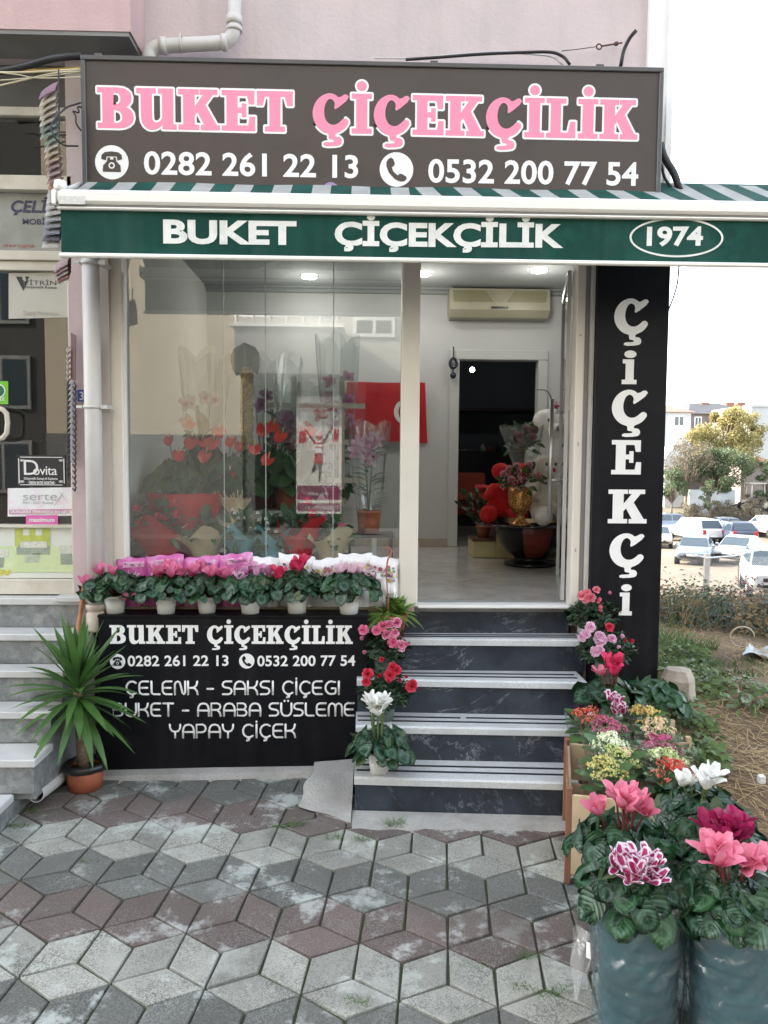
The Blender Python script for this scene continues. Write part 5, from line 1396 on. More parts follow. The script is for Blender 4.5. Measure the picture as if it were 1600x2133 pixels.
# --- azaleas
M_AZL = uvmat('azalea_leaf', 'leaf', (.012,.032,.014), (.03,.065,.025), (.05,.09,.04), .4)
def azalea(label, base, ph, R, H, nl, flowers, seed, group='azaleas standing on the steps', fs=.026):
    rn = random.Random(seed); base = Vector(base)
    r = thing('potted_azalea', label, 'potted plant', base, group)
    pot(r, base, .042, .055, ph, M_POTG)
    top = base+Vector((0,0,ph)); mb = MB()
    for i in range(nl):
        a = rn.uniform(0,6.28); el = math.asin(rn.uniform(-.5,1)); k = rn.uniform(.5,1.06)**.5
        bum = 1+.16*math.sin(3*a+seed)+.12*math.sin(5*a+2*el*3+seed)
        p = top+Vector((R*k*bum*math.cos(el)*math.cos(a), R*k*bum*math.cos(el)*math.sin(a)*.9, .03+H*k*math.sin(el)*bum))
        d = Vector((math.cos(a)*math.cos(el), math.sin(a)*math.cos(el), math.sin(el)))
        for q in range(4):
            aa = rn.uniform(0,6.28); f = d*.6+Vector((math.cos(aa),math.sin(aa),rn.uniform(-.5,.6)))
            oleaf(mb, p, f, d+Vector((rn.uniform(-.5,.5),rn.uniform(-.5,.5),.5)), rn.uniform(.019,.031), rn.uniform(.010,.015), M_AZL, rn, 2)
        if i % 5 == 0: mb.tube([top, top.lerp(p,.5)+Vector((0,0,.01)), p], .0013, M_STEMR, 4, False)
    mb.build('foliage', r)
    for (dx, dy, dz, kind, n_) in flowers:
        c = top+Vector((dx,dy,dz)); s = fs*rn.uniform(.85,1.15)
        mb = MB(); ax = Vector((dx*2,-1.0+rn.uniform(-.2,.2),.5+rn.uniform(-.2,.4))).normalized()
        x = ax.cross(Vector((0,0,1))).normalized(); y = ax.cross(x)
        for ring, (cnt, ln, le) in enumerate(((6,1.05,1.30),(6,.95,.95),(4,.7,.5)) if n_ == 1 else ((5,.8,.45),)):
            for k in range(cnt):
                a = 2*PI*k/cnt+ring*.5+rn.uniform(-.2,.2); out = x*math.cos(a)+y*math.sin(a)
                petal(mb, c+ax*(-.004+.003*ring), ax, out, s*ln, s*1.05*ln, PET[kind], le, rn.uniform(-.3,.3), rn, 3, 3, rn.uniform(-.2,.4), rn.uniform(-.35,.1))
        mb.build('flower', r)
    return r
def fl(base, ph, Y, lst):
    """flower spots given as photo pixels at depth Y"""
    out = []
    for (px, py, kind, n_) in lst:
        q = P(px,py,Y); out.append((q.x-base[0], q.y-base[1], q.z-base[2]-ph, kind, n_))
    return out
b = (P(800,1400,3.965).x, 3.965, .512)
azalea('pink flowered azalea in grey pot on the step under the fern', b, .10, .115, .10, 420, fl(b, .10, 3.86, [(812,1300,'azbi',1),(797,1305,'azpink',1),(822,1318,'azbi',1),(806,1322,'azbi',1),(818,1338,'azpink',1),(835,1345,'azbi',1),(785,1313,'azpink',1),(757,1312,'azpink',1),(827,1297,'azbi',1),(755,1330,'azbi',2),(760,1360,'azbi',2),(846,1343,'azpink',2),(800,1300,'azpink',2)]), 31)
b = (P(802,1500,3.77).x, 3.77, .337)
azalea('red flowered azalea on the step behind the white cyclamen', b, .10, .115, .105, 420, fl(b, .10, 3.66, [(818,1390,'azred',1),(812,1406,'azred',1),(826,1396,'azred',1),(766,1403,'azred',1),(763,1420,'azred',1),(860,1424,'azred',1),(857,1430,'azred',1),(810,1420,'azred',2),(791,1408,'azred',2),(846,1410,'azred',2),(833,1418,'azred',2),(795,1374,'azred',2)]), 32)
b = (P(1232,1330,4.09).x, 4.09, .687)
azalea('coral pink azalea on the top step before the pillar sign', b, .09, .135, .105, 420, fl(b, .09, 3.96, [(1213,1240,'azcoral',1),(1224,1234,'azcoral',1),(1243,1228,'azcoral',1),(1232,1245,'azcoral',1),(1220,1247,'azcoral',1),(1246,1256,'azcoral',2),(1250,1265,'azcoral',2),(1250,1272,'azcoral',2),(1270,1236,'azbi',2),(1248,1250,'azcoral',2)]), 33, fs=.023)
b = (P(1258,1420,3.93).x, 3.93, .512)
azalea('pale pink azalea with ruffled flowers between coral azalea and crimson cyclamen', b, .115, .13, .085, 420, fl(b, .115, 3.80, [(1250,1325,'azpale',1),(1245,1331,'azpale',1),(1257,1333,'azpale',1),(1250,1338,'azpale',1),(1220,1321,'azpale',1),(1213,1328,'azpale',1),(1230,1306,'azpale',1),(1275,1330,'azpale',1),(1249,1353,'azpale',1),(1241,1357,'azpale',1),(1234,1357,'azpale',2),(1270,1306,'azred',1),(1295,1326,'azpale',2),(1302,1335,'azred',2),(1315,1335,'azred',2),(1288,1348,'azpale',2)]), 34, fs=.025)
# --- white cyclamen in white pot on the lowest step
b = (P(790,1618,3.53).x, 3.53, .168)
def cf(base, ph, lst):
    out = []
    for (px, py, Y, kind) in lst: q = P(px,py,Y); out.append((q.x-base[0], q.y-base[1], q.z-base[2]-ph+.01, kind))
    return out
cyclamen('potted_cyclamen', 'white flowered cyclamen in white pot on the lowest step', b, .042, .056, .105, M_POTW, .150, .095, 80, .062, cf(b, .105, [(779,1474,3.46,'white'),(786,1484,3.44,'white'),(802,1462,3.46,'white'),(770,1463,3.48,'white'),(798,1476,3.45,'white'),(789,1490,3.42,'white'),(776,1470,3.44,'white'),(793,1468,3.43,'white')]), .056, 44, None, .08, lean=.6)
# --- crimson and two-tone cyclamens before the pillar
b = (P(1275,1500,3.72).x, 3.72, .36)
cyclamen('potted_cyclamen', 'crimson cyclamen with broad marbled leaves below the pale azalea', b, .05, .06, .10, M_POTG, .15, .075, 34, .10, cf(b, .10, [(1268,1392,3.66,'cerise'),(1280,1398,3.64,'cerise'),(1290,1385,3.66,'cerise'),(1265,1380,3.68,'cerise'),(1275,1405,3.63,'cerise'),(1253,1406,3.66,'pink')]), .058, 45, None, .12, lean=.5)
b = (P(1285,1540,3.62).x, 3.62, .30)
cyclamen('potted_cyclamen', 'pink and white striped cyclamen behind the magenta kalanchoe', b, .05, .06, .10, M_POTG, .12, .05, 22, .085, cf(b, .10, [(1268,1458,3.56,'picotee'),(1284,1468,3.55,'picotee'),(1290,1480,3.54,'picotee'),(1296,1486,3.54,'picotee'),(1283,1486,3.53,'picotee')]), .052, 46, None, .12)
b = (P(1365,1530,3.78).x, 3.78, .33)
cyclamen('leafy_pot_plant', 'dark leafy pot plant without flowers at the foot of the pillar sign', b, .05, .06, .10, M_POTG, .14, .085, 40, .075, [], .05, 47, None, .1, M_CYC2)

# --- wooden crates with sleeved kalanchoes
M_CRATE = mat('pale_crate_wood', (.52,.40,.25), .75, .15, 5, alt=(.44,.32,.19), altscale=9, coord='obj'); M_CRATED = mat('red_brown_batten', (.20,.09,.05), .7, .2, 9)
def crate(label, x0, x1, y0, y1, z0, z1, rot):
    c = Vector(((x0+x1)/2, (y0+y1)/2, 0))
    r = thing('wooden_crate', label, 'crate', (c.x, c.y, z0))
    RM = Matrix.Translation(c) @ Matrix.Rotation(rot, 4, 'Z') @ Matrix.Translation(-c)
    def part(name, *bx, m=M_CRATE):
        mb = MB(); mb.M = RM; mb.box(*bx, m, .002); mb.build(name, r)
    for a, s in ((x0,0),(x1-.010,0)):
        part('side_board', a, a+.010, y0+.012, y1-.012, z0+.05, z0+.17)
        part('side_board', a, a+.010, y0+.012, y1-.012, z0+.19, z1-.03)
    for a in (y0, y1-.010):
        part('end_board', x0+.001, x1-.001, a, a+.010, z0+.04, z0+.17); part('end_board', x0+.001, x1-.001, a, a+.010, z0+.188, z1-.025)
    for px_, py_ in ((x0-.013,y0-.001),(x1-.011,y0-.001),(x0-.013,y1-.024),(x1-.011,y1-.024)):
        part('corner_post', px_, px_+.024, py_, py_+.025, z0, z1, m=M_CRATED if px_ < x0 else M_CRATE)
    part('batten', x0-.008, x0-.001, y0+.026, y1-.026, z1-.028, z1-.004, m=M_CRATED)
    part('base_board', x0+.011, x1-.011, y0+.011, y1-.011, z0+.03, z0+.045)
crate('pale wooden crate of sleeved kalanchoes beside the lowest step', .86, 1.32, 2.78, 3.34, .005, .385, rad(-14))
crate('wooden crate tucked behind the first crate against the soil bank', 1.06, 1.52, 3.44, 3.70, .06, .37, rad(-5))
M_KL = uvmat('kalanchoe_leaf', 'leaf', (.055,.13,.035), (.09,.18,.055), (.10,.19,.07), .4)
M_SLV = glass('clear_sleeve', .06, (.97,.98,.98), .06, .03, 14)
def kalanchoe(label, c, zt, colr, bud, seed, sleeve=True, dense=1.0, R=.10, extra=None):
    rn = random.Random(seed); base = Vector((c[0], c[1], zt-.27))
    r = thing('potted_kalanchoe', label, 'potted plant', base, 'kalanchoes in clear sleeves')
    pot(r, base, .045, .058, .10, M_POTT)
    mb = MB()
    for i in range(22):
        a = i*2.4+rn.uniform(-.3,.3); t = i/21; el = .7-.75*t
        f = Vector((math.cos(a)*math.cos(el), math.sin(a)*math.cos(el), math.sin(el))); L = rn.uniform(.065,.10)
        p = base+Vector((f.x*.040, f.y*.040, .135+.055*(1-t)))
        oleaf(mb, p, f, Vector((0,0,1)), L, L*.75, M_KL, rn, 5, .2, .15, .55)
    for k in range(8):
        a = rn.uniform(0,6.28); q = Vector((c[0]+R*.6*math.cos(a), c[1]+R*.6*math.sin(a), zt-.03)); mb.tube([base+Vector((0,0,.12)), q], .0022, M_STEMG, 5, False)
    mb.build('foliage', r)
    cm = mat('floret_%02d%02d%02d' % tuple(int(v*99) for v in colr), colr, .5, .15, 60, sub=0); bm = mat('bud_%02d%02d%02d' % tuple(int(v*99) for v in bud), bud, .5, .15, 60)
    for k in range(int(9*dense)):
        a = k*2.4+rn.uniform(-.3,.3); rr = R*.78*math.sqrt((k+.4)/(9*dense)); hc = Vector((c[0]+rr*math.cos(a), c[1]+rr*math.sin(a), zt-.022-.9*rr*rr/R+rn.uniform(-.012,.012)))
        if extra and k in extra: c2 = mat('floret_%02d%02d%02d' % tuple(int(v*99) for v in extra[k]), extra[k], .5, .15, 60); b2 = c2
        else: c2, b2 = cm, bm
        mb = MB()
        for j in range(34):
            aa = rn.uniform(0,6.28); e2 = math.asin(rn.uniform(-.1,1)); s = .030*rn.uniform(.8,1.08)
            p = hc+Vector((s*math.cos(e2)*math.cos(aa), s*math.cos(e2)*math.sin(aa), s*.65*math.sin(e2)))
            if rn.random() < .55: mb.ball(p, rn.uniform(.0032,.0046), b2, 5, 3, (1,1,1.3))
            else:
                d = (p-hc).normalized(); x = d.cross(Vector((.3,.2,1))).normalized(); y = d.cross(x); t0 = rn.uniform(0,6)
                for w in range(4):
                    u = x*math.cos(t0+w*PI/2)+y*math.sin(t0+w*PI/2); v = d.cross(u)
                    mb.poly([p, p+u*.0045-v*.003+d*.001, p+u*.0085+d*.0005, p+u*.0045+v*.003+d*.001], c2)
        mb.build('flower_head', r)
    if sleeve:
        mb = MB(); n = 28; ph = rn.uniform(0,6); rings = []
        for (rd, z) in ((.06,.02),(.075,.10),(.095,.17),(.112,.235)):
            rings.append([mb.av(base+Vector(((rd*(1+.03*math.sin(5*2*PI*j/n+ph)))*math.cos(2*PI*j/n), (rd*(1+.03*math.sin(5*2*PI*j/n+ph)))*math.sin(2*PI*j/n), z+(.022*abs(math.sin(2*PI*j/n*2+ph)) if z > .2 else 0)))) for j in range(n)])
        for k in range(3):
            for j in range(n): mb.face((rings[k][j], rings[k][(j+1)%n], rings[k+1][(j+1)%n], rings[k+1][j]), M_SLV, j % 7 != 0)
        mb.build('sleeve', r)
    return r
RED=(.50,.035,.02); ORG=(.58,.16,.10); MAG=(.40,.045,.16); MAGB=(.42,.12,.16); GRW=(.66,.72,.42); GRB=(.42,.52,.18); YEL=(.56,.46,.15); YLB=(.42,.42,.14); PCH=(.72,.46,.32); PCB=(.56,.52,.26); ORY=(.58,.36,.08)
KAL = [
 (1225,1476,3.55,RED,ORG,'red kalanchoe in sleeve beside the white marble tread'),
 (1268,1497,3.40,MAG,MAGB,'magenta kalanchoe in sleeve between the red and the white ones'),
 (1268,1530,3.20,(.78,.80,.66),GRW,'white and green budded kalanchoe in sleeve inside the crate'),
 (1292,1558,3.06,YLB,GRB,'greenish yellow kalanchoe in sleeve with one peach cluster'),
 (1264,1585,2.92,YEL,YLB,'yellow kalanchoe in sleeve with big bare leaves at crate front'),
 (1345,1472,3.55,ORY,YEL,'orange yellow kalanchoe in sleeve nearest the pillar sign'),
 (1368,1501,3.40,PCH,PCB,'peach kalanchoe in sleeve behind the magenta one'),
 (1377,1537,3.20,MAG,MAGB,'magenta kalanchoe in sleeve next to the lime budded one'),
 (1388,1563,3.06,GRW,GRB,'lime green budded kalanchoe in sleeve between magenta and red'),
 (1400,1588,2.92,RED,ORG,'red kalanchoe in sleeve just behind the white cyclamen flowers'),
]
for i, (px, py, Y, c1, c2, lab) in enumerate(KAL):
    q = P(px,py,Y)
    kalanchoe(lab, (q.x,q.y), q.z+.012, c1, c2, 80+i, extra={0: PCH} if i == 3 else None)

# --- big cyclamens in film-wrapped buckets
M_FILM = glass('clear_film', .12, (.86,.95,.97), .13, .07, 30)
M_BUCK = mat('teal_bucket', (.020,.080,.095), .42, .2, 5, alt=(.03,.11,.125), altscale=6)
def bucket(label, x, y, zt, R, seed, tagp=None):
    rn = random.Random(seed)
    r = thing('wrapped_bucket', label, 'bucket', (x,y,0), 'teal buckets wrapped in clear film')
    mb = MB(); n = 40; prof_ = []
    for i in range(29):
        t = i/28; prof_.append((R*(.86+.12*t)+.0032*math.sin(i*2.1), .003+(zt-.003)*t))
    prof_ += [(R*.93, zt-.004),(R*.90, zt-.05)]
    mb.lathe(prof_, (x,y,0), M_BUCK, n, True, .010, seed=seed); mb.lathe([(R*.905,zt-.045),(.001,zt-.045)], (x,y,0), M_PEAT, n, capb=False)
    mb.build('bucket_wall', r)
    mb = MB(); rings = []
    for i in range(81):
        t = i/80; rr = []
        for j in range(140):
            a = 2*PI*j/140
            w = R*(.90+.12*t)+.004+.0062*mnoise.ridged_multi_fractal(Vector((2.2*math.cos(a)+seed*3.1, 2.2*math.sin(a), 7.5*t+1.2*math.sin(2*a))), .9, 2.1, 4, 1.0, 2.0)+.003*math.sin(7*a+13*t)
            z = .004+(zt+.03)*t+(.028*math.sin(2*a+seed)+.012*math.sin(5*a) if i == 80 else 0)
            rr.append(mb.av((x+w*math.cos(a), y+w*math.sin(a), z)))
        rings.append(rr)
    for i in range(80):
        for j in range(140): mb.face((rings[i][j], rings[i][(j+1)%140], rings[i+1][(j+1)%140], rings[i+1][j]), M_FILM, True)
    mb.build('film_wrap', r)
    if tagp:
        mb = MB(); d = Vector((x,y,0))
        pts = [P(*q) for q in tagp]
        def flap(u, v): p = pts[0].lerp(pts[1],u).lerp(pts[3].lerp(pts[2],u), v); return p+Vector((.004*math.sin(9*v+u*4), .012*math.sin(7*u+3*v), 0))
        mb.grid(flap, 14, 18, glass('loose_film', .12, (.80,.84,.86), .12, .45, 30), True); mb.build('film_flap', r)
    return r
def bag_tag(px, py, Y, name_root):
    mb = MB(); a = P(px,py,Y); mb.hexa([a+Vector((0,0,-.045)), a+Vector((.011,-.006,-.047)), a+Vector((.011,-.0045,-.047)), a+Vector((0,.0015,-.045))], [a, a+Vector((.008,-.006,0)), a+Vector((.008,-.0045,0)), a+Vector((0,.0015,0))], M_WINK); mb.build('paper_tag', name_root)
xA, xB_ = P(1330,1960,2.12).x, P(1527,1960,2.05).x
b_ = bucket('teal film-wrapped bucket with loose film flap and striped cyclamen on top', xA, 2.12, .385, .122, 1, [(1192,1930,2.06),(1242,1945,2.04),(1222,2060,2.03),(1194,2085,2.04)]); bag_tag(1222,1962,2.02,b_)
bucket('teal film-wrapped bucket at the picture edge holding the salmon pink cyclamen', xB_, 2.05, .405, .122, 2)
bucket('teal film-wrapped bucket mostly hidden under the pale pink cyclamen', P(1300,1850,2.46).x, 2.46, .31, .115, 3)
bucket('teal film-wrapped bucket mostly hidden behind the magenta cyclamen', P(1500,1800,2.42).x, 2.42, .33, .115, 4)
bucket('teal film-wrapped bucket mostly hidden under the white flowered cyclamen', P(1440,1760,2.66).x, 2.68, .33, .10, 5)
def big(label, px, py, Y, zr, R, H, n, L, kind, fl_, fs, seed, lean=.5, yellow=.015):
    x = P(px,py,Y).x; b = Vector((x, Y, zr-.10))
    return cyclamen('large_cyclamen', label, b, .05, .065, .10, M_POTG, R, H, n, L, cf(b, .10, [(a,c,d,kind) for a, c, d in fl_]), fs, seed, 'large cyclamens in the film-wrapped buckets', yellow, lean=lean)
big('large cyclamen with white edged magenta striped flowers in front bucket', 1325, 1900, 2.12, .385, .155, .085, 110, .062, 'picotee', [(1300,1812,2.08),(1318,1795,2.10),(1340,1800,2.09),(1352,1812,2.07),(1325,1822,2.04),(1345,1835,2.04),(1366,1805,2.08),(1284,1808,2.10),(1312,1838,2.03),(1333,1812,2.06),(1368,1832,2.05),(1322,1785,2.12),(1290,1790,2.13),(1350,1790,2.11)], .042, 51, .75)
big('large cyclamen with pale pink upswept flowers behind the striped one', 1300, 1790, 2.46, .345, .175, .09, 110, .066, 'pink', [(1300,1672,2.42),(1318,1668,2.44),(1285,1668,2.42),(1308,1690,2.39),(1296,1682,2.38),(1345,1697,2.42),(1330,1685,2.42),(1246,1695,2.44),(1322,1680,2.40)], .062, 52, .5)
big('large cyclamen with white butterfly flowers beside the straw covered bank', 1455, 1700, 2.68, .36, .155, .09, 84, .068, 'white', [(1422,1636,2.62),(1436,1634,2.63),(1464,1628,2.62),(1476,1632,2.60),(1470,1642,2.58),(1482,1622,2.63)], .058, 53, .55, .14)
big('large cyclamen with salmon pink flowers on tall red stems at the picture edge', 1522, 1890, 2.05, .405, .155, .09, 110, .064, 'pink', [(1492,1790,2.0),(1480,1778,2.02),(1505,1782,2.0),(1497,1800,1.97),(1515,1795,1.99),(1545,1795,2.0),(1555,1805,1.99),(1585,1800,2.0),(1488,1768,2.03)], .058, 54, .65)
big('large cyclamen with deep magenta flowers behind the salmon pink one', 1500, 1800, 2.42, .36, .155, .09, 90, .068, 'magenta', [(1500,1735,2.34),(1522,1728,2.34),(1540,1738,2.32),(1512,1748,2.30),(1530,1755,2.30),(1470,1728,2.38),(1550,1745,2.34),(1485,1738,2.34),(1535,1722,2.38)], .066, 55, .6)

# --- yucca
yb = G(178,1640); rn = random.Random(9)
r = thing('yucca_plant', 'spiky yucca with one thick trunk in terracotta pot by the steps', 'potted plant', (yb.x, yb.y, 0))
c = Vector((yb.x, yb.y, .0))
mb = MB(); mb.lathe([(.05,.002),(.082,.002),(.086,.06),(.088,.118),(.084,.119),(.080,.10)], c, mat('terracotta_clay', (.36,.105,.05), .7, .12, 14, alt=(.28,.085,.045), altscale=8), 28); mb.build('pot', r)
mb = MB(); mb.lathe([(.0795,.098),(.001,.11)], c, M_PEAT, 24, capb=False)
mb.lathe([(.095,.095),(.098,.11),(.091,.135),(.080,.130),(.079,.11)], c, mat('black_liner', (.012,.012,.012), .35, .2, 30), 30, True, .05, capb=False, seed=3); mb.build('soil_liner', r)
top = P(162,1438,3.70)
mb = MB(); pts = [c+Vector((-.01,0,.10)), c.lerp(top,.5)+Vector((-.005,0,.03)), top]
mb.tube([pts[0], pts[0].lerp(pts[1],.5), pts[1], pts[1].lerp(pts[2],.5), pts[2]], [.030,.026,.024,.022,.022], mat('fibrous_trunk', (.20,.145,.09), .9, .35, 60, .9, 140), 12); mb.build('trunk', r)
mb = MB(); M_YUC = uvmat('yucca_leaf', 'leaf', (.045,.115,.025), (.085,.18,.045), (.11,.21,.06), .42)
for i in range(74):
    t = i/73; a = i*2.39996+rn.uniform(-.3,.3); el = 1.42-2.25*t**1.15+rn.uniform(-.12,.12); L = rn.uniform(.28,.39)*(1-.12*t)
    d = Vector((math.cos(a)*math.cos(el), math.sin(a)*math.cos(el), math.sin(el))); s = d.cross(Vector((0,0,1))).normalized(); n_ = s.cross(d)
    W = rn.uniform(.034,.044); dr = rn.uniform(.10,.38)*(math.cos(el))
    b0 = top+Vector((0,0,.03-.09*t))+d*.015
    def fn(u, v):
        aa = (u-.5)*2; hw = W*.5*(min(1,.55+v*1.2) if v < .4 else 1)*(1-max(0,(v-.55)/.45)**1.6)
        return b0+d*(L*v)+s*(aa*hw)+n_*(abs(aa)*hw*.35)-Vector((0,0,dr*L*v*v))
    mb.grid(fn, 2, 7, M_YUC, True)
mb.build('foliage', r)
# =================================================================== INSIDE THE FLOWER SHOP
def ipos(px, py, Y): return P(px, py, Y)
# air conditioner
a, b = P(932,667,7.08), P(1136,612,7.08)
r = thing('air_conditioner', 'cream split air conditioner on the wall above the inner doorway', 'air conditioner', ((a.x+b.x)/2, 7.0, a.z))
M_AC = mat('ac_cream', (.33,.32,.235), .4, .05, 4); M_ACP = mat('ac_olive_panel', (.21,.205,.12), .35, .06, 6)
x0, x1, z0, z1 = a.x, b.x, a.z, b.z
mb = MB(); mb.hexa([(x0+.01,6.93,z0),(x1-.01,6.93,z0),(x1-.01,7.098,z0),(x0+.01,7.098,z0)], [(x0,6.88,z0+.06),(x1,6.88,z0+.06),(x1,7.098,z0+.06),(x0,7.098,z0+.06)], M_AC)
mb.hexa([(x0,6.88,z0+.061),(x1,6.88,z0+.061),(x1,7.098,z0+.061),(x0,7.098,z0+.061)], [(x0,6.90,z1),(x1,6.90,z1),(x1,7.098,z1),(x0,7.098,z1)], M_AC); mb.build('casing', r)
w = x1-x0; h = z1-z0
mb = MB(); yf = lambda z: 6.876+.02*(z-z0-.06)/(h-.06)
A = lambda u, v, d=0: (x0+w*u, yf(z0+h*v)-d, z0+h*v)
mb.poly([A(.04,.52),A(.44,.52),A(.36,.93),A(.03,.93)], M_ACP); mb.poly([A(.56,.52),A(.96,.52),A(.97,.93),A(.64,.93)], M_ACP); mb.poly([A(.455,.54),A(.5,.50),A(.545,.54),A(.63,.93),A(.37,.93)], mat('ac_badge_panel', (.27,.26,.18), .4, .05, 4)); mb.build('front_panel', r)
mb = MB(); mb.poly([A(.41,.28,.006),A(.58,.28,.006),A(.58,.36,.006),A(.41,.36,.006)], mat('ac_dark', (.02,.02,.02), .3)); mb.build('display', r)
# red flag with white crescent and star on the back wall
fl_a, fl_b = P(722,922,7.05), P(886,797,7.05)
r = thing('red_flag', 'red flag with white crescent and star hung on the back wall', 'flag', (fl_a.x, 7.05, fl_b.z))
M_FLAG = mat('flag_red', (.50,.012,.02), .75, .08, 5)
def fg(u, v, d=0): return Vector((fl_a.x+(fl_b.x-fl_a.x)*u+.04*v*(u-.3), 7.075-.02*math.sin(9*u+2*v)-.01-d, fl_b.z+(fl_a.z-fl_b.z)*v*(1-.06*(1-u))))
mb = MB(); mb.grid(lambda u, v: fg(u, 1-v), 24, 8, M_FLAG, True, False); mb.build('cloth', r)
mb = MB(); cr = [ (.75+.155*math.cos(rad(t)), .50-.22*math.sin(rad(t))) for t in range(40, 321, 10)]+[(.775+.125*math.cos(rad(t)), .50-.178*math.sin(rad(t))) for t in range(310, 49, -10)]
flat_loops(mb, [cr], lambda u, v: tuple(fg(u,v,.006)), M_WHITEL)
flat_loops(mb, [[(.85+(.055 if k % 2 == 0 else .028)*math.cos(rad(180+36*k)), .50-(.10 if k % 2 == 0 else .04)*math.sin(rad(180+36*k))) for k in range(10)]], lambda u, v: tuple(fg(u,v,.006)), M_WHITEL)
mb.build('crescent_and_star', r)
# wall socket ornament by the inner door
r = thing('door_charm', 'dark hanging charm on the inner door frame', 'ornament', P(944,760,7.04))
mb = MB(); c = P(944,757,7.05); M_DKB = mat('dark_blue_glass', (.02,.025,.05), .25, .2, 30)
mb.tube([c+Vector((.030*math.cos(t),-.012,.042*math.sin(t))) for t in [2*PI*i/16 for i in range(17)]], .014, M_DKB, 8, False); mb.build('ring', r)
mb = MB(); mb.tube([c+Vector((0,-.01,.15)), c+Vector((0,-.012,.05))], .006, M_DKB, 6); mb.tube([c+Vector((0,-.01,-.05)), c+Vector((0,-.012,-.09))], .006, M_DKB, 6); mb.ball(c+Vector((0,-.015,-.11)), .03, M_DKB, 8, 6); mb.build('tassel', r)
# glass table with the bowl-shaped base
ZTAB = P(1100,1090,5.85).z
tc = Vector((P(1105,1100,5.85).x, 5.85, ZF))
r = thing('glass_table', 'dark glass table on a black and red lacquered urn base', 'table', tc)
M_LACQ = mat('black_lacquer', (.006,.006,.007), .22, .2, 8, spec=.35); M_OXB = mat('oxblood_lacquer', (.13,.018,.012), .25, .2, 8); M_GOLD = mat('gold_trim', (.50,.32,.10), .3, .2, 20, metal=.8)
mb = MB(); mb.lathe([(.001,-.006),(.42,-.006),(.425,0),(.42,.006),(.001,.006)], (tc.x,tc.y,ZTAB), mat('dark_table_glass', (.012,.014,.016), .06, .1, 3), 40); mb.build('table_top', r)
hb_ = ZTAB-.006-ZF
mb = MB(); mb.lathe([(.001,.0),(.20,.0),(.20,.025),(.13,.04),(.125,.06),(.185,.11),(.235,.18),(.262,.26),(.265,.32),(.25,.375),(.22,hb_-.05),(.21,hb_-.045),(.235,hb_-.02),(.19,hb_-.003),(.001,hb_-.002)], tc, M_LACQ, 24); mb.build('base', r)
mb = MB(); pr_ = [(.140,.072),(.187,.11),(.237,.18),(.264,.26),(.266,.30)]
for (ra, za), (rb, zb2) in zip(pr_, pr_[1:]):
    for i in range(6):
        t0, t1 = rad(-90-24+8*i), rad(-90-24+8*(i+1))
        e = .004
        mb.poly([tc+Vector(((ra+e)*math.cos(t0),(ra+e)*math.sin(t0),za)), tc+Vector(((ra+e)*math.cos(t1),(ra+e)*math.sin(t1),za)), tc+Vector(((rb+e)*math.cos(t1),(rb+e)*math.sin(t1),zb2)), tc+Vector(((rb+e)*math.cos(t0),(rb+e)*math.sin(t0),zb2))], M_OXB)
mb.build('red_panel', r)
mb = MB()
for i in range(10):
    t0, t1 = rad(-140+10*i), rad(-140+10*(i+1)); e = .268
    m_ = mat('ivory_inlay', (.72,.62,.42), .3, .1, 9) if 2 < i < 7 else M_GOLD
    mb.poly([tc+Vector((e*math.cos(t0),e*math.sin(t0),.345)), tc+Vector((e*math.cos(t1),e*math.sin(t1),.345)), tc+Vector((e*math.cos(t1),e*math.sin(t1),.375)), tc+Vector((e*math.cos(t0),e*math.sin(t0),.375))], m_)
mb.build('inlay_band', r)
# stepped display stand
a = P(986,1170,6.25)
sx0, sx1, sx2 = P(985,1170,6.25).x, P(1033,1170,6.25).x, P(1110,1170,6.25).x
zs0, zs1 = P(1000,1128,6.25).z, P(1060,1088,6.25).z
r = thing('display_stand', 'cream stepped wooden display stand behind the glass table', 'display stand', (sx1, 6.3, ZF))
M_CRS = mat('cream_board', (.56,.50,.26), .5, .05, 5); M_BRN = mat('brown_edge', (.10,.05,.035), .5, .1, 9)
mb = MB(); mb.box(sx0, sx1-.001, 6.25, 6.55, ZF+.002, zs0, M_CRS, .004); mb.box(sx1, sx2, 6.25, 6.55, ZF+.002, zs1, M_CRS, .004); mb.build('body', r)
mb = MB(); mb.box(sx0-.004, sx1-.002, 6.246, 6.55, zs0+.001, zs0+.02, M_BRN); mb.box(sx1-.012, sx1-.0015, 6.246, 6.55, zs0+.021, zs1, M_BRN); mb.build('step_edging', r)
r = thing('potted_plant', 'small dark plant in red pot on the lower step of the stand', 'potted plant', P(1008,1122,6.35))
c = Vector((P(1008,1122,6.35).x, 6.38, zs0+.021)); rn = random.Random(3)
pot(r, c, .045, .062, .10, M_POTT)
mb = MB()
for i in range(60):
    a_ = rn.uniform(0,6.28); el = rn.uniform(.2,1.4); d = Vector((math.cos(a_)*math.cos(el), math.sin(a_)*math.cos(el), math.sin(el)))
    p = c+Vector((0,0,.10))+d*rn.uniform(.02,.32); oleaf(mb, p, d, Vector((0,-1,.5)), .09, .03, M_AZL, rn, 3)
mb.build('foliage', r)
mb = MB(); q = P(1003,1022,6.3)
for k in range(14):
    out = Vector((math.cos(k*2.4), math.sin(k*2.4), 0)); petal(mb, q, Vector((0,-.3,1)).normalized(), out, .07, .03, PET['azred'], .9, 0, rn)
mb.build('flower', r)
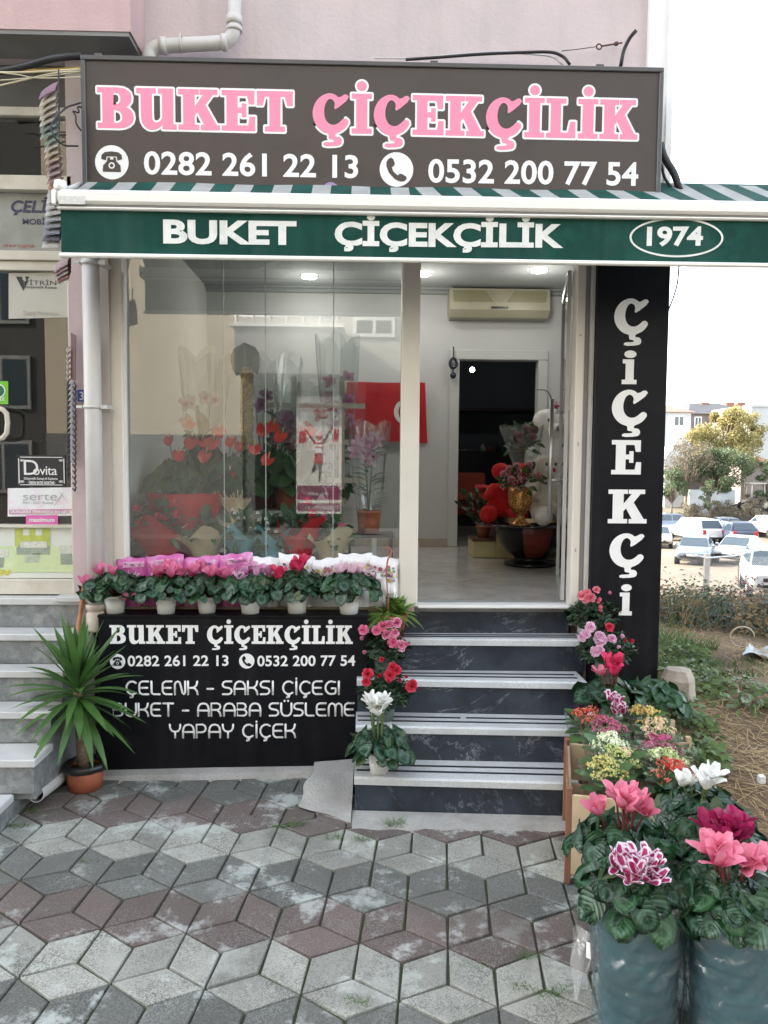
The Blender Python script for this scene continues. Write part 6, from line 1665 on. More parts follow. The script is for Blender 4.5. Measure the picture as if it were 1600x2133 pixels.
# soft toys
def plush(label, c, s, m, paw, face=None, turn=0.0, head=True, heart=None):
    r = thing('teddy_bear', label, 'soft toy', c)
    c = Vector(c); mb = MB(); F = lambda x, y, z: c+Vector((x*s, y*s, z*s))
    # one continuous soft body grown by skin modifier
    me = bpy.data.meshes.new('body'); 
    V = [(0,0,.20),(0,0,.40),(0,-.01,.56),(0,-.04,.72),(.13,-.06,.46),(.22,-.18,.30),(-.13,-.06,.46),(-.22,-.18,.30),(.13,-.12,.14),(.20,-.36,.10),(-.13,-.12,.14),(-.20,-.36,.10),(.13,-.03,.86),(-.13,-.03,.86)]
    E = [(0,1),(1,2),(2,3),(1,4),(4,5),(1,6),(6,7),(0,8),(8,9),(0,10),(10,11),(3,12),(3,13)]
    RR = [.20,.18,.12,.185,.08,.075,.08,.075,.11,.12,.11,.12,.06,.06]
    if not head: V = V[:2]+V[4:12]; RR = RR[:2]+RR[4:12]; E = [(0,1),(1,2),(2,3),(1,4),(4,5),(0,6),(6,7),(0,8),(8,9)]
    me.from_pydata([tuple(Vector(v)*s) for v in V], E, [])
    o = bpy.data.objects.new('body', me); COL.objects.link(o); o.parent = r; me.materials.append(m)
    md = o.modifiers.new('skin', 'SKIN'); me.skin_vertices.new() if not me.skin_vertices else None
    for i, q in enumerate(me.skin_vertices[0].data): q.radius = (RR[i]*s, RR[i]*s); q.use_root = (i == 0)
    o.modifiers.new('sub', 'SUBSURF').levels = 2; o.modifiers['sub'].render_levels = 2
    for p in me.polygons: p.use_smooth = True
    md.use_smooth_shade = True
    r.rotation_euler = (0,0,turn)
    mb = MB()
    for sg in (1,-1): mb.ball(Vector((sg*.20*s,-.43*s,.12*s)), .125*s, paw, 12, 8, (1,.7,1))
    mb.build('paw', r, False)
    if face:
        mb = MB(); mb.ball(Vector((0,-.215*s,.68*s)), .075*s, paw, 12, 8, (1.1,.7,.9)); mb.build('muzzle', r, False)
        mb = MB(); mb.ball(Vector((0,-.275*s,.70*s)), .03*s, face, 8, 6); mb.build('nose', r, False)
        for sg in (1,-1):
            mb = MB(); mb.ball(Vector((sg*.065*s,-.205*s,.775*s)), .018*s, M_INK, 8, 6); mb.build('eye', r, False)
    return r
M_PLR = mat('red_plush', (.52,.012,.012), .95, .15, 60, .6, 300); M_PLW = mat('cream_plush', (.70,.65,.56), .95, .10, 60, .7, 300); M_PLWH = mat('white_plush', (.78,.77,.74), .95, .08, 60, .7, 300)
ZT2 = ZTAB+.0065
plush('red plush bear slumped behind the gilded vase', (P(1052,1080,5.80).x, 5.96, ZT2), .56, M_PLR, M_PLR, None, rad(-6), False)
plush('cream teddy bear with red nose and white paws on the glass table', (P(1138,1080,5.72).x, 5.82, ZT2), .58, M_PLW, M_PLWH, M_PLR, rad(12))
plush('big white plush bear sitting behind the cream teddy', (P(1143,1080,6.35).x, 6.45, ZF+.42), .92, M_PLWH, M_PLWH, mat('grey_nose', (.2,.2,.2), .6), rad(8))
mb = MB(); c = Vector((P(1143,1080,6.35).x, 6.45, ZF)); mb.box(c.x-.22, c.x+.22, 6.3, 6.75, ZF+.001, ZF+.418, M_BRN, .004); mb.box(c.x-.23, c.x+.23, 6.29, 6.76, ZF+.30, ZF+.33, M_CRS); o = mb.build('low_cabinet'); tag(o, 'low brown cabinet under the big white bear', 'cabinet')
c = P(1063,990,5.98)
mb = MB()
hp = []
for i in range(32):
    t = 2*PI*i/32; hp.append((16*math.sin(t)**3/16, (13*math.cos(t)-5*math.cos(2*t)-2*math.cos(3*t)-math.cos(4*t))/16))
for layer, (k, dy) in enumerate(((.0,-.07),(.6,-.06),(.9,-.03),(1,.0),(.9,.03),(.6,.06),(.0,.07))):
    pass
rings = []
for k, dy in ((.25,-.07),(.65,-.055),(.92,-.025),(1,.0),(.92,.025),(.65,.055),(.25,.07)): rings.append([mb.av(c+Vector((u*.15*k, dy, v*.13*k))) for u, v in hp])
for i in range(6):
    for j in range(32): mb.face((rings[i][j], rings[i][(j+1)%32], rings[i+1][(j+1)%32], rings[i+1][j]), M_PLR, True)
mb.face(rings[0][::-1], M_PLR); mb.face(rings[-1], M_PLR)
o = mb.build('heart_cushion'); tag(o, 'red plush heart cushion propped behind the pink roses', 'cushion')
# gilded vase of roses
vc = Vector((P(1085,1087,5.55).x, 5.58, ZT2))
r = thing('gilded_vase', 'gilded copper goblet vase on the glass table', 'vase', vc)
M_GV = mat('gilded_copper', (.30,.115,.035), .32, .35, 50, metal=.6, alt=(.60,.40,.12), altscale=70, altlo=.5, althi=.56, coord='obj')
zr = P(1085,1015,5.58).z-ZT2; rv = .088
mb = MB(); mb.lathe([(.001,0),(.080,0),(.078,.015),(.05,.03),(.033,.055),(.03,.075),(.05,.10),(.075,.125),(rv,.17),(rv+.002,zr*.8),(rv-.004,zr),(rv-.012,zr),(rv-.014,zr-.03)], vc, M_GV, 28); mb.build('vase_body', r)
rt = thing('rose_bouquet', 'bouquet of dusty pink roses in the gilded vase', 'flowers', vc+Vector((0,0,zr)))
rn = random.Random(2); top = vc+Vector((0,0,zr)); mb = MB()
for i in range(46):
    a_ = i*2.4; el = rn.uniform(-.25,1.2); d = Vector((math.cos(a_)*math.cos(el), math.sin(a_)*math.cos(el), math.sin(el)))
    oleaf(mb, top+d*rn.uniform(.06,.15), d+Vector((0,0,-.3)), Vector((0,-1,.6)), .075, .04, uvmat('rose_leaf', 'leaf', (.03,.075,.02), (.06,.12,.03)), rn, 3)
for i in range(16):
    p = top+Vector((rn.uniform(-.16,.16), -.09, rn.uniform(-.02,.15)))
    for k in range(6): mb.ball(p+Vector((rn.uniform(-.02,.02),rn.uniform(-.02,.02),rn.uniform(-.02,.02))), .005, mat('babys_breath', (.55,.40,.40), .7), 5, 3)
mb.build('foliage', rt)
M_ROS = uvmat('dusty_rose', 'petal', (.62,.33,.36), (.50,.20,.24))
for (px, py) in ((1049,989),(1065,1000),(1078,983),(1092,1002),(1103,985),(1122,992),(1076,972),(1102,970),(1060,978)):
    p = P(px,py,5.47+.02*rn.random()); mb = MB(); ax = Vector((rn.uniform(-.3,.3), -1, .5)).normalized(); x = ax.cross(Vector((0,0,1))).normalized(); y = ax.cross(x)
    for ring, (n_, ln, le) in enumerate(((5,.036,.75),(5,.032,.45),(4,.027,.2),(3,.02,.05))):
        for k in range(n_):
            t = 2*PI*k/n_+ring*.6; out = x*math.cos(t)+y*math.sin(t); petal(mb, p-ax*.012+out*.006*(3-ring)/3, ax, out, ln, ln*1.1, M_ROS, le, 0, rn, 3, 3, -.5, -.2)
    mb.ball(p, .011, M_ROS, 8, 6); mb.build('rose', rt)
# cellophane bouquet, orchid, orange chair, counter in the dark room
M_CEL = glass('cellophane', .10, (.90,.93,.93), .12, .10)
def cello(root, c, r0, r1, h, seed, m=None):
    rn = random.Random(seed); mb = MB(); n = 30; rings = []; ph = rn.uniform(0,6)
    for i in range(8):
        t = i/7; rings.append([mb.av(Vector(c)+Vector(((r0+(r1-r0)*t)*(1+.12*math.sin(5*a+ph+3*t)+.05*math.sin(13*a))*math.cos(a), (r0+(r1-r0)*t)*(1+.12*math.sin(5*a+ph+3*t)+.05*math.sin(11*a))*math.sin(a), h*t+(.10*h*abs(math.sin(2.5*a+ph)) if i == 7 else 0)))) for a in [2*PI*j/n for j in range(n)]])
    for i in range(7):
        for j in range(n): mb.face((rings[i][j], rings[i][(j+1)%n], rings[i+1][(j+1)%n], rings[i+1][j]), m or M_CEL, j % 3 != 0)
    mb.build('wrapping', root)
def dark_bunch(root, c, R, H, n, seed, lm, L=.08, name='foliage', W=.045):
    rn = random.Random(seed); mb = MB(); c = Vector(c)
    for i in range(n):
        a = i*2.4+rn.uniform(-.4,.4); el = rn.uniform(-.1,1.45); k = rn.uniform(.45,1.05)
        d = Vector((math.cos(a)*math.cos(el), math.sin(a)*math.cos(el), math.sin(el))); p = c+Vector((d.x*R*k, d.y*R*k, d.z*H*k))
        oleaf(mb, p, d+Vector((rn.uniform(-.5,.5),rn.uniform(-.5,.5),rn.uniform(-.8,.3))), Vector((0,-.7,.7))+d*.3, L*rn.uniform(.7,1.2), W*rn.uniform(.7,1.2), lm, rn, 3)
        if i % 3 == 0: mb.tube([c, c.lerp(p,.6)+Vector((0,0,.02)), p], .003, M_STEMG, 4, False)
    mb.build(name, root)
M_LF1 = uvmat('room_leaf', 'leaf', (.02,.06,.025), (.05,.11,.04)); M_LF2 = uvmat('yellow_green_leaf', 'leaf', (.08,.13,.04), (.14,.20,.07))
c = Vector((P(1092,960,6.2).x, 6.25, P(1092,960,6.25).z)); 
r = thing('cellophane_bouquet', 'dark red bouquet wrapped in crinkled cellophane behind the roses', 'flowers', c)
dark_bunch(r, c+Vector((0,0,.08)), .12, .2, 40, 8, M_LF1); cello(r, c-Vector((0,0,.10)), .06, .17, .36, 9)
mb = MB(); rn = random.Random(4)
for i in range(8): mb.ball(c+Vector((rn.uniform(-.1,.1), rn.uniform(-.1,0), .2+rn.uniform(-.05,.08))), .035, mat('wine_bloom', (.10,.012,.02), .7, .3, 40), 8, 6)
mb.build('blossoms', r)
c = Vector((P(1150,1000,6.75).x-.02, 6.85, ZF))
r = thing('orchid', 'tall spindly orchid in cellophane by the inner door frame', 'potted plant', c)
pot(r, c, .05, .06, .12, M_POTT)
mb = MB(); q = P(1150,830,6.85); pts = [c+Vector((0,0,.1)), Vector((c.x,c.y,q.z-.3)), Vector((q.x,q.y,q.z)), Vector((q.x-.06,q.y-.05,q.z+.07)), Vector((q.x-.15,q.y-.06,q.z+.07))]
mb.tube(bend(pts), .005, M_STEMG, 6); mb.build('stem', r)
mb = MB(); rn = random.Random(6)
for i in range(14):
    p = Vector((q.x+rn.uniform(-.07,.06), q.y-.02, q.z-.04-.03*i)); 
    for k in range(5): t = 2*PI*k/5; oleaf(mb, p, Vector((math.cos(t),-.3,math.sin(t))), Vector((0,-1,0)), .03, .024, PET['magenta'] if i % 2 else PET['blush'], rn, 2)
mb.build('blossoms', r)
r = thing('orange_chair', 'orange red upholstered chair in the dark back room', 'chair', P(975,1090,8.0))
ch = Vector((P(975,1090,8.0).x, 8.0, ZF)); M_ORC = mat('orange_vinyl', (.36,.05,.02), .5, .1, 6)
za = P(975,985,8).z; zb3 = P(975,1075,8).z
mb = MB(); mb.box(ch.x-.17, ch.x+.21, 8.18, 8.24, zb3, za, M_ORC, .02); mb.build('backrest', r)
mb = MB(); mb.box(ch.x-.2, ch.x+.22, 7.78, 8.17, ZF+.40, ZF+.47, M_ORC, .02); mb.build('seat', r)
for sx in (-.17,.19):
    for y in (7.82, 8.2): mb = MB(); mb.tube([(ch.x+sx, y, ZF), (ch.x+sx, y, ZF+.40)], .014, M_STEEL, 8); mb.build('leg', r)
r = thing('back_room_counter', 'dark counter with appliances and bottles in the back room', 'counter', (.8, 9.6, ZF))
M_DKC = mat('dark_cabinet', (.02,.02,.024), .35, .2, 5)
zc1 = P(1000,940,9.4).z
mb = MB(); mb.box(XO0-.3, 2.6, 9.4, 9.95, ZF+.001, zc1, M_DKC, .004); mb.build('cabinet', r)
mb = MB(); zs = P(1000,850,9.4).z; mb.box(XO0-.3, 2.6, 9.6, 10.25, zs-.015, zs+.015, mat('shelf_brown', (.05,.03,.028), .5)); mb.build('shelf', r)
for i, (px, hh, m_) in enumerate(((1008,.09,mat('bottle_white', (.5,.5,.48), .3)), (1012,.05,M_STEEL), (1025,.06,mat('bottle_red', (.35,.03,.03), .3)), (1040,.08,M_DKC), (970,.03,M_STEEL))):
    b = P(px,938,9.4); o = MB(); o.lathe([(.001,0),(.028 if i < 4 else .09,0),(.028 if i < 4 else .09,hh*.65),(.012,hh*.8),(.012,hh),(.001,hh)], (b.x,9.5,zc1+.001), m_, 12)
    o = o.build('bottle'); tag(o, ('white bottle on the back room counter','small steel tin beside the white bottle','red bottle on the back room counter','dark bottle at the end of the back room counter','low steel tray on the back room counter')[i], 'bottle')

# ---- window display
ZD = P(500,1162,4.5).z
r = thing('display_platform', 'low grey platform inside the shop window carrying the wrapped bouquets', 'platform', (-.5, 4.5, ZF))
mb = MB(); mb.box(XLW+.06, .06, 4.30, 4.78, ZD-.03, ZD, mat('platform_grey', (.35,.35,.34), .5, .1, 5), .004); mb.build('top', r)
mb = MB(); mb.box(XLW+.08, .04, 4.32, 4.76, ZF+.001, ZD-.031, mat('platform_dark', (.10,.10,.10), .6, .1, 5)); mb.build('base', r)
def wrapped(label, px, Y, w, h, m, seed, bloom=None, leaf=None, bn=5, bs=.03):
    rn = random.Random(seed); c = Vector((P(px,1150,Y).x, Y, ZD+.001))
    r = thing('wrapped_bouquet', label, 'wrapped plant', c)
    mb = MB(); n = 26; ph = rn.uniform(0,6); rings = []
    for i in range(7):
        t = i/6; rings.append([mb.av(c+Vector(((w*.28+w*.30*t**1.5)*(1+.22*t*math.sin(4*a+ph)+.10*t*math.sin(9*a+2*ph))*math.cos(a), (w*.28+w*.25*t**1.5)*(1+.22*t*math.sin(4*a+ph))*math.sin(a), h*t*(1-.0)+(.28*h*math.sin(3*a+ph)*t*t)))) for a in [2*PI*j/n for j in range(n)]])
    for i in range(6):
        for j in range(n): mb.face((rings[i][j], rings[i][(j+1)%n], rings[i+1][(j+1)%n], rings[i+1][j]), m, True)
    mb.build('wrapping', r)
    dark_bunch(r, c+Vector((0,0,h*.6)), w*.45, h*.9, 34, seed+1, leaf or M_LF1, .08)
    if bloom:
        for i in range(bn):
            mb = MB(); p = c+Vector((rn.uniform(-w*.4,w*.4), rn.uniform(-.08,.0), h*rn.uniform(1.0,1.7)))
            for k in range(6): t = k*1.05; petal(mb, p, Vector((0,-.6,.8)).normalized(), Vector((math.cos(t),0,math.sin(t))), bs, bs*.8, bloom, .9, 0, rn, 2, 3)
            mb.build('blossom', r)
def wrapm(name, c): return mat(name, c, .5, .10, 14, trans=.3)
W_R, W_C, W_B = wrapm('red_wrap', (.55,.018,.02)), wrapm('cream_wrap', (.62,.53,.33)), wrapm('aqua_tulle', (.22,.52,.58))
wrapped('red wrapped bouquet in the window corner nearest the downpipe', 340, 4.46, .32, .21, W_R, 1, PET['azred'])
wrapped('cream paper wrapped plant standing between red and aqua wraps', 428, 4.44, .24, .16, W_C, 2, None, M_LF1)
wrapped('aqua tulle wrapped plant with small white buds next to the cream wrap', 508, 4.42, .22, .17, W_B, 3, PET['white'], M_LF1, 9, .014)
wrapped('aqua tulle wrapped plant touching the second red wrap', 560, 4.44, .20, .16, W_B, 4, PET['white'], M_LF1, 9, .014)
wrapped('red wrapped bouquet between aqua tulle and cream paper', 622, 4.46, .26, .20, W_R, 5, PET['azred'], M_LF1, 3)
wrapped('cream paper wrapped plant near the lily pot', 690, 4.44, .24, .16, W_C, 6, PET['hot'], M_LF1, 2)
# taller stock on a second tier
ZD2 = P(450,1060,5.0).z
r = thing('display_shelf', 'long grey shelf behind the window platform holding the taller plants', 'shelf', (-.6, 5.0, ZF))
mb = MB(); mb.box(XLW+.05, .10, 4.86, 5.26, ZD2-.025, ZD2, mat('platform_grey', ()), .003); mb.build('board', r)
for x in (XLW+.1, -.65, .06): mb = MB(); mb.box(x, x+.03, 4.9, 4.93, ZF+.001, ZD2-.026, M_WHITEM); mb.build('leg', r)
def anthurium(label, px, Y, z, n, R, H, blooms, seed, potm, lm=None):
    rn = random.Random(seed); c = Vector((P(px,1000,Y).x, Y, z+.001))
    r = thing('potted_anthurium', label, 'potted plant', c)
    pot(r, c, .07, .09, .14, potm)
    mb = MB(); top = c+Vector((0,0,.14))
    for i in range(n):
        a = i*2.4; el = 1.3-1.5*i/n; f = Vector((math.cos(a)*math.cos(el), math.sin(a)*math.cos(el), math.sin(el)))
        p = top+Vector((f.x*R, f.y*R, H*max(.1,f.z))); cleaf(mb, p, Vector((f.x,f.y,-.55)), Vector((f.x*.4,f.y*.4-.4,1)), rn.uniform(.11,.16), lm or M_LF2, rn, 4, 4); mb.tube([top, p], .003, M_STEMG, 4, False)
    mb.build('foliage', r)
    for (bx, by) in blooms:
        p = P(bx,by,Y-.12); mb = MB(); cleaf(mb, p, Vector((rn.uniform(-.5,.5),-.4,-.5)), Vector((rn.uniform(-.3,.3),-.8,.5)), .068*rn.uniform(.8,1.2), mat('spathe_red', (.62,.06,.05), .22, .1, 20), rn, 4, 4)
        mb.tube([p+Vector((0,-.005,0)), p+Vector((.01,-.03,.04))], .005, mat('spadix', (.65,.42,.20), .5), 6); mb.tube([top, p], .0028, M_STEMG, 4, False); mb.build('spathe', r)
anthurium('anthurium in dark green pot with one coral spathe at the window edge', 370, 4.98, ZD2, 22, .15, .16, [(372,943),(352,912)], 11, mat('dark_green_pot', (.015,.05,.035), .5))
anthurium('anthurium with a cluster of coral red spathes in mid window', 465, 5.05, ZD2, 26, .17, .18, [(400,915),(422,918),(445,918),(483,916),(500,925),(495,962),(430,945)], 12, M_POTT)
anthurium('big dark leaved anthurium under the gold bark pole', 545, 5.10, ZD2, 26, .18, .22, [(550,888),(570,885),(602,1048)], 13, M_POTT, M_LF1)
anthurium('dark leafy pot with red spathes between mid window and bark pole', 500, 4.92, ZD2, 24, .16, .20, [(530,930),(478,985),(560,955)], 14, mat('dark_green_pot', ()), M_LF1)
anthurium('dark leafy pot with two red spathes behind the straw bundle', 420, 5.12, ZD2, 26, .17, .24, [(455,895),(398,880)], 15, M_POTT, M_LF1)
anthurium('dark leafy pot with one red spathe right of the bark pole', 600, 4.95, ZD2, 24, .16, .22, [(588,905),(640,890)], 16, M_POTT, M_LF1)
def tallp(label, name, px, Y, z, topy, R, bloom, n, seed, wrap=True, lm=None):
    rn = random.Random(seed); c = Vector((P(px,1000,Y).x, Y, z+.001)); zt_ = P(px,topy,Y).z; h = zt_-z
    r = thing(name, label, 'wrapped plant', c)
    pot(r, c, .06, .075, .12, M_POTT)
    dark_bunch(r, c+Vector((0,0,.14)), R, h*.55, 40, seed, lm or M_LF1, .10)
    mb = MB(); 
    for i in range(4): mb.tube([c+Vector((0,0,.1)), c+Vector((rn.uniform(-R,R)*.7, rn.uniform(-R,R)*.7, h*.8))], .004, M_STEMG, 5)
    mb.build('stem', r)
    for i in range(n):
        p = c+Vector((rn.uniform(-R,R), rn.uniform(-R,0), h*rn.uniform(.55,.92))); mb = MB()
        for k in range(5): t = 2*PI*k/5+rn.random(); petal(mb, p, Vector((0,-1,.3)).normalized(), Vector((math.cos(t),0,math.sin(t))), .055, .04, bloom, 1.1, 0, rn, 2, 3)
        mb.build('blossom', r)
    if wrap: cello(r, c+Vector((0,0,.12)), R*.8, R*1.5, h, seed)
tallp('mauve orchid in cellophane left of the white rack upright', 'wrapped_orchid', 580, 5.15, ZD2, 800, .11, uvmat('mauve_petal', 'petal', (.34,.20,.30), (.22,.10,.18)), 10, 21)
tallp('pink orchid in tall cellophane behind the white rack', 'wrapped_orchid', 702, 5.6, ZD2, 760, .10, PET['lilac'], 9, 22)
tallp('red poinsettia in cellophane under the white rack rails', 'wrapped_poinsettia', 632, 5.35, ZD2, 850, .13, PET['azred'], 8, 23)
tallp('pale wrapped plant hidden in the glare of the window edge', 'wrapped_plant', 425, 5.3, ZD2, 790, .11, PET['blush'], 6, 24)
c = Vector((P(768,1110,4.62).x, 4.62, P(768,1110,4.62).z))
r = thing('lily_pot_stand', 'black metal stand under the lily pot', 'plant stand', (c.x, c.y, ZF))
mb = MB(); mb.box(c.x-.13, c.x+.15, c.y-.12, c.y+.12, c.z-.02, c.z, M_DKC, .003); mb.build('top', r)
for sx in (-.12,.13):
    for sy in (-.11,.10): mb = MB(); mb.box(c.x+sx, c.x+sx+.012, c.y+sy, c.y+sy+.012, ZF+.001, c.z-.021, M_DKC); mb.build('leg', r)
r = thing('potted_lily', 'pink lily in cellophane and orange terracotta pot beside the frame post', 'potted plant', c)
pot(r, c+Vector((0,0,.001)), .062, .073, .135, M_POTT, .006, band=False)
rn = random.Random(15); top = c+Vector((0,0,.13)); mb = MB()
for i in range(60):
    t = rn.random(); a = rn.uniform(0,6.28); p = top+Vector((.03*math.cos(a), .03*math.sin(a), .38*t)); oleaf(mb, p, Vector((math.cos(a), math.sin(a), .5)), Vector((0,0,1)), .10, .022, M_LF1, rn, 4)
for i in range(3): mb.tube([top, top+Vector((rn.uniform(-.04,.04), rn.uniform(-.03,.03), .45))], .005, M_STEMG, 5)
mb.build('foliage', r)
for (bx, by) in ((752,925),(770,930),(762,945),(745,940),(780,918),(772,955)):
    p = P(bx,by,4.58); mb = MB()
    for k in range(6): t = 2*PI*k/6; petal(mb, p, Vector((rn.uniform(-.3,.3),-1,.4)).normalized(), Vector((math.cos(t),0,math.sin(t))), .07, .034, PET['blush'] if k % 2 else PET['lilac'], .95, 0, rn, 3, 4)
    mb.build('flower', r)
cello(r, c+Vector((0,0,.13)), .07, .12, .50, 33)
# white rack
r = thing('display_rack', 'white wooden display rack with rails among the window plants', 'rack', (P(612,900,5.5).x, 5.5, ZF))
M_RK = mat('rack_white', (.62,.58,.50), .5, .06, 6)
for px in (612, 712): x = P(px,900,5.5).x; mb = MB(); mb.box(x-.02, x+.02, 5.48, 5.52, ZF+.001, P(px,785,5.5).z, M_RK, .003); mb.build('upright', r)
xa, xb = P(555,900,5.5).x, P(760,900,5.5).x
for py in (845, 920, 1000): z = P(600,py,5.5).z; mb = MB(); mb.box(xa, xb, 5.455, 5.479, z-.018, z+.018, M_RK, .003); mb.build('rail', r)
# gold bark pole
r = thing('bark_pole', 'rough golden bark climbing pole in the window display', 'moss pole', (P(515,900,5.2).x, 5.2, ZD2))
x = P(515,900,5.22).x; z1 = P(515,765,5.22).z; mb = MB(); n = 18; rings = []; rn = random.Random(77)
for i in range(60):
    t = i/59; rings.append([mb.av((x+.043*(1+rn.uniform(-.16,.16))*math.cos(2*PI*j/n), 5.22+.043*(1+rn.uniform(-.16,.16))*math.sin(2*PI*j/n), ZD2+.001+(z1-ZD2)*t)) for j in range(n)])
for i in range(59):
    for j in range(n): mb.face((rings[i][j], rings[i][(j+1)%n], rings[i+1][(j+1)%n], rings[i+1][j]), mat('golden_bark', (.50,.36,.15), .85, .35, 60), False)
mb.face(rings[-1], MATS['golden_bark']); mb.build('bark_tube', r)
mb = MB(); cleaf(mb, Vector((x,5.18,z1+.0)), Vector((-.1,-.1,1)), Vector((0,-1,.2)), .17, M_LF1, rn, 4, 5); mb.build('leaf', r)
# blurred straw bundle and red wraps behind the cream paper
c = Vector((P(492,1090,4.68).x, 4.68, ZD+.001))
r = thing('straw_wrapped_plant', 'straw coloured raffia wrapped bundle standing in mid window', 'wrapped plant', c)
mb = MB(); mb.lathe([(.05,0),(.075,.06),(.085,.14),(.05,.22),(.03,.24),(.10,.34)], c, mat('raffia', (.62,.50,.28), .7, .2, 90, .5, 200), 24, True, .06, seed=4); mb.build('wrapping', r)
mb = MB(); rn = random.Random(1)
for i in range(30): a = rn.uniform(0,6.28); mb.tube([c+Vector((.02*math.cos(a), .02*math.sin(a), .22)), c+Vector((.09*math.cos(a)-.05, .06*math.sin(a), .34+rn.uniform(0,.06)))], .0025, MATS['raffia'], 4)
mb.build('raffia_ends', r)
for i, (px, lab) in enumerate(((362,'big red wrapped bouquet standing on the window shelf edge'),(400,'second red wrapped bouquet beside the anthurium pot'))):
    c = Vector((P(px,1080,4.66).x, 4.66, ZD+.001)); rr = thing('red_bouquet', lab, 'wrapped plant', c)
    mb = MB(); mb.lathe([(.06,0),(.10,.12),(.15,.28),(.165,.37)], c, W_R, 26, True, .10, seed=i+5); mb.build('wrapping', rr); dark_bunch(rr, c+Vector((0,0,.28)), .14, .15, 24, 50+i, M_LF1)
# =================================================================== GROUND COVER AND BACKGROUND
M_STRAW = uvmat('straw_blade', 'leaf', (.33,.235,.10), (.46,.35,.18), None, .8); M_GRASS = uvmat('grass_blade', 'leaf', (.05,.115,.03), (.10,.17,.045), None, .6); M_WEED = uvmat('weed_leaf', 'leaf', (.055,.10,.022), (.10,.155,.035), None, .5); M_DRYB = uvmat('dry_bush_leaf', 'leaf', (.16,.12,.06), (.24,.18,.09), None, .8)
def blade(mb, p, d, L, W, m, droop, rn, k=3):
    d = d.normalized(); s = d.cross(Vector((rn.uniform(-.3,.3),rn.uniform(-.3,.3),1))).normalized()*W*.5
    prev = None
    for i in range(k+1):
        t = i/k; q = p+d*(L*t)-Vector((0,0,droop*L*t*t)); w = s*(1-t*.9)
        cur = (mb.av(q-w), mb.av(q+w))
        if prev: mb.face((prev[0], prev[1], cur[1], cur[0]), m, True, [(.3,(i-1)/k),(.7,(i-1)/k),(.7,i/k),(.3,i/k)])
        prev = cur
rn = random.Random(11)
mb = MB()
def inside(x, y): return x < 1.63 and y > 4.0
cnt = 0
while cnt < 15000:
    y = 2.2+rn.random()**1.3*7.5; x = rn.uniform(1.40+max(0,(y-4))*.02, 2.0+y*.42)
    if inside(x, y) or x < 1.36: continue
    n_ = math.sin(3.1*x+1.1)*math.sin(2.3*y)+rn.uniform(-.6,.6)
    if n_ < -.35: continue
    cnt += 1; a = rn.uniform(0,6.28); z = T(x,y)
    blade(mb, Vector((x,y,z+rn.uniform(0,.03))), Vector((math.cos(a),math.sin(a),rn.uniform(-.12,.38))), rn.uniform(.06,.28), rn.uniform(.0025,.006), M_STRAW, rn.uniform(0,.35), rn)
o = mb.build('dry_grass'); tag(o, 'tangled dry straw lying over the soil bank', 'straw', kind='stuff')
mb = MB()
def clump(mb, cx, cy, rx, ry, n, L, m, W=.006, up=.9, droop=.5):
    for i in range(n):
        a = rn.uniform(0,6.28); k = math.sqrt(rn.random()); x, y = cx+rx*k*math.cos(a), cy+ry*k*math.sin(a)
        if inside(x, y): continue
        a = rn.uniform(0,6.28); blade(mb, Vector((x,y,max(T(x,y), .0 if x < 1.2 else -9)-.005)), Vector((math.cos(a)*.6,math.sin(a)*.6,up)), L*rn.uniform(.5,1.25), W, m, droop*rn.random(), rn)
q = G(1425,1330,.3)
for (px, py, z, rx, ry, n, L) in ((1400,1405,.33,.14,.18,320,.15),(1425,1372,.32,.12,.22,300,.19),(1445,1352,.30,.15,.16,260,.15),(1398,1345,.30,.10,.3,260,.22),(1470,1385,.3,.1,.12,120,.1),(1500,1430,.25,.35,.10,260,.09),(1560,1425,.2,.3,.10,160,.09)):
    q = G(px,py,z); clump(mb, max(q.x,1.72), q.y, rx, ry, n, L, M_GRASS)
o = mb.build('green_grass'); tag(o, 'fresh green grass clumps beside the corner pillar', 'grass', kind='stuff')
mb = MB()
for (px, py, n, L) in ((365,1608,60,.05),(505,1607,50,.05),(620,1608,110,.06),(630,1605,80,.05),(590,1722,80,.035),(620,1718,80,.04),(700,1745,60,.035),(755,1750,70,.04),(820,1722,80,.055),(825,1715,60,.05),(295,1608,20,.04),(745,2090,90,.03),(1100,1995,70,.03),(1150,2070,80,.03),(1090,2060,40,.03),(185,1795,30,.03),(60,1690,60,.04),(40,1720,50,.04),(985,2010,40,.02),(1200,2060,50,.03)):
    q = G(px,py); clump(mb, q.x, q.y, .05, .02, n, L, M_GRASS, .0028, .7, .6)
o = mb.build('pavement_weeds'); tag(o, 'small grass tufts growing from the paving joints', 'weeds', kind='stuff')
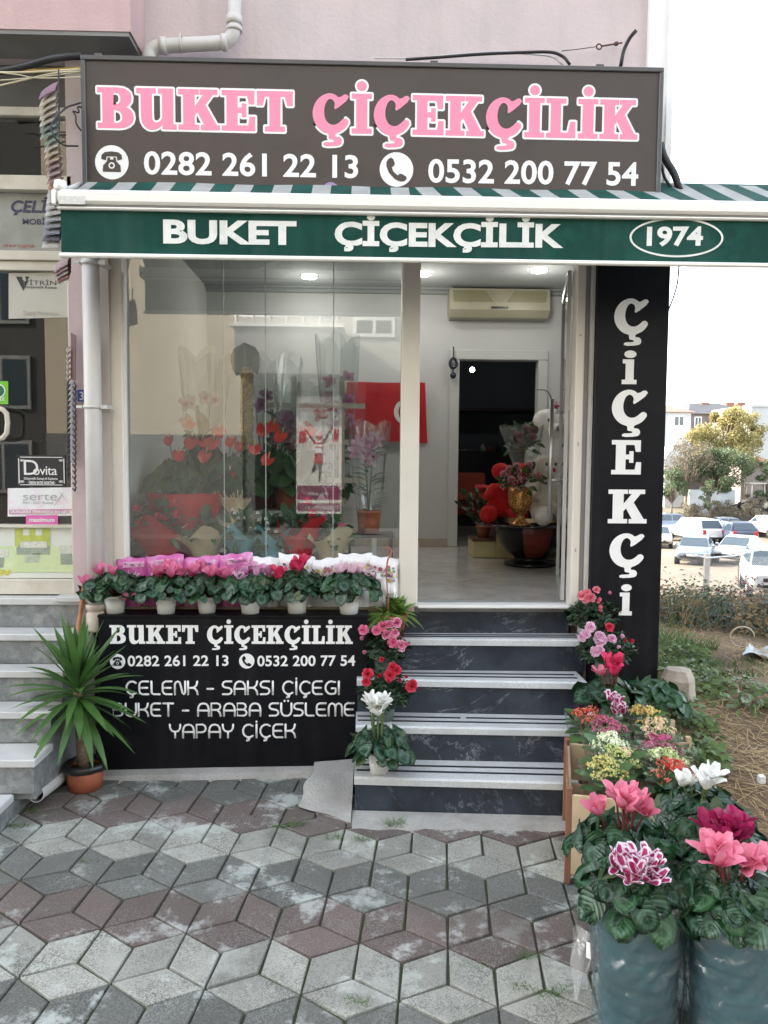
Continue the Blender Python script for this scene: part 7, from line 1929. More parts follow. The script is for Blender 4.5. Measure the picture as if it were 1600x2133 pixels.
# leafy creeper by the crates
def leafy(name, label, cat, c, R, H, n, L, m, seed, stemm=None, group=None, W=.8, fill=.45):
    rn = random.Random(seed); c = Vector(c); r = thing(name, label, cat, c, group); mb = MB()
    for i in range(n):
        a = rn.uniform(0,6.28); el = math.asin(rn.uniform(-.1,1)); k = rn.uniform(fill,1.0)
        b = 1+.25*math.sin(3*a+seed)*math.cos(2*el+seed)+.12*math.sin(7*a+5*el)
        p = c+Vector((R[0]*k*b*math.cos(el)*math.cos(a), R[1]*k*b*math.cos(el)*math.sin(a), H*k*b*math.sin(el)+.03*H))
        d = Vector((math.cos(a),math.sin(a),rn.uniform(-.6,.6)))
        oleaf(mb, p, d, Vector((rn.uniform(-.6,.6),-.5,.8)), L*rn.uniform(.6,1.3), L*W*rn.uniform(.7,1.2), m, rn, 2)
    mb.build('foliage', r)
    mb = MB()
    for i in range(14):
        a = rn.uniform(0,6.28); el = rn.uniform(.2,1.4); p = c+Vector((R[0]*.85*math.cos(el)*math.cos(a), R[1]*.85*math.cos(el)*math.sin(a), H*.9*math.sin(el)))
        mb.tube([c, c.lerp(p,.5)+Vector((0,0,.05*H)), p], [.010*max(R),.007*max(R),.003*max(R)], stemm or M_STEMG, 5, False)
    mb.build('stems', r)
    return r
def gp(px, py, z): q = G(px,py,z); return (q.x,q.y,T(q.x,q.y)-.01)
for i, (px, py, R, H, lab) in enumerate(((1418,1375,.20,.20,'feathery green weed clump between the pillar and the tarpaulin'),(1440,1420,.15,.12,'low green weed patch behind the rubble lump'),(1545,1445,.28,.08,'flat green weed patch in the straw'),(1420,1490,.16,.14,'broad leaved green creeper spilling behind the orange kalanchoe'),(1450,1540,.14,.10,'low green creeper beside the lime kalanchoe on the bank'),(1395,1450,.14,.16,'dark leafy weed clump at the foot of the corner pillar'))):
    p = gp(px,py+20,.30); leafy('green_creeper', lab, 'plant', p, (R,R*1.1), H, 260, .045, M_WEED, 90+i, None, 'wild plants on the soil bank')
BUSH = [
 (1400,1310,.1,(.45,.6),.48,1500,.042,M_DRYB,'dry brown bush standing against the building corner'),
 (1450,1300,.05,(.45,.5),.34,1200,.04,M_WEED,'dull green shrub in front of the fence post'),
 (1530,1330,.1,(.7,.6),.42,2200,.042,uvmat('dark_shrub_leaf', 'leaf', (.03,.055,.03), (.06,.09,.045)),'dark green shrub below the reddish one'),
 (1575,1290,.05,(.7,.5),.46,1700,.042,uvmat('red_shrub_leaf', 'leaf', (.13,.025,.03), (.20,.06,.045)),'reddish leaved shrub under the parked white car'),
 (1500,1280,.0,(.35,.4),.30,700,.04,uvmat('olive_leaf', 'leaf', (.07,.09,.04), (.11,.12,.06)),'small olive shrub between the post and the reddish shrub'),
 (1595,1350,.1,(.3,.3),.35,500,.06,M_DRYB,'rusty dry grass bush beside the grey tarpaulin'),
]
for i, (px, py, z, R, H, n, L, m, lab) in enumerate(BUSH):
    p = gp(px,py,z); leafy('shrub', lab, 'shrub', p, R, H, n, L, m, 110+i, mat('twig', (.14,.10,.06), .8, .3, 20), 'shrubs along the top of the soil bank', .55)
mb = MB()
for i in range(420):
    px = rn.uniform(1385,1600); p = gp(px, rn.uniform(1250,1345), .1); a = rn.uniform(0,6.28)
    blade(mb, Vector(p), Vector((math.cos(a)*.35,math.sin(a)*.35,1)), rn.uniform(.15,.55), .008, M_STRAW if rn.random() < .6 else M_GRASS, rn.uniform(.05,.35), rn, 4)
o = mb.build('tall_dry_grass'); tag(o, 'tall dry grass standing among the shrubs', 'grass', kind='stuff')
# rubble, tarpaulin, litter, hose
p = Vector(gp(1388,1450,.33)); mb = MB(); mb.lathe([(.08,-.05),(.10,.05),(.095,.14),(.06,.19),(.001,.20)], (1.70,4.02,T(1.70,4.02)), mat('rubble_concrete', (.36,.31,.25), .95, .2, 9, .9, 60), 9, False, .12, seed=6); o = mb.build('rubble_block'); tag(o, 'lump of broken concrete at the foot of the black pillar sign', 'rubble')
a, b, c_, d = [Vector(gp(*q)) for q in ((1545,1412,.22),(1640,1418,.2),(1640,1370,.2),(1562,1376,.2))]
mb = MB(); mb.grid(lambda u, v: a.lerp(b,u).lerp(d.lerp(c_,u),v)+Vector((0,0,.045+.018*math.sin(9*u+3*v)+.012*math.sin(17*v+4*u))), 16, 12, mat('grey_blue_tarp', (.24,.29,.33), .35, .1, 8, .4, 60), True, False)
o = mb.build('tarpaulin'); tag(o, 'crumpled grey blue plastic sheet lying on the bank', 'tarpaulin')
for i, (px, py, s, lab, m) in enumerate(((1472,1403,.035,'small crumpled pale blue packet on the bank','litter_blue'),(1465,1465,.05,'torn white plastic scrap by the creeper','litter_white'),(1586,1622,.018,'small white foam cube on the straw','litter_white'))):
    p = Vector(gp(px,py,.25)); mb = MB()
    if i < 2: mb.grid(lambda u, v: p+Vector(((u-.5)*s*2, (v-.5)*s, s*(.5+.5*math.sin(7*u+5*v)+.3*math.sin(13*v)))), 7, 7, mat(m, (.62,.63,.62) if 'white' in m else (.35,.45,.5), .5), False, False)
    else: mb.box(p.x-s*.8, p.x+s*.8, p.y-s*.8, p.y+s*.8, p.z+.02, p.z+.02+s*2, mat(m, ()), .004)
    o = mb.build('litter'); tag(o, lab, 'litter')
p = Vector(gp(1544,1375,.2)); mb = MB(); mb.tube([p+Vector((.09*math.cos(t),.0,.02+.075*(1+math.sin(t)))) for t in [2*PI*i/18 for i in range(17)]], .006, mat('pale_hose', (.45,.40,.28), .6), 6); o = mb.build('hose_loop'); tag(o, 'loop of pale hose sticking up beside the tarpaulin', 'hose')
# fence at the edge of the car park
M_POST = mat('concrete_post', (.42,.40,.36), .9, .12, 6, .3, 40)
YF_ = 27.0
for i, px in enumerate((1473, 1640)):
    q = P(px,1160,YF_); z0 = T(q.x,YF_); mb = MB(); mb.box(q.x-.09, q.x+.09, YF_-.09, YF_+.09, z0-.3, P(1473,1153,YF_).z, M_POST, .02); o = mb.build('fence_post'); tag(o, ('square concrete fence post in front of the silver hatchback','square concrete fence post beyond the white car bonnet')[i], 'fence post', 'fence posts of the car park')
x0_, x1_ = P(1380,1160,YF_).x, P(1640,1160,YF_).x
mb = MB(); zt_ = P(1473,1160,YF_).z; n = 60
for i in range(n):
    xa = x0_+(x1_-x0_)*i/n
    for sg in (1,-1):
        mb.tube([(xa, YF_+.1, zt_-1.35), (xa+sg*1.35, YF_+.1, zt_)], .0035, mat('fence_wire', (.35,.35,.34), .5, metal=.5), 3, False)
o = mb.build('wire_fence'); tag(o, 'sagging chain link fence along the car park edge', 'fence')
mb = MB(); mb.tube([P(x,y,26.8) for x, y in ((1440,1155),(1473,1162),(1530,1158),(1580,1146),(1640,1138))], .03, mat('white_rope', (.7,.7,.68), .7), 6); o = mb.build('barrier_tape'); tag(o, 'white barrier tape strung along the fence post', 'barrier tape')

# ------------------------------------------------------------ cars
M_CGL = mat('car_glass', (.03,.045,.055), .06, .05, 1, spec=.8); M_TYRE = mat('tyre', (.02,.02,.02), .85, .1, 9); M_RIM = mat('alloy_rim', (.45,.45,.46), .35, .05, 9, metal=.6); M_HL = mat('headlight', (.65,.68,.70), .15, .05, 9); M_TL = mat('tail_light', (.35,.02,.02), .25, .05, 9); M_TRIM = mat('black_trim', (.018,.018,.018), .5, .1, 9); M_PLATE = mat('number_plate', (.75,.75,.74), .5)
def car(name, label, paint, kind, pos, yaw, plate=None, rear=False):
    r = thing(name, label, 'car' if kind != 'pickup' else 'pickup truck', (0,0,0), 'cars parked in the gravel car park')
    L, Wd, H = {'sedan': (4.5,1.78,1.46), 'hatch': (4.05,1.76,1.44), 'suv': (4.6,1.9,1.75), 'pickup': (5.2,1.92,1.86)}[kind]
    hw = Wd/2; sill = .28 if kind in ('sedan','hatch') else .38
    if kind == 'sedan': bel, pr, cab = .88, [(-L/2,.55,.70),(-L/2+.12,.42,.80),(-1.45,.28,.92),(-.5,.26,.93),(.9,.26,.93),(1.6,.28,.97),(L/2-.1,.36,.95),(L/2,.5,.80)], [(-1.15,.93),(-.35,H-.04),(.35,H),(.95,H-.06),(1.75,.97)]
    elif kind == 'hatch': bel, pr, cab = .9, [(-L/2,.50,.68),(-L/2+.12,.40,.80),(-1.25,.27,.93),(-.4,.26,.95),(.8,.26,.97),(1.5,.3,1.0),(L/2-.05,.4,.98),(L/2,.5,.85)], [(-1.0,.94),(-.2,H-.04),(.4,H),(1.2,H-.08),(L/2-.18,1.0)]
    elif kind == 'suv': bel, pr, cab = 1.08, [(-L/2,.55,.92),(-L/2+.12,.42,1.02),(-1.4,.36,1.10),(-.5,.36,1.12),(.9,.36,1.13),(1.7,.38,1.14),(L/2-.08,.42,1.12),(L/2,.5,1.0)], [(-1.2,1.11),(-.5,H-.05),(.4,H),(1.6,H-.05),(L/2-.12,1.14)]
    else: bel, pr, cab = 1.1, [(-L/2,.6,.98),(-L/2+.12,.5,1.06),(-1.5,.42,1.12),(-.5,.42,1.13),(.9,.42,1.13),(1.7,.42,1.13),(L/2-.05,.5,1.12),(L/2,.55,1.08)], [(-1.3,1.12),(-.6,H-.04),(.3,H),(2.0,H-.02),(L/2-.14,1.14)]
    mb = MB(); rings = []
    for i, (x, zb_, zt_) in enumerate(pr):
        e = .82 if i in (0, len(pr)-1) else (.95 if i in (1, len(pr)-2) else 1)
        zm = zb_+(zt_-zb_)*.55
        rings.append([mb.av((x, y*hw*e, z)) for y, z in ((-.82,zb_),(-.97,zb_+.10),(-1,zm),(-.95,zt_-.08),(-.84,zt_),(-.3,zt_+.025),(.3,zt_+.025),(.84,zt_),(.95,zt_-.08),(1,zm),(.97,zb_+.10),(.82,zb_))])
    for a_, b_ in zip(rings, rings[1:]):
        for j in range(12): mb.face((a_[j], b_[j], b_[(j+1)%12], a_[(j+1)%12]), paint, True)
    mb.face(rings[0], paint); mb.face(rings[-1][::-1], paint)
    # cabin
    rc = []
    for i, (x, z) in enumerate(cab):
        w0 = hw*.90; w1 = hw*(.72 if z > bel+.2 else .90)
        rc.append([mb.av(p) for p in ((x if 0 < i < len(cab)-1 else x, -w1, z-.02), (x, -w1*.85, z), (x, w1*.85, z), (x, w1, z-.02))])
    for a_, b_ in zip(rc, rc[1:]):
        for j in range(3): mb.face((a_[j], b_[j], b_[j+1], a_[j+1]), paint, True)
    for sg in (0, 3):
        idx = [q[sg] for q in rc]; mb.face(idx if sg == 0 else idx[::-1], paint)
    mb.build('body', r, False)
    def glassq(name, pts, m=M_CGL):
        mb = MB(); mb.poly(pts, m); mb.build(name, r, False)
    def lerp3(p, q, t): return tuple(a+(b-a)*t for a, b in zip(p, q))
    (xa,za),(xb,zb2),(xc,zc),(xd,zd),(xe,ze) = cab
    off = .012
    def cross(c0, c1, t0, t1, name):
        x0,z0 = c0; x1,z1 = c1
        wA = hw*.82; wB = hw*.66
        nx, nz = -(z1-z0), (x1-x0); l = math.hypot(nx,nz); nx, nz = nx/l*off, nz/l*off
        if nz < 0: nx, nz = -nx, -nz
        q = lambda t, s: (x0+(x1-x0)*t+nx, s*(wA+(wB-wA)*t), z0+(z1-z0)*t+nz+.005)
        glassq(name, [q(t0,-1), q(t0,1), q(t1,1), q(t1,-1)])
    cross((xa,za),(xb,zb2),.08,.92,'windscreen'); cross((xe,ze),(xd,zd),.12,.9,'rear_window')
    for sg in (-1,1):
        wl = lambda z: sg*(hw*.90+(hw*.72-hw*.90)*max(0,min(1,(z-bel-.03)/(H-bel-.05)))+.012)
        zl_, zh = max(za,ze)+.06, H-.10
        for x0, x1, s0, s1 in ((xa+.18, .28, .62, 0), (.36, xd-.05, 0, .35 if kind in('sedan','hatch') else .1)):
            pts = [(x0, wl(zl_), zl_), (x1+.0+(s1*.5), wl(zl_), zl_), (x1-s1*.3, wl(zh), zh), (x0+s0, wl(zh), zh)]
            glassq('side_window', pts if sg < 0 else pts[::-1])
        mb = MB(); mb.ball((xa+.42, sg*(hw+.07), za+.07), .10, paint, 8, 6, (.7,1,.7)); mb.build('wing_mirror', r, False)
    fx = -L/2
    for sg in (-1,1):
        mb = MB(); z = pr[1][2]-.16; mb.hexa([(fx+.0,sg*hw*.50,z-.06),(fx+.22,sg*hw*.93,z-.04),(fx+.3,sg*hw*.90,z-.04),(fx+.1,sg*hw*.5,z-.06)], [(fx+.03,sg*hw*.50,z+.03),(fx+.26,sg*hw*.91,z+.09),(fx+.32,sg*hw*.88,z+.09),(fx+.12,sg*hw*.5,z+.03)], M_HL); mb.build('headlight', r, False)
        mb = MB(); z = pr[-2][2]-.20; mb.box(L/2-.10, L/2+.012, min(sg*hw*.62,sg*hw*.88), max(sg*hw*.62,sg*hw*.88), z-.10, z+.10 if kind in ('sedan','hatch') else z+.22, M_TL, .02); mb.build('tail_light', r, False)
    mb = MB(); z = pr[0][2]-.12; mb.box(fx-.015, fx+.08, -hw*.5, hw*.5, z-.10, z+.05, M_TRIM, .02); mb.build('grille', r, False)
    mb = MB(); z = pr[0][1]; mb.box(fx-.012, fx+.1, -hw*.72, hw*.72, z-.06, z+.07, M_TRIM, .03); mb.box(L/2-.1, L/2+.02, -hw*.8, hw*.8, z-.12, z+.04, M_TRIM, .03); mb.build('bumper_trim', r, False)
    mb = MB(); mb.box(fx-.025, fx-.0155, -.26, .26, z+.05, z+.16, M_PLATE); mb.box(L/2+.021, L/2+.03, -.26, .26, pr[-1][1]+.10, pr[-1][1]+.21, M_PLATE); o = mb.build('number_plate', r, False)
    if plate:
        me = text_mesh(plate, .02); xs = [v.co.x for v in me.vertices]; k = .42/(max(xs)-min(xs)); mb = MB()
        mb.addmesh(me, lambda co: (fx-.027, .21-(co.x-min(xs))*k, z+.07+co.y*.10), M_INK); mb.build('plate_lettering', o, False)
    for wx in (-L/2+.82, L/2-.85):
        for sg in (-1,1):
            rw = .33 if kind in ('sedan','hatch') else .39
            mb = MB(); mb.M = Matrix.Translation((wx, sg*(hw-.10), rw)) @ Matrix.Rotation(PI/2, 4, 'X')
            mb.lathe([(rw*.62,-.11),(rw*.95,-.11),(rw,-.07),(rw,.07),(rw*.95,.11),(rw*.62,.11)], (0,0,0), M_TYRE, 22, True, capb=False); w = mb.build('wheel', r, False)
            mb = MB(); mb.M = Matrix.Translation((wx, sg*(hw-.10), rw)) @ Matrix.Rotation(PI/2, 4, 'X'); mb.lathe([(.001,-.085),(rw*.63,-.10),(rw*.64,.10),(.001,.085)], (0,0,0), M_RIM, 16, True, capb=False)
            mb.build('rim', w, False)
            mb = MB(); mb.M = Matrix.Translation((wx, sg*(hw-.055), rw)) @ Matrix.Rotation(PI/2, 4, 'X'); mb.lathe([(rw*1.03,-.08),(rw*1.16,-.078),(rw*1.16,.062),(rw*1.03,.06)], (0,0,0), M_TRIM, 22, True, capb=False); mb.build('wheel_arch', r, False)
    r.location = (pos[0], pos[1], T(*pos)+.01); r.rotation_euler = (0,0,yaw)
    return r
PW = mat('white_car_paint', (.60,.60,.59), .25, .02, 1, coat=.6); PS = mat('silver_blue_paint', (.22,.26,.31), .28, .03, 1, metal=.3, coat=.6); PB = mat('dark_blue_paint', (.035,.045,.07), .22, .03, 1, coat=.6); PBE = mat('beige_paint', (.45,.40,.33), .3, .03, 1, coat=.5)
def cp(px, Y): q = P(px,1100,Y); return (q.x, Y)
car('parked_car', 'silver blue hatchback parked nose-on beside the white saloon', PS, 'hatch', cp(1450,41), rad(62))
car('parked_car', 'white saloon car parked to the right of the silver hatchback', PW, 'sedan', cp(1542,41.5), rad(48))
car('parked_pickup', 'white pickup truck with canopy seen from behind', PW, 'pickup', cp(1446,56), rad(-83))
car('parked_car', 'dark blue estate car with red tail lights seen from behind', PB, 'suv', cp(1528,54), rad(-96))
car('parked_car', 'pale silver saloon seen side-on behind the dark estate', PS, 'sedan', cp(1520,61), rad(170))
car('parked_car', 'white van-like car cut by the picture edge in the back row', PW, 'suv', cp(1600,60), rad(-80))
car('parked_car', 'white off-roader with black grille and plate near the fence', PW, 'suv', cp(1608,29), rad(68), '59 AJ 512')
car('parked_car', 'beige hatchback half hidden behind the black pillar sign', PBE, 'hatch', cp(1372,52), rad(70))
car('parked_car', 'silver saloon half hidden between the pillar and the pickup', PS, 'suv', cp(1398,61), rad(185))

# ------------------------------------------------------------ trees, walls and houses beyond
def leafcloud(mb, centers, n, s, m, rn, squash=.8):
    for i in range(n):
        c, R = rn.choice(centers); a = rn.uniform(0,6.28); el = math.asin(rn.uniform(-1,1)); k = rn.random()**.45
        p = Vector(c)+Vector((R*k*math.cos(el)*math.cos(a), R*k*math.cos(el)*math.sin(a), R*squash*k*math.sin(el)))
        d = Vector((rn.uniform(-1,1),rn.uniform(-1,1),rn.uniform(-1,1))).normalized(); e = d.cross(Vector((rn.uniform(-1,1),rn.uniform(-1,1),.3))).normalized(); q = s*rn.uniform(.6,1.4)
        mb.face([mb.av(z) for z in (p-d*q, p+e*q*.6, p+d*q, p-e*q*.6)], m, False, [(.4,0),(.6,.3),(.5,1),(.3,.3)])
def tree(name, label, px, pyb, pyt, wpx, Y, m, n, s, seed, trunkm, lean=0, group='trees and bushes behind the car park'):
    rn = random.Random(seed); q = P(px,pyb,Y); z0 = T(q.x,Y)-.3; zt_ = P(px,pyt,Y).z; w = wpx*Y/1600; h = zt_-z0
    r = thing(name, label, 'tree' if 'tree' in name else 'bush', (q.x,Y,z0))
    r['group'] = group
    cs = []; tips = []
    for i in range(26):
        a = rn.uniform(0,6.28); k = rn.uniform(.2,1.1); zz = z0+h*rn.uniform(.38,.88); sp = math.sin(PI*min(1,max(.15,(zz-z0)/h)))**.5
        c = Vector((q.x+lean*(zz-z0)+w*.42*k*math.cos(a)*sp, Y+w*.35*k*math.sin(a), zz)); cs.append((c, w*rn.uniform(.07,.20))); tips.append(c)
    mb = MB(); leafcloud(mb, cs, n, s, m, rn); mb.build('crown', r)
    mb = MB(); fork = Vector((q.x+lean*h*.25, Y, z0+h*.28)); mb.tube([(q.x,Y,z0), fork], [w*.035,w*.025], trunkm, 8)
    for t in tips: mb.tube([fork, fork.lerp(t,.5)+Vector((0,0,h*.04)), t], [w*.016,w*.010,w*.004], trunkm, 5, False)
    mb.build('trunk', r)
M_BARK = mat('tree_bark', (.16,.12,.085), .9, .3, 3)
L_Y = uvmat('autumn_leaf', 'leaf', (.19,.17,.065), (.30,.255,.10), None, .7); L_G = uvmat('tree_leaf', 'leaf', (.055,.085,.04), (.10,.125,.06), None, .6); L_B = uvmat('grey_brown_leaf', 'leaf', (.12,.105,.07), (.18,.155,.11), None, .8)
tree('autumn_tree', 'tall tree with yellow autumn crown above the car park', 1492, 1030, 830, 150, 70, L_Y, 24000, .085, 1, M_BARK, .05)
tree('autumn_tree', 'thinner yellow tree merging with the concrete house', 1550, 1030, 838, 90, 72, L_Y, 8000, .08, 2, M_BARK)
tree('bare_tree', 'half bare grey brown tree before the white house', 1428, 1060, 900, 115, 67, L_B, 5000, .07, 3, M_BARK)
tree('green_tree', 'bushy green tree under the yellow crown', 1490, 1060, 925, 150, 66.5, L_G, 14000, .08, 4, M_BARK)
tree('green_tree', 'dark green tree beside the old tractor', 1600, 1050, 945, 60, 65, L_G, 5000, .08, 5, M_BARK)
tree('green_tree', 'small green tree close to the building corner', 1398, 1090, 965, 75, 66, L_G, 6000, .07, 6, M_BARK)
tree('brown_bush', 'dry brown bush on the bank behind the pickup', 1440, 1100, 1045, 70, 64, L_B, 4000, .06, 7, M_BARK)
tree('brown_bush', 'dry brown bush on the bank behind the silver saloon', 1510, 1090, 1040, 80, 64.5, L_B, 4000, .06, 8, M_BARK)
tree('brown_bush', 'dry brown bush below the tractor', 1570, 1090, 1025, 70, 64, L_B, 4000, .06, 9, M_BARK)
tree('green_tree', 'light green sapling in front of the low concrete wall', 1478, 1060, 985, 45, 64, L_G, 2500, .06, 10, M_BARK)
def house(label, px0, px1, pyt, Y, depth, wall, roofm, roof, wins, name='house'):
    a, b = P(px0,pyt,Y), P(px1,pyt,Y); z0 = T(a.x,Y)-1
    r = thing(name, label, 'house', ((a.x+b.x)/2, Y, z0)); zt_ = a.z
    mb = MB(); mb.box(a.x, b.x, Y, Y+depth, z0, zt_, wall); mb.build('wall', r)
    mb = MB(); e = .35
    if roof > 0:
        xm = (a.x+b.x)/2; ym = Y+depth/2
        v = [(a.x-e,Y-e,zt_+.01),(b.x+e,Y-e,zt_+.01),(b.x+e,Y+depth+e,zt_+.01),(a.x-e,Y+depth+e,zt_+.01)]; rl = (b.x-a.x)*.25
        t0, t1 = (xm-rl,ym,zt_+roof), (xm+rl,ym,zt_+roof)
        mb.poly([v[0],v[1],t1,t0], roofm); mb.poly([v[2],v[3],t0,t1], roofm); mb.poly([v[1],v[2],t1], roofm); mb.poly([v[3],v[0],t0], roofm); mb.poly(v[::-1], roofm)
    else: mb.box(a.x-.1, b.x+.1, Y-.1, Y+depth, zt_+.001, zt_+.25, roofm)
    mb.build('roof', r)
    for (wx0, wy0, wx1, wy1) in wins:
        c, d = P(wx0,wy1,Y), P(wx1,wy0,Y)
        mb = MB(); mb.box(c.x, d.x, Y-.05, Y-.003, c.z, d.z, M_WHITEM); w = mb.build('window', r)
        mb = MB(); mb.box(c.x+.12, (c.x+d.x)/2-.05, Y-.06, Y-.051, c.z+.12, d.z-.12, M_CGL); mb.box((c.x+d.x)/2+.05, d.x-.12, Y-.06, Y-.051, c.z+.12, d.z-.12, M_CGL); mb.build('pane', w)
    return r
M_HW = mat('whitewash', (.50,.50,.48), .9, .06, .6); M_HG = mat('blank_concrete', (.42,.42,.40), .95, .15, .35, alt=(.30,.30,.29), altscale=.5, altlo=.5, althi=.75); M_RT = mat('roof_tile', (.28,.12,.085), .85, .2, 1.5); M_HB = mat('brown_render', (.20,.17,.15), .9, .15, .5)
house('white house with red tiled roof at the building corner', 1370, 1440, 858, 84, 8, M_HW, M_RT, 1.0, [(1403,866,1426,888),(1392,866,1399,890)])
house('tall blank grey concrete house beyond the tractor', 1566, 1660, 848, 80, 9, M_HG, M_HG, 0, [])
r = house('dark roofed brown house hidden behind the yellow tree', 1438, 1566, 862, 90, 9, M_HB, mat('dark_roof', (.05,.05,.055), .8, .2, 1), 1.6, [(1446,868,1462,890)])
for px in (1470, 1522, 1545): q = P(px,838,94); mb = MB(); mb.box(q.x-.5, q.x+.5, 94, 95, q.z-2.2, q.z, M_RT, .05); mb.build('chimney', r)
house('low shed with brown tiled roof behind the tractor', 1545, 1600, 962, 72, 5, M_HB, M_RT, .9, [], 'shed')
a, b = P(1437,1020,66.2), P(1532,1018,66.2); mb = MB(); mb.box(a.x, b.x, 66.2, 66.5, T(a.x,66)-1.0, a.z, mat('wall_concrete', (.52,.53,.52), .9, .08, .8), .02); o = mb.build('low_wall'); tag(o, 'low pale concrete wall behind the bushes', 'wall')
pts = [P(*q) for q in ((1384,1075,70),(1428,1060,70),(1424,985,70),(1406,930,70),(1384,955,70))]
mb = MB(); f0 = [mb.av(p) for p in pts]; f1 = [mb.av(p+Vector((0,2.5,0))) for p in pts]; mb.face(f0, M_HW); mb.face(f1[::-1], M_HW)
for i in range(5): mb.face((f0[i], f1[i], f1[(i+1)%5], f0[(i+1)%5]), M_HW)
o = mb.build('retaining_wall'); tag(o, 'sloping whitewashed retaining wall beside the bare tree', 'wall')
# tractor
tq = P(1572,1020,65.5); tx, ty, tz = tq.x, 65.5, T(tq.x,65.5)+.55
r = thing('tractor', 'old pale backhoe tractor parked on the bank', 'tractor', (tx,ty,tz))
M_TRY = mat('tractor_cream', (.50,.47,.36), .6, .1, 3)
mb = MB(); mb.box(tx-.9, tx+.9, ty-.5, ty+.5, tz+.5, tz+1.0, M_TRY, .06); mb.build('body', r)
for x in (-.5,.7):
    for y in (-.5,.5): mb = MB(); mb.tube([(tx+x,ty+y,tz+1.0),(tx+x*.9,ty+y*.9,tz+2.4)], .05, M_TRY, 6); mb.build('cab_post', r)
mb = MB(); mb.box(tx-.65, tx+.85, ty-.6, ty+.6, tz+2.4, tz+2.5, M_TRY, .03); mb.build('cab_roof', r)
for x, rr in ((-.7,.42),(.55,.65)):
    for sg in (-1,1):
        mb = MB(); mb.M = Matrix.Translation((tx+x, ty+sg*.7, tz+rr)) @ Matrix.Rotation(PI/2, 4, 'X'); mb.lathe([(rr*.5,-.15),(rr,-.13),(rr,.13),(rr*.5,.15)], (0,0,0), M_TYRE, 18, capb=False); w = mb.build('wheel', r)
        mb = MB(); mb.M = Matrix.Translation((tx+x, ty+sg*.7, tz+rr)) @ Matrix.Rotation(PI/2, 4, 'X'); mb.lathe([(.001,-.10),(rr*.52,-.12),(rr*.52,.12),(.001,.10)], (0,0,0), M_TRY, 14, capb=False); mb.build('rim', w)
mb = MB(); mb.tube([(tx-.8,ty-.3,tz+.8),(tx-2.0,ty-.3,tz+.5),(tx-3.0,ty-.3,tz+.15)], .08, M_TYRE, 6); mb.box(tx-3.3, tx-2.9, ty-.9, ty+.3, tz+.0, tz+.4, M_TYRE, .05); mb.build('loader_arm', r)

# =================================================================== ACROSS THE STREET (seen in the shop glass)
YO = -8.0; YM = 2*YG-YO
def mx(px, py): q = P(px,py,YM); return q.x, q.z
r = thing('opposite_building', 'sunlit cream apartment building across the street reflected in the window', 'building', (-3, YO, 0))
M_OC = mat('sunlit_cream_render', (.46,.40,.29), .9, .06, .8, .2, 20); M_OG = mat('grey_cream_render', (.40,.38,.34), .9, .06, .8)
xl, _ = mx(95, 800); xb0, zb0 = mx(505,788); xb1, zb1 = mx(712,700)
zsh = zb0-.06; _, zlow = mx(400,905)
mb = MB(); mb.box(xl, xb0, YO-6, YO, zlow, 12, M_OC); mb.box(xl, xb0, YO-6, YO+.03, -.2, zlow-.001, mat('stained_plinth', (.12,.12,.115), .9, .2, 1.5, .5, 20)); mb.box(xb0, 14, YO-6, YO, zsh, 12, M_OG); mb.build('wall', r)
mb = MB(); mb.box(xb0+.002, 14, YO-5, YO-2.2, 0, zsh-.002, M_DKI); 
for x in (xb0+.003, -.2, 3.0, 7.0): mb.box(x, x+.25, YO-2.15, YO-.01, .06, zsh-.003, mat('shopfront_grey', (.10,.10,.10), .6, .1, 2))
mb.build('shopfront', r)
mb = MB(); mb.box(xb0, xb1, YO+.002, YO+1.0, zb0, zb1, mat('balcony_shade_grey', (.20,.20,.19), .9, .06, 2)); mb.box(xb0-.08, xb1+.08, YO+.002, YO+1.08, zb1+.001, zb1+.07, M_WHITEM); ba = mb.build('balcony', r)  # the grey stands in for shade on the balcony front
mb = MB()
for i in range(7): x = xb0+.05+(xb1-xb0-.1)*i/6; mb.tube([(x,YO+1.0,zb1+.07),(x,YO+1.0,zb1+.42)], .035, M_WHITEM, 8)
for z in (.2,.31,.42): mb.tube([(xb0,YO+1.0,zb1+z),(xb1,YO+1.0,zb1+z)], .022, M_WHITEM, 8)
mb.build('railing', ba)
for (p0, q0, p1, q1) in ((735,660,822,703),(560,560,680,640),(300,470,400,560)):
    x0, z1_ = mx(p0,q0); x1, z0_ = mx(p1,q1); mb = MB(); mb.box(x0, x1, YO+.004, YO+.06, z0_, z1_, M_WHITEM); w = mb.build('window', r)
    mb = MB(); xm = (x0+x1)/2; mb.box(x0+.08, xm-.04, YO+.061, YO+.07, z0_+.08, z1_-.08, M_CGL); mb.box(xm+.04, x1-.08, YO+.061, YO+.07, z0_+.08, z1_-.08, M_CGL); mb.build('pane', w)
r = thing('stone_building', 'dark shaded stone apartment building reflected in the furniture shop door', 'building', (-12, YO, 0))
mb = MB(); mb.box(-22, xl-.02, YO-6, YO-.02, -.2, 12, mat('shaded_dark_stone', (.035,.034,.028), .9, .2, 1, .4, 10)); mb.build('wall', r)  # dark stone colour also carries the shade this building lies in
for i in range(6):
    for j in range(4):
        x = xl-.30-i*1.9; z = .9+j*1.75; mb = MB(); mb.box(x-1.2, x, YO-.019, YO+.04, z, z+1.1, mat('frame_grey', (.17,.18,.17), .6)); w = mb.build('window', r)
        mb = MB(); mb.box(x-1.12, x-.64, YO+.041, YO+.05, z+.08, z+1.02, M_CGL); mb.box(x-.56, x-.08, YO+.041, YO+.05, z+.08, z+1.02, M_CGL); mb.build('pane', w)
bx0, bz1 = mx(620,828); bx1, bz0 = mx(712,1068)
r = thing('hanging_banner', 'pale boutique banner with shopping figure reflected in the window', 'banner', ((bx0+bx1)/2, YO+.3, bz0))
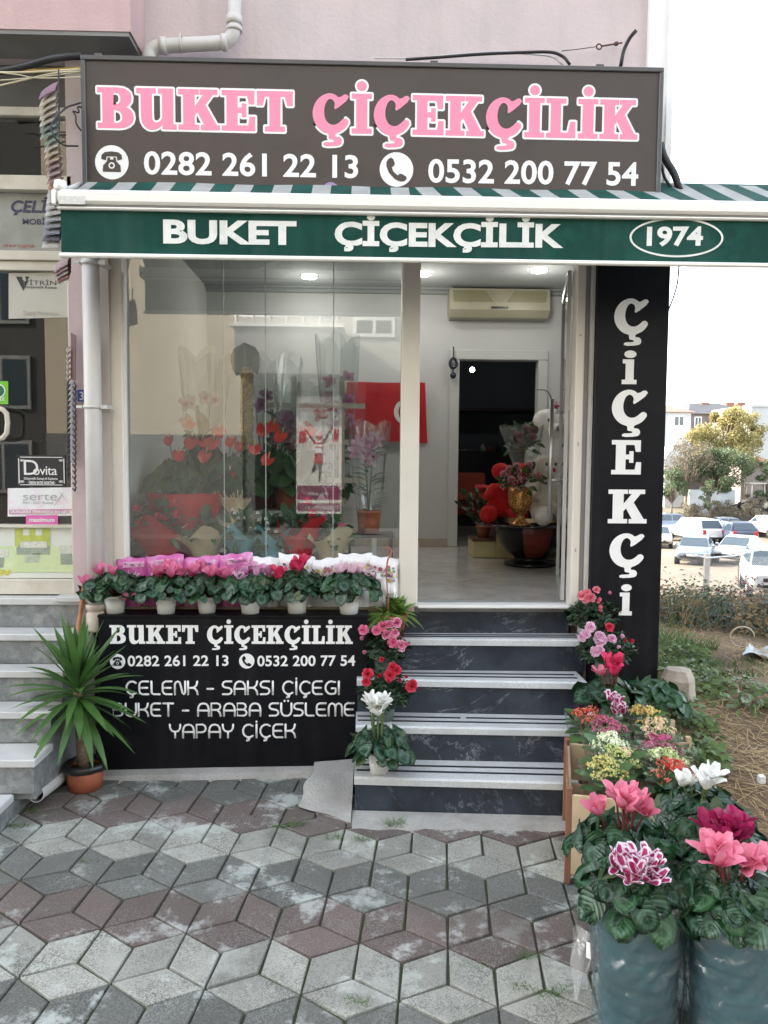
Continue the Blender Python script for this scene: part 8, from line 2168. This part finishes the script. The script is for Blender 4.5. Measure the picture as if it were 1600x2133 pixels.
fb_ = lambda u, v, d=0: (bx1-(bx1-bx0)*u, YO+.32+d, bz0+(bz1-bz0)*v)      # u runs left to right for someone facing it from the street
mb = MB(); mb.box(bx0, bx1, YO+.29, YO+.318, bz0, bz1, mat('banner_cloth', (.62,.60,.56), .6, .05, 2)); mb.build('cloth', r)
mb = MB(); M_BR = mat('banner_red', (.45,.05,.07), .6); M_BP = mat('banner_plum', (.20,.03,.10), .6); M_BK = mat('banner_dark', (.05,.025,.03), .6); M_SK = mat('banner_tan', (.35,.2,.14), .6)
mb.poly([fb_(.02,.12),fb_(.98,.12),fb_(.98,.24),fb_(.02,.24)], M_BP); mb.poly([fb_(.02,.02),fb_(.98,.02),fb_(.98,.09),fb_(.02,.09)], M_BP)
def bt(s, u0, u1, v0, cap, m, off=0.02):
    text(mb, s, 0, 1, 0, 1, 0, m, off, fn=lambda X, Z: fb_(u0+(u1-u0)*X, v0+cap*Z, .003))
bt('SMG BUTİK', .10, .92, .87, .055, M_BR, .03); bt('Size ve Güzel', .30, .72, .815, .02, M_BK, .0)
bt('smg_stylee', .28, .74, .16, .03, M_WINK, .0); bt('0545 891 93', .2, .8, .035, .03, M_WINK, .0)
P2 = lambda pts, m, d=.003: flat_loops(mb, [pts], lambda u, v: fb_(u, v, d), m)
P2([(.40,.63),(.60,.63),(.58,.52),(.44,.52)], M_WINK); P2([(.41,.61),(.60,.61),(.60,.595),(.41,.595)], M_BR, .0045); P2([(.42,.575),(.59,.575),(.59,.56),(.42,.56)], M_BR, .0045)
P2([(.42,.52),(.60,.52),(.61,.43),(.42,.43)], M_BR); P2([(.43,.43),(.52,.43),(.50,.34),(.51,.27),(.49,.27),(.46,.34)], M_BK); P2([(.53,.43),(.60,.43),(.66,.37),(.62,.35),(.56,.38)], M_BK)
P2(circ(.50,.665,.075,16,.032), M_SK); P2(circ(.50,.685,.10,18,.022), M_WINK, .0045)
P2([(.42,.62),(.22,.745),(.19,.745),(.40,.60)], M_BK, .006); P2([(.59,.62),(.80,.725),(.83,.725),(.61,.60)], M_BK, .006)
P2([(.06,.72),(.17,.73),(.22,.62),(.08,.61)], M_BR); P2([(.80,.71),(.93,.70),(.95,.60),(.78,.61)], M_BR)
mb.build('print', r)
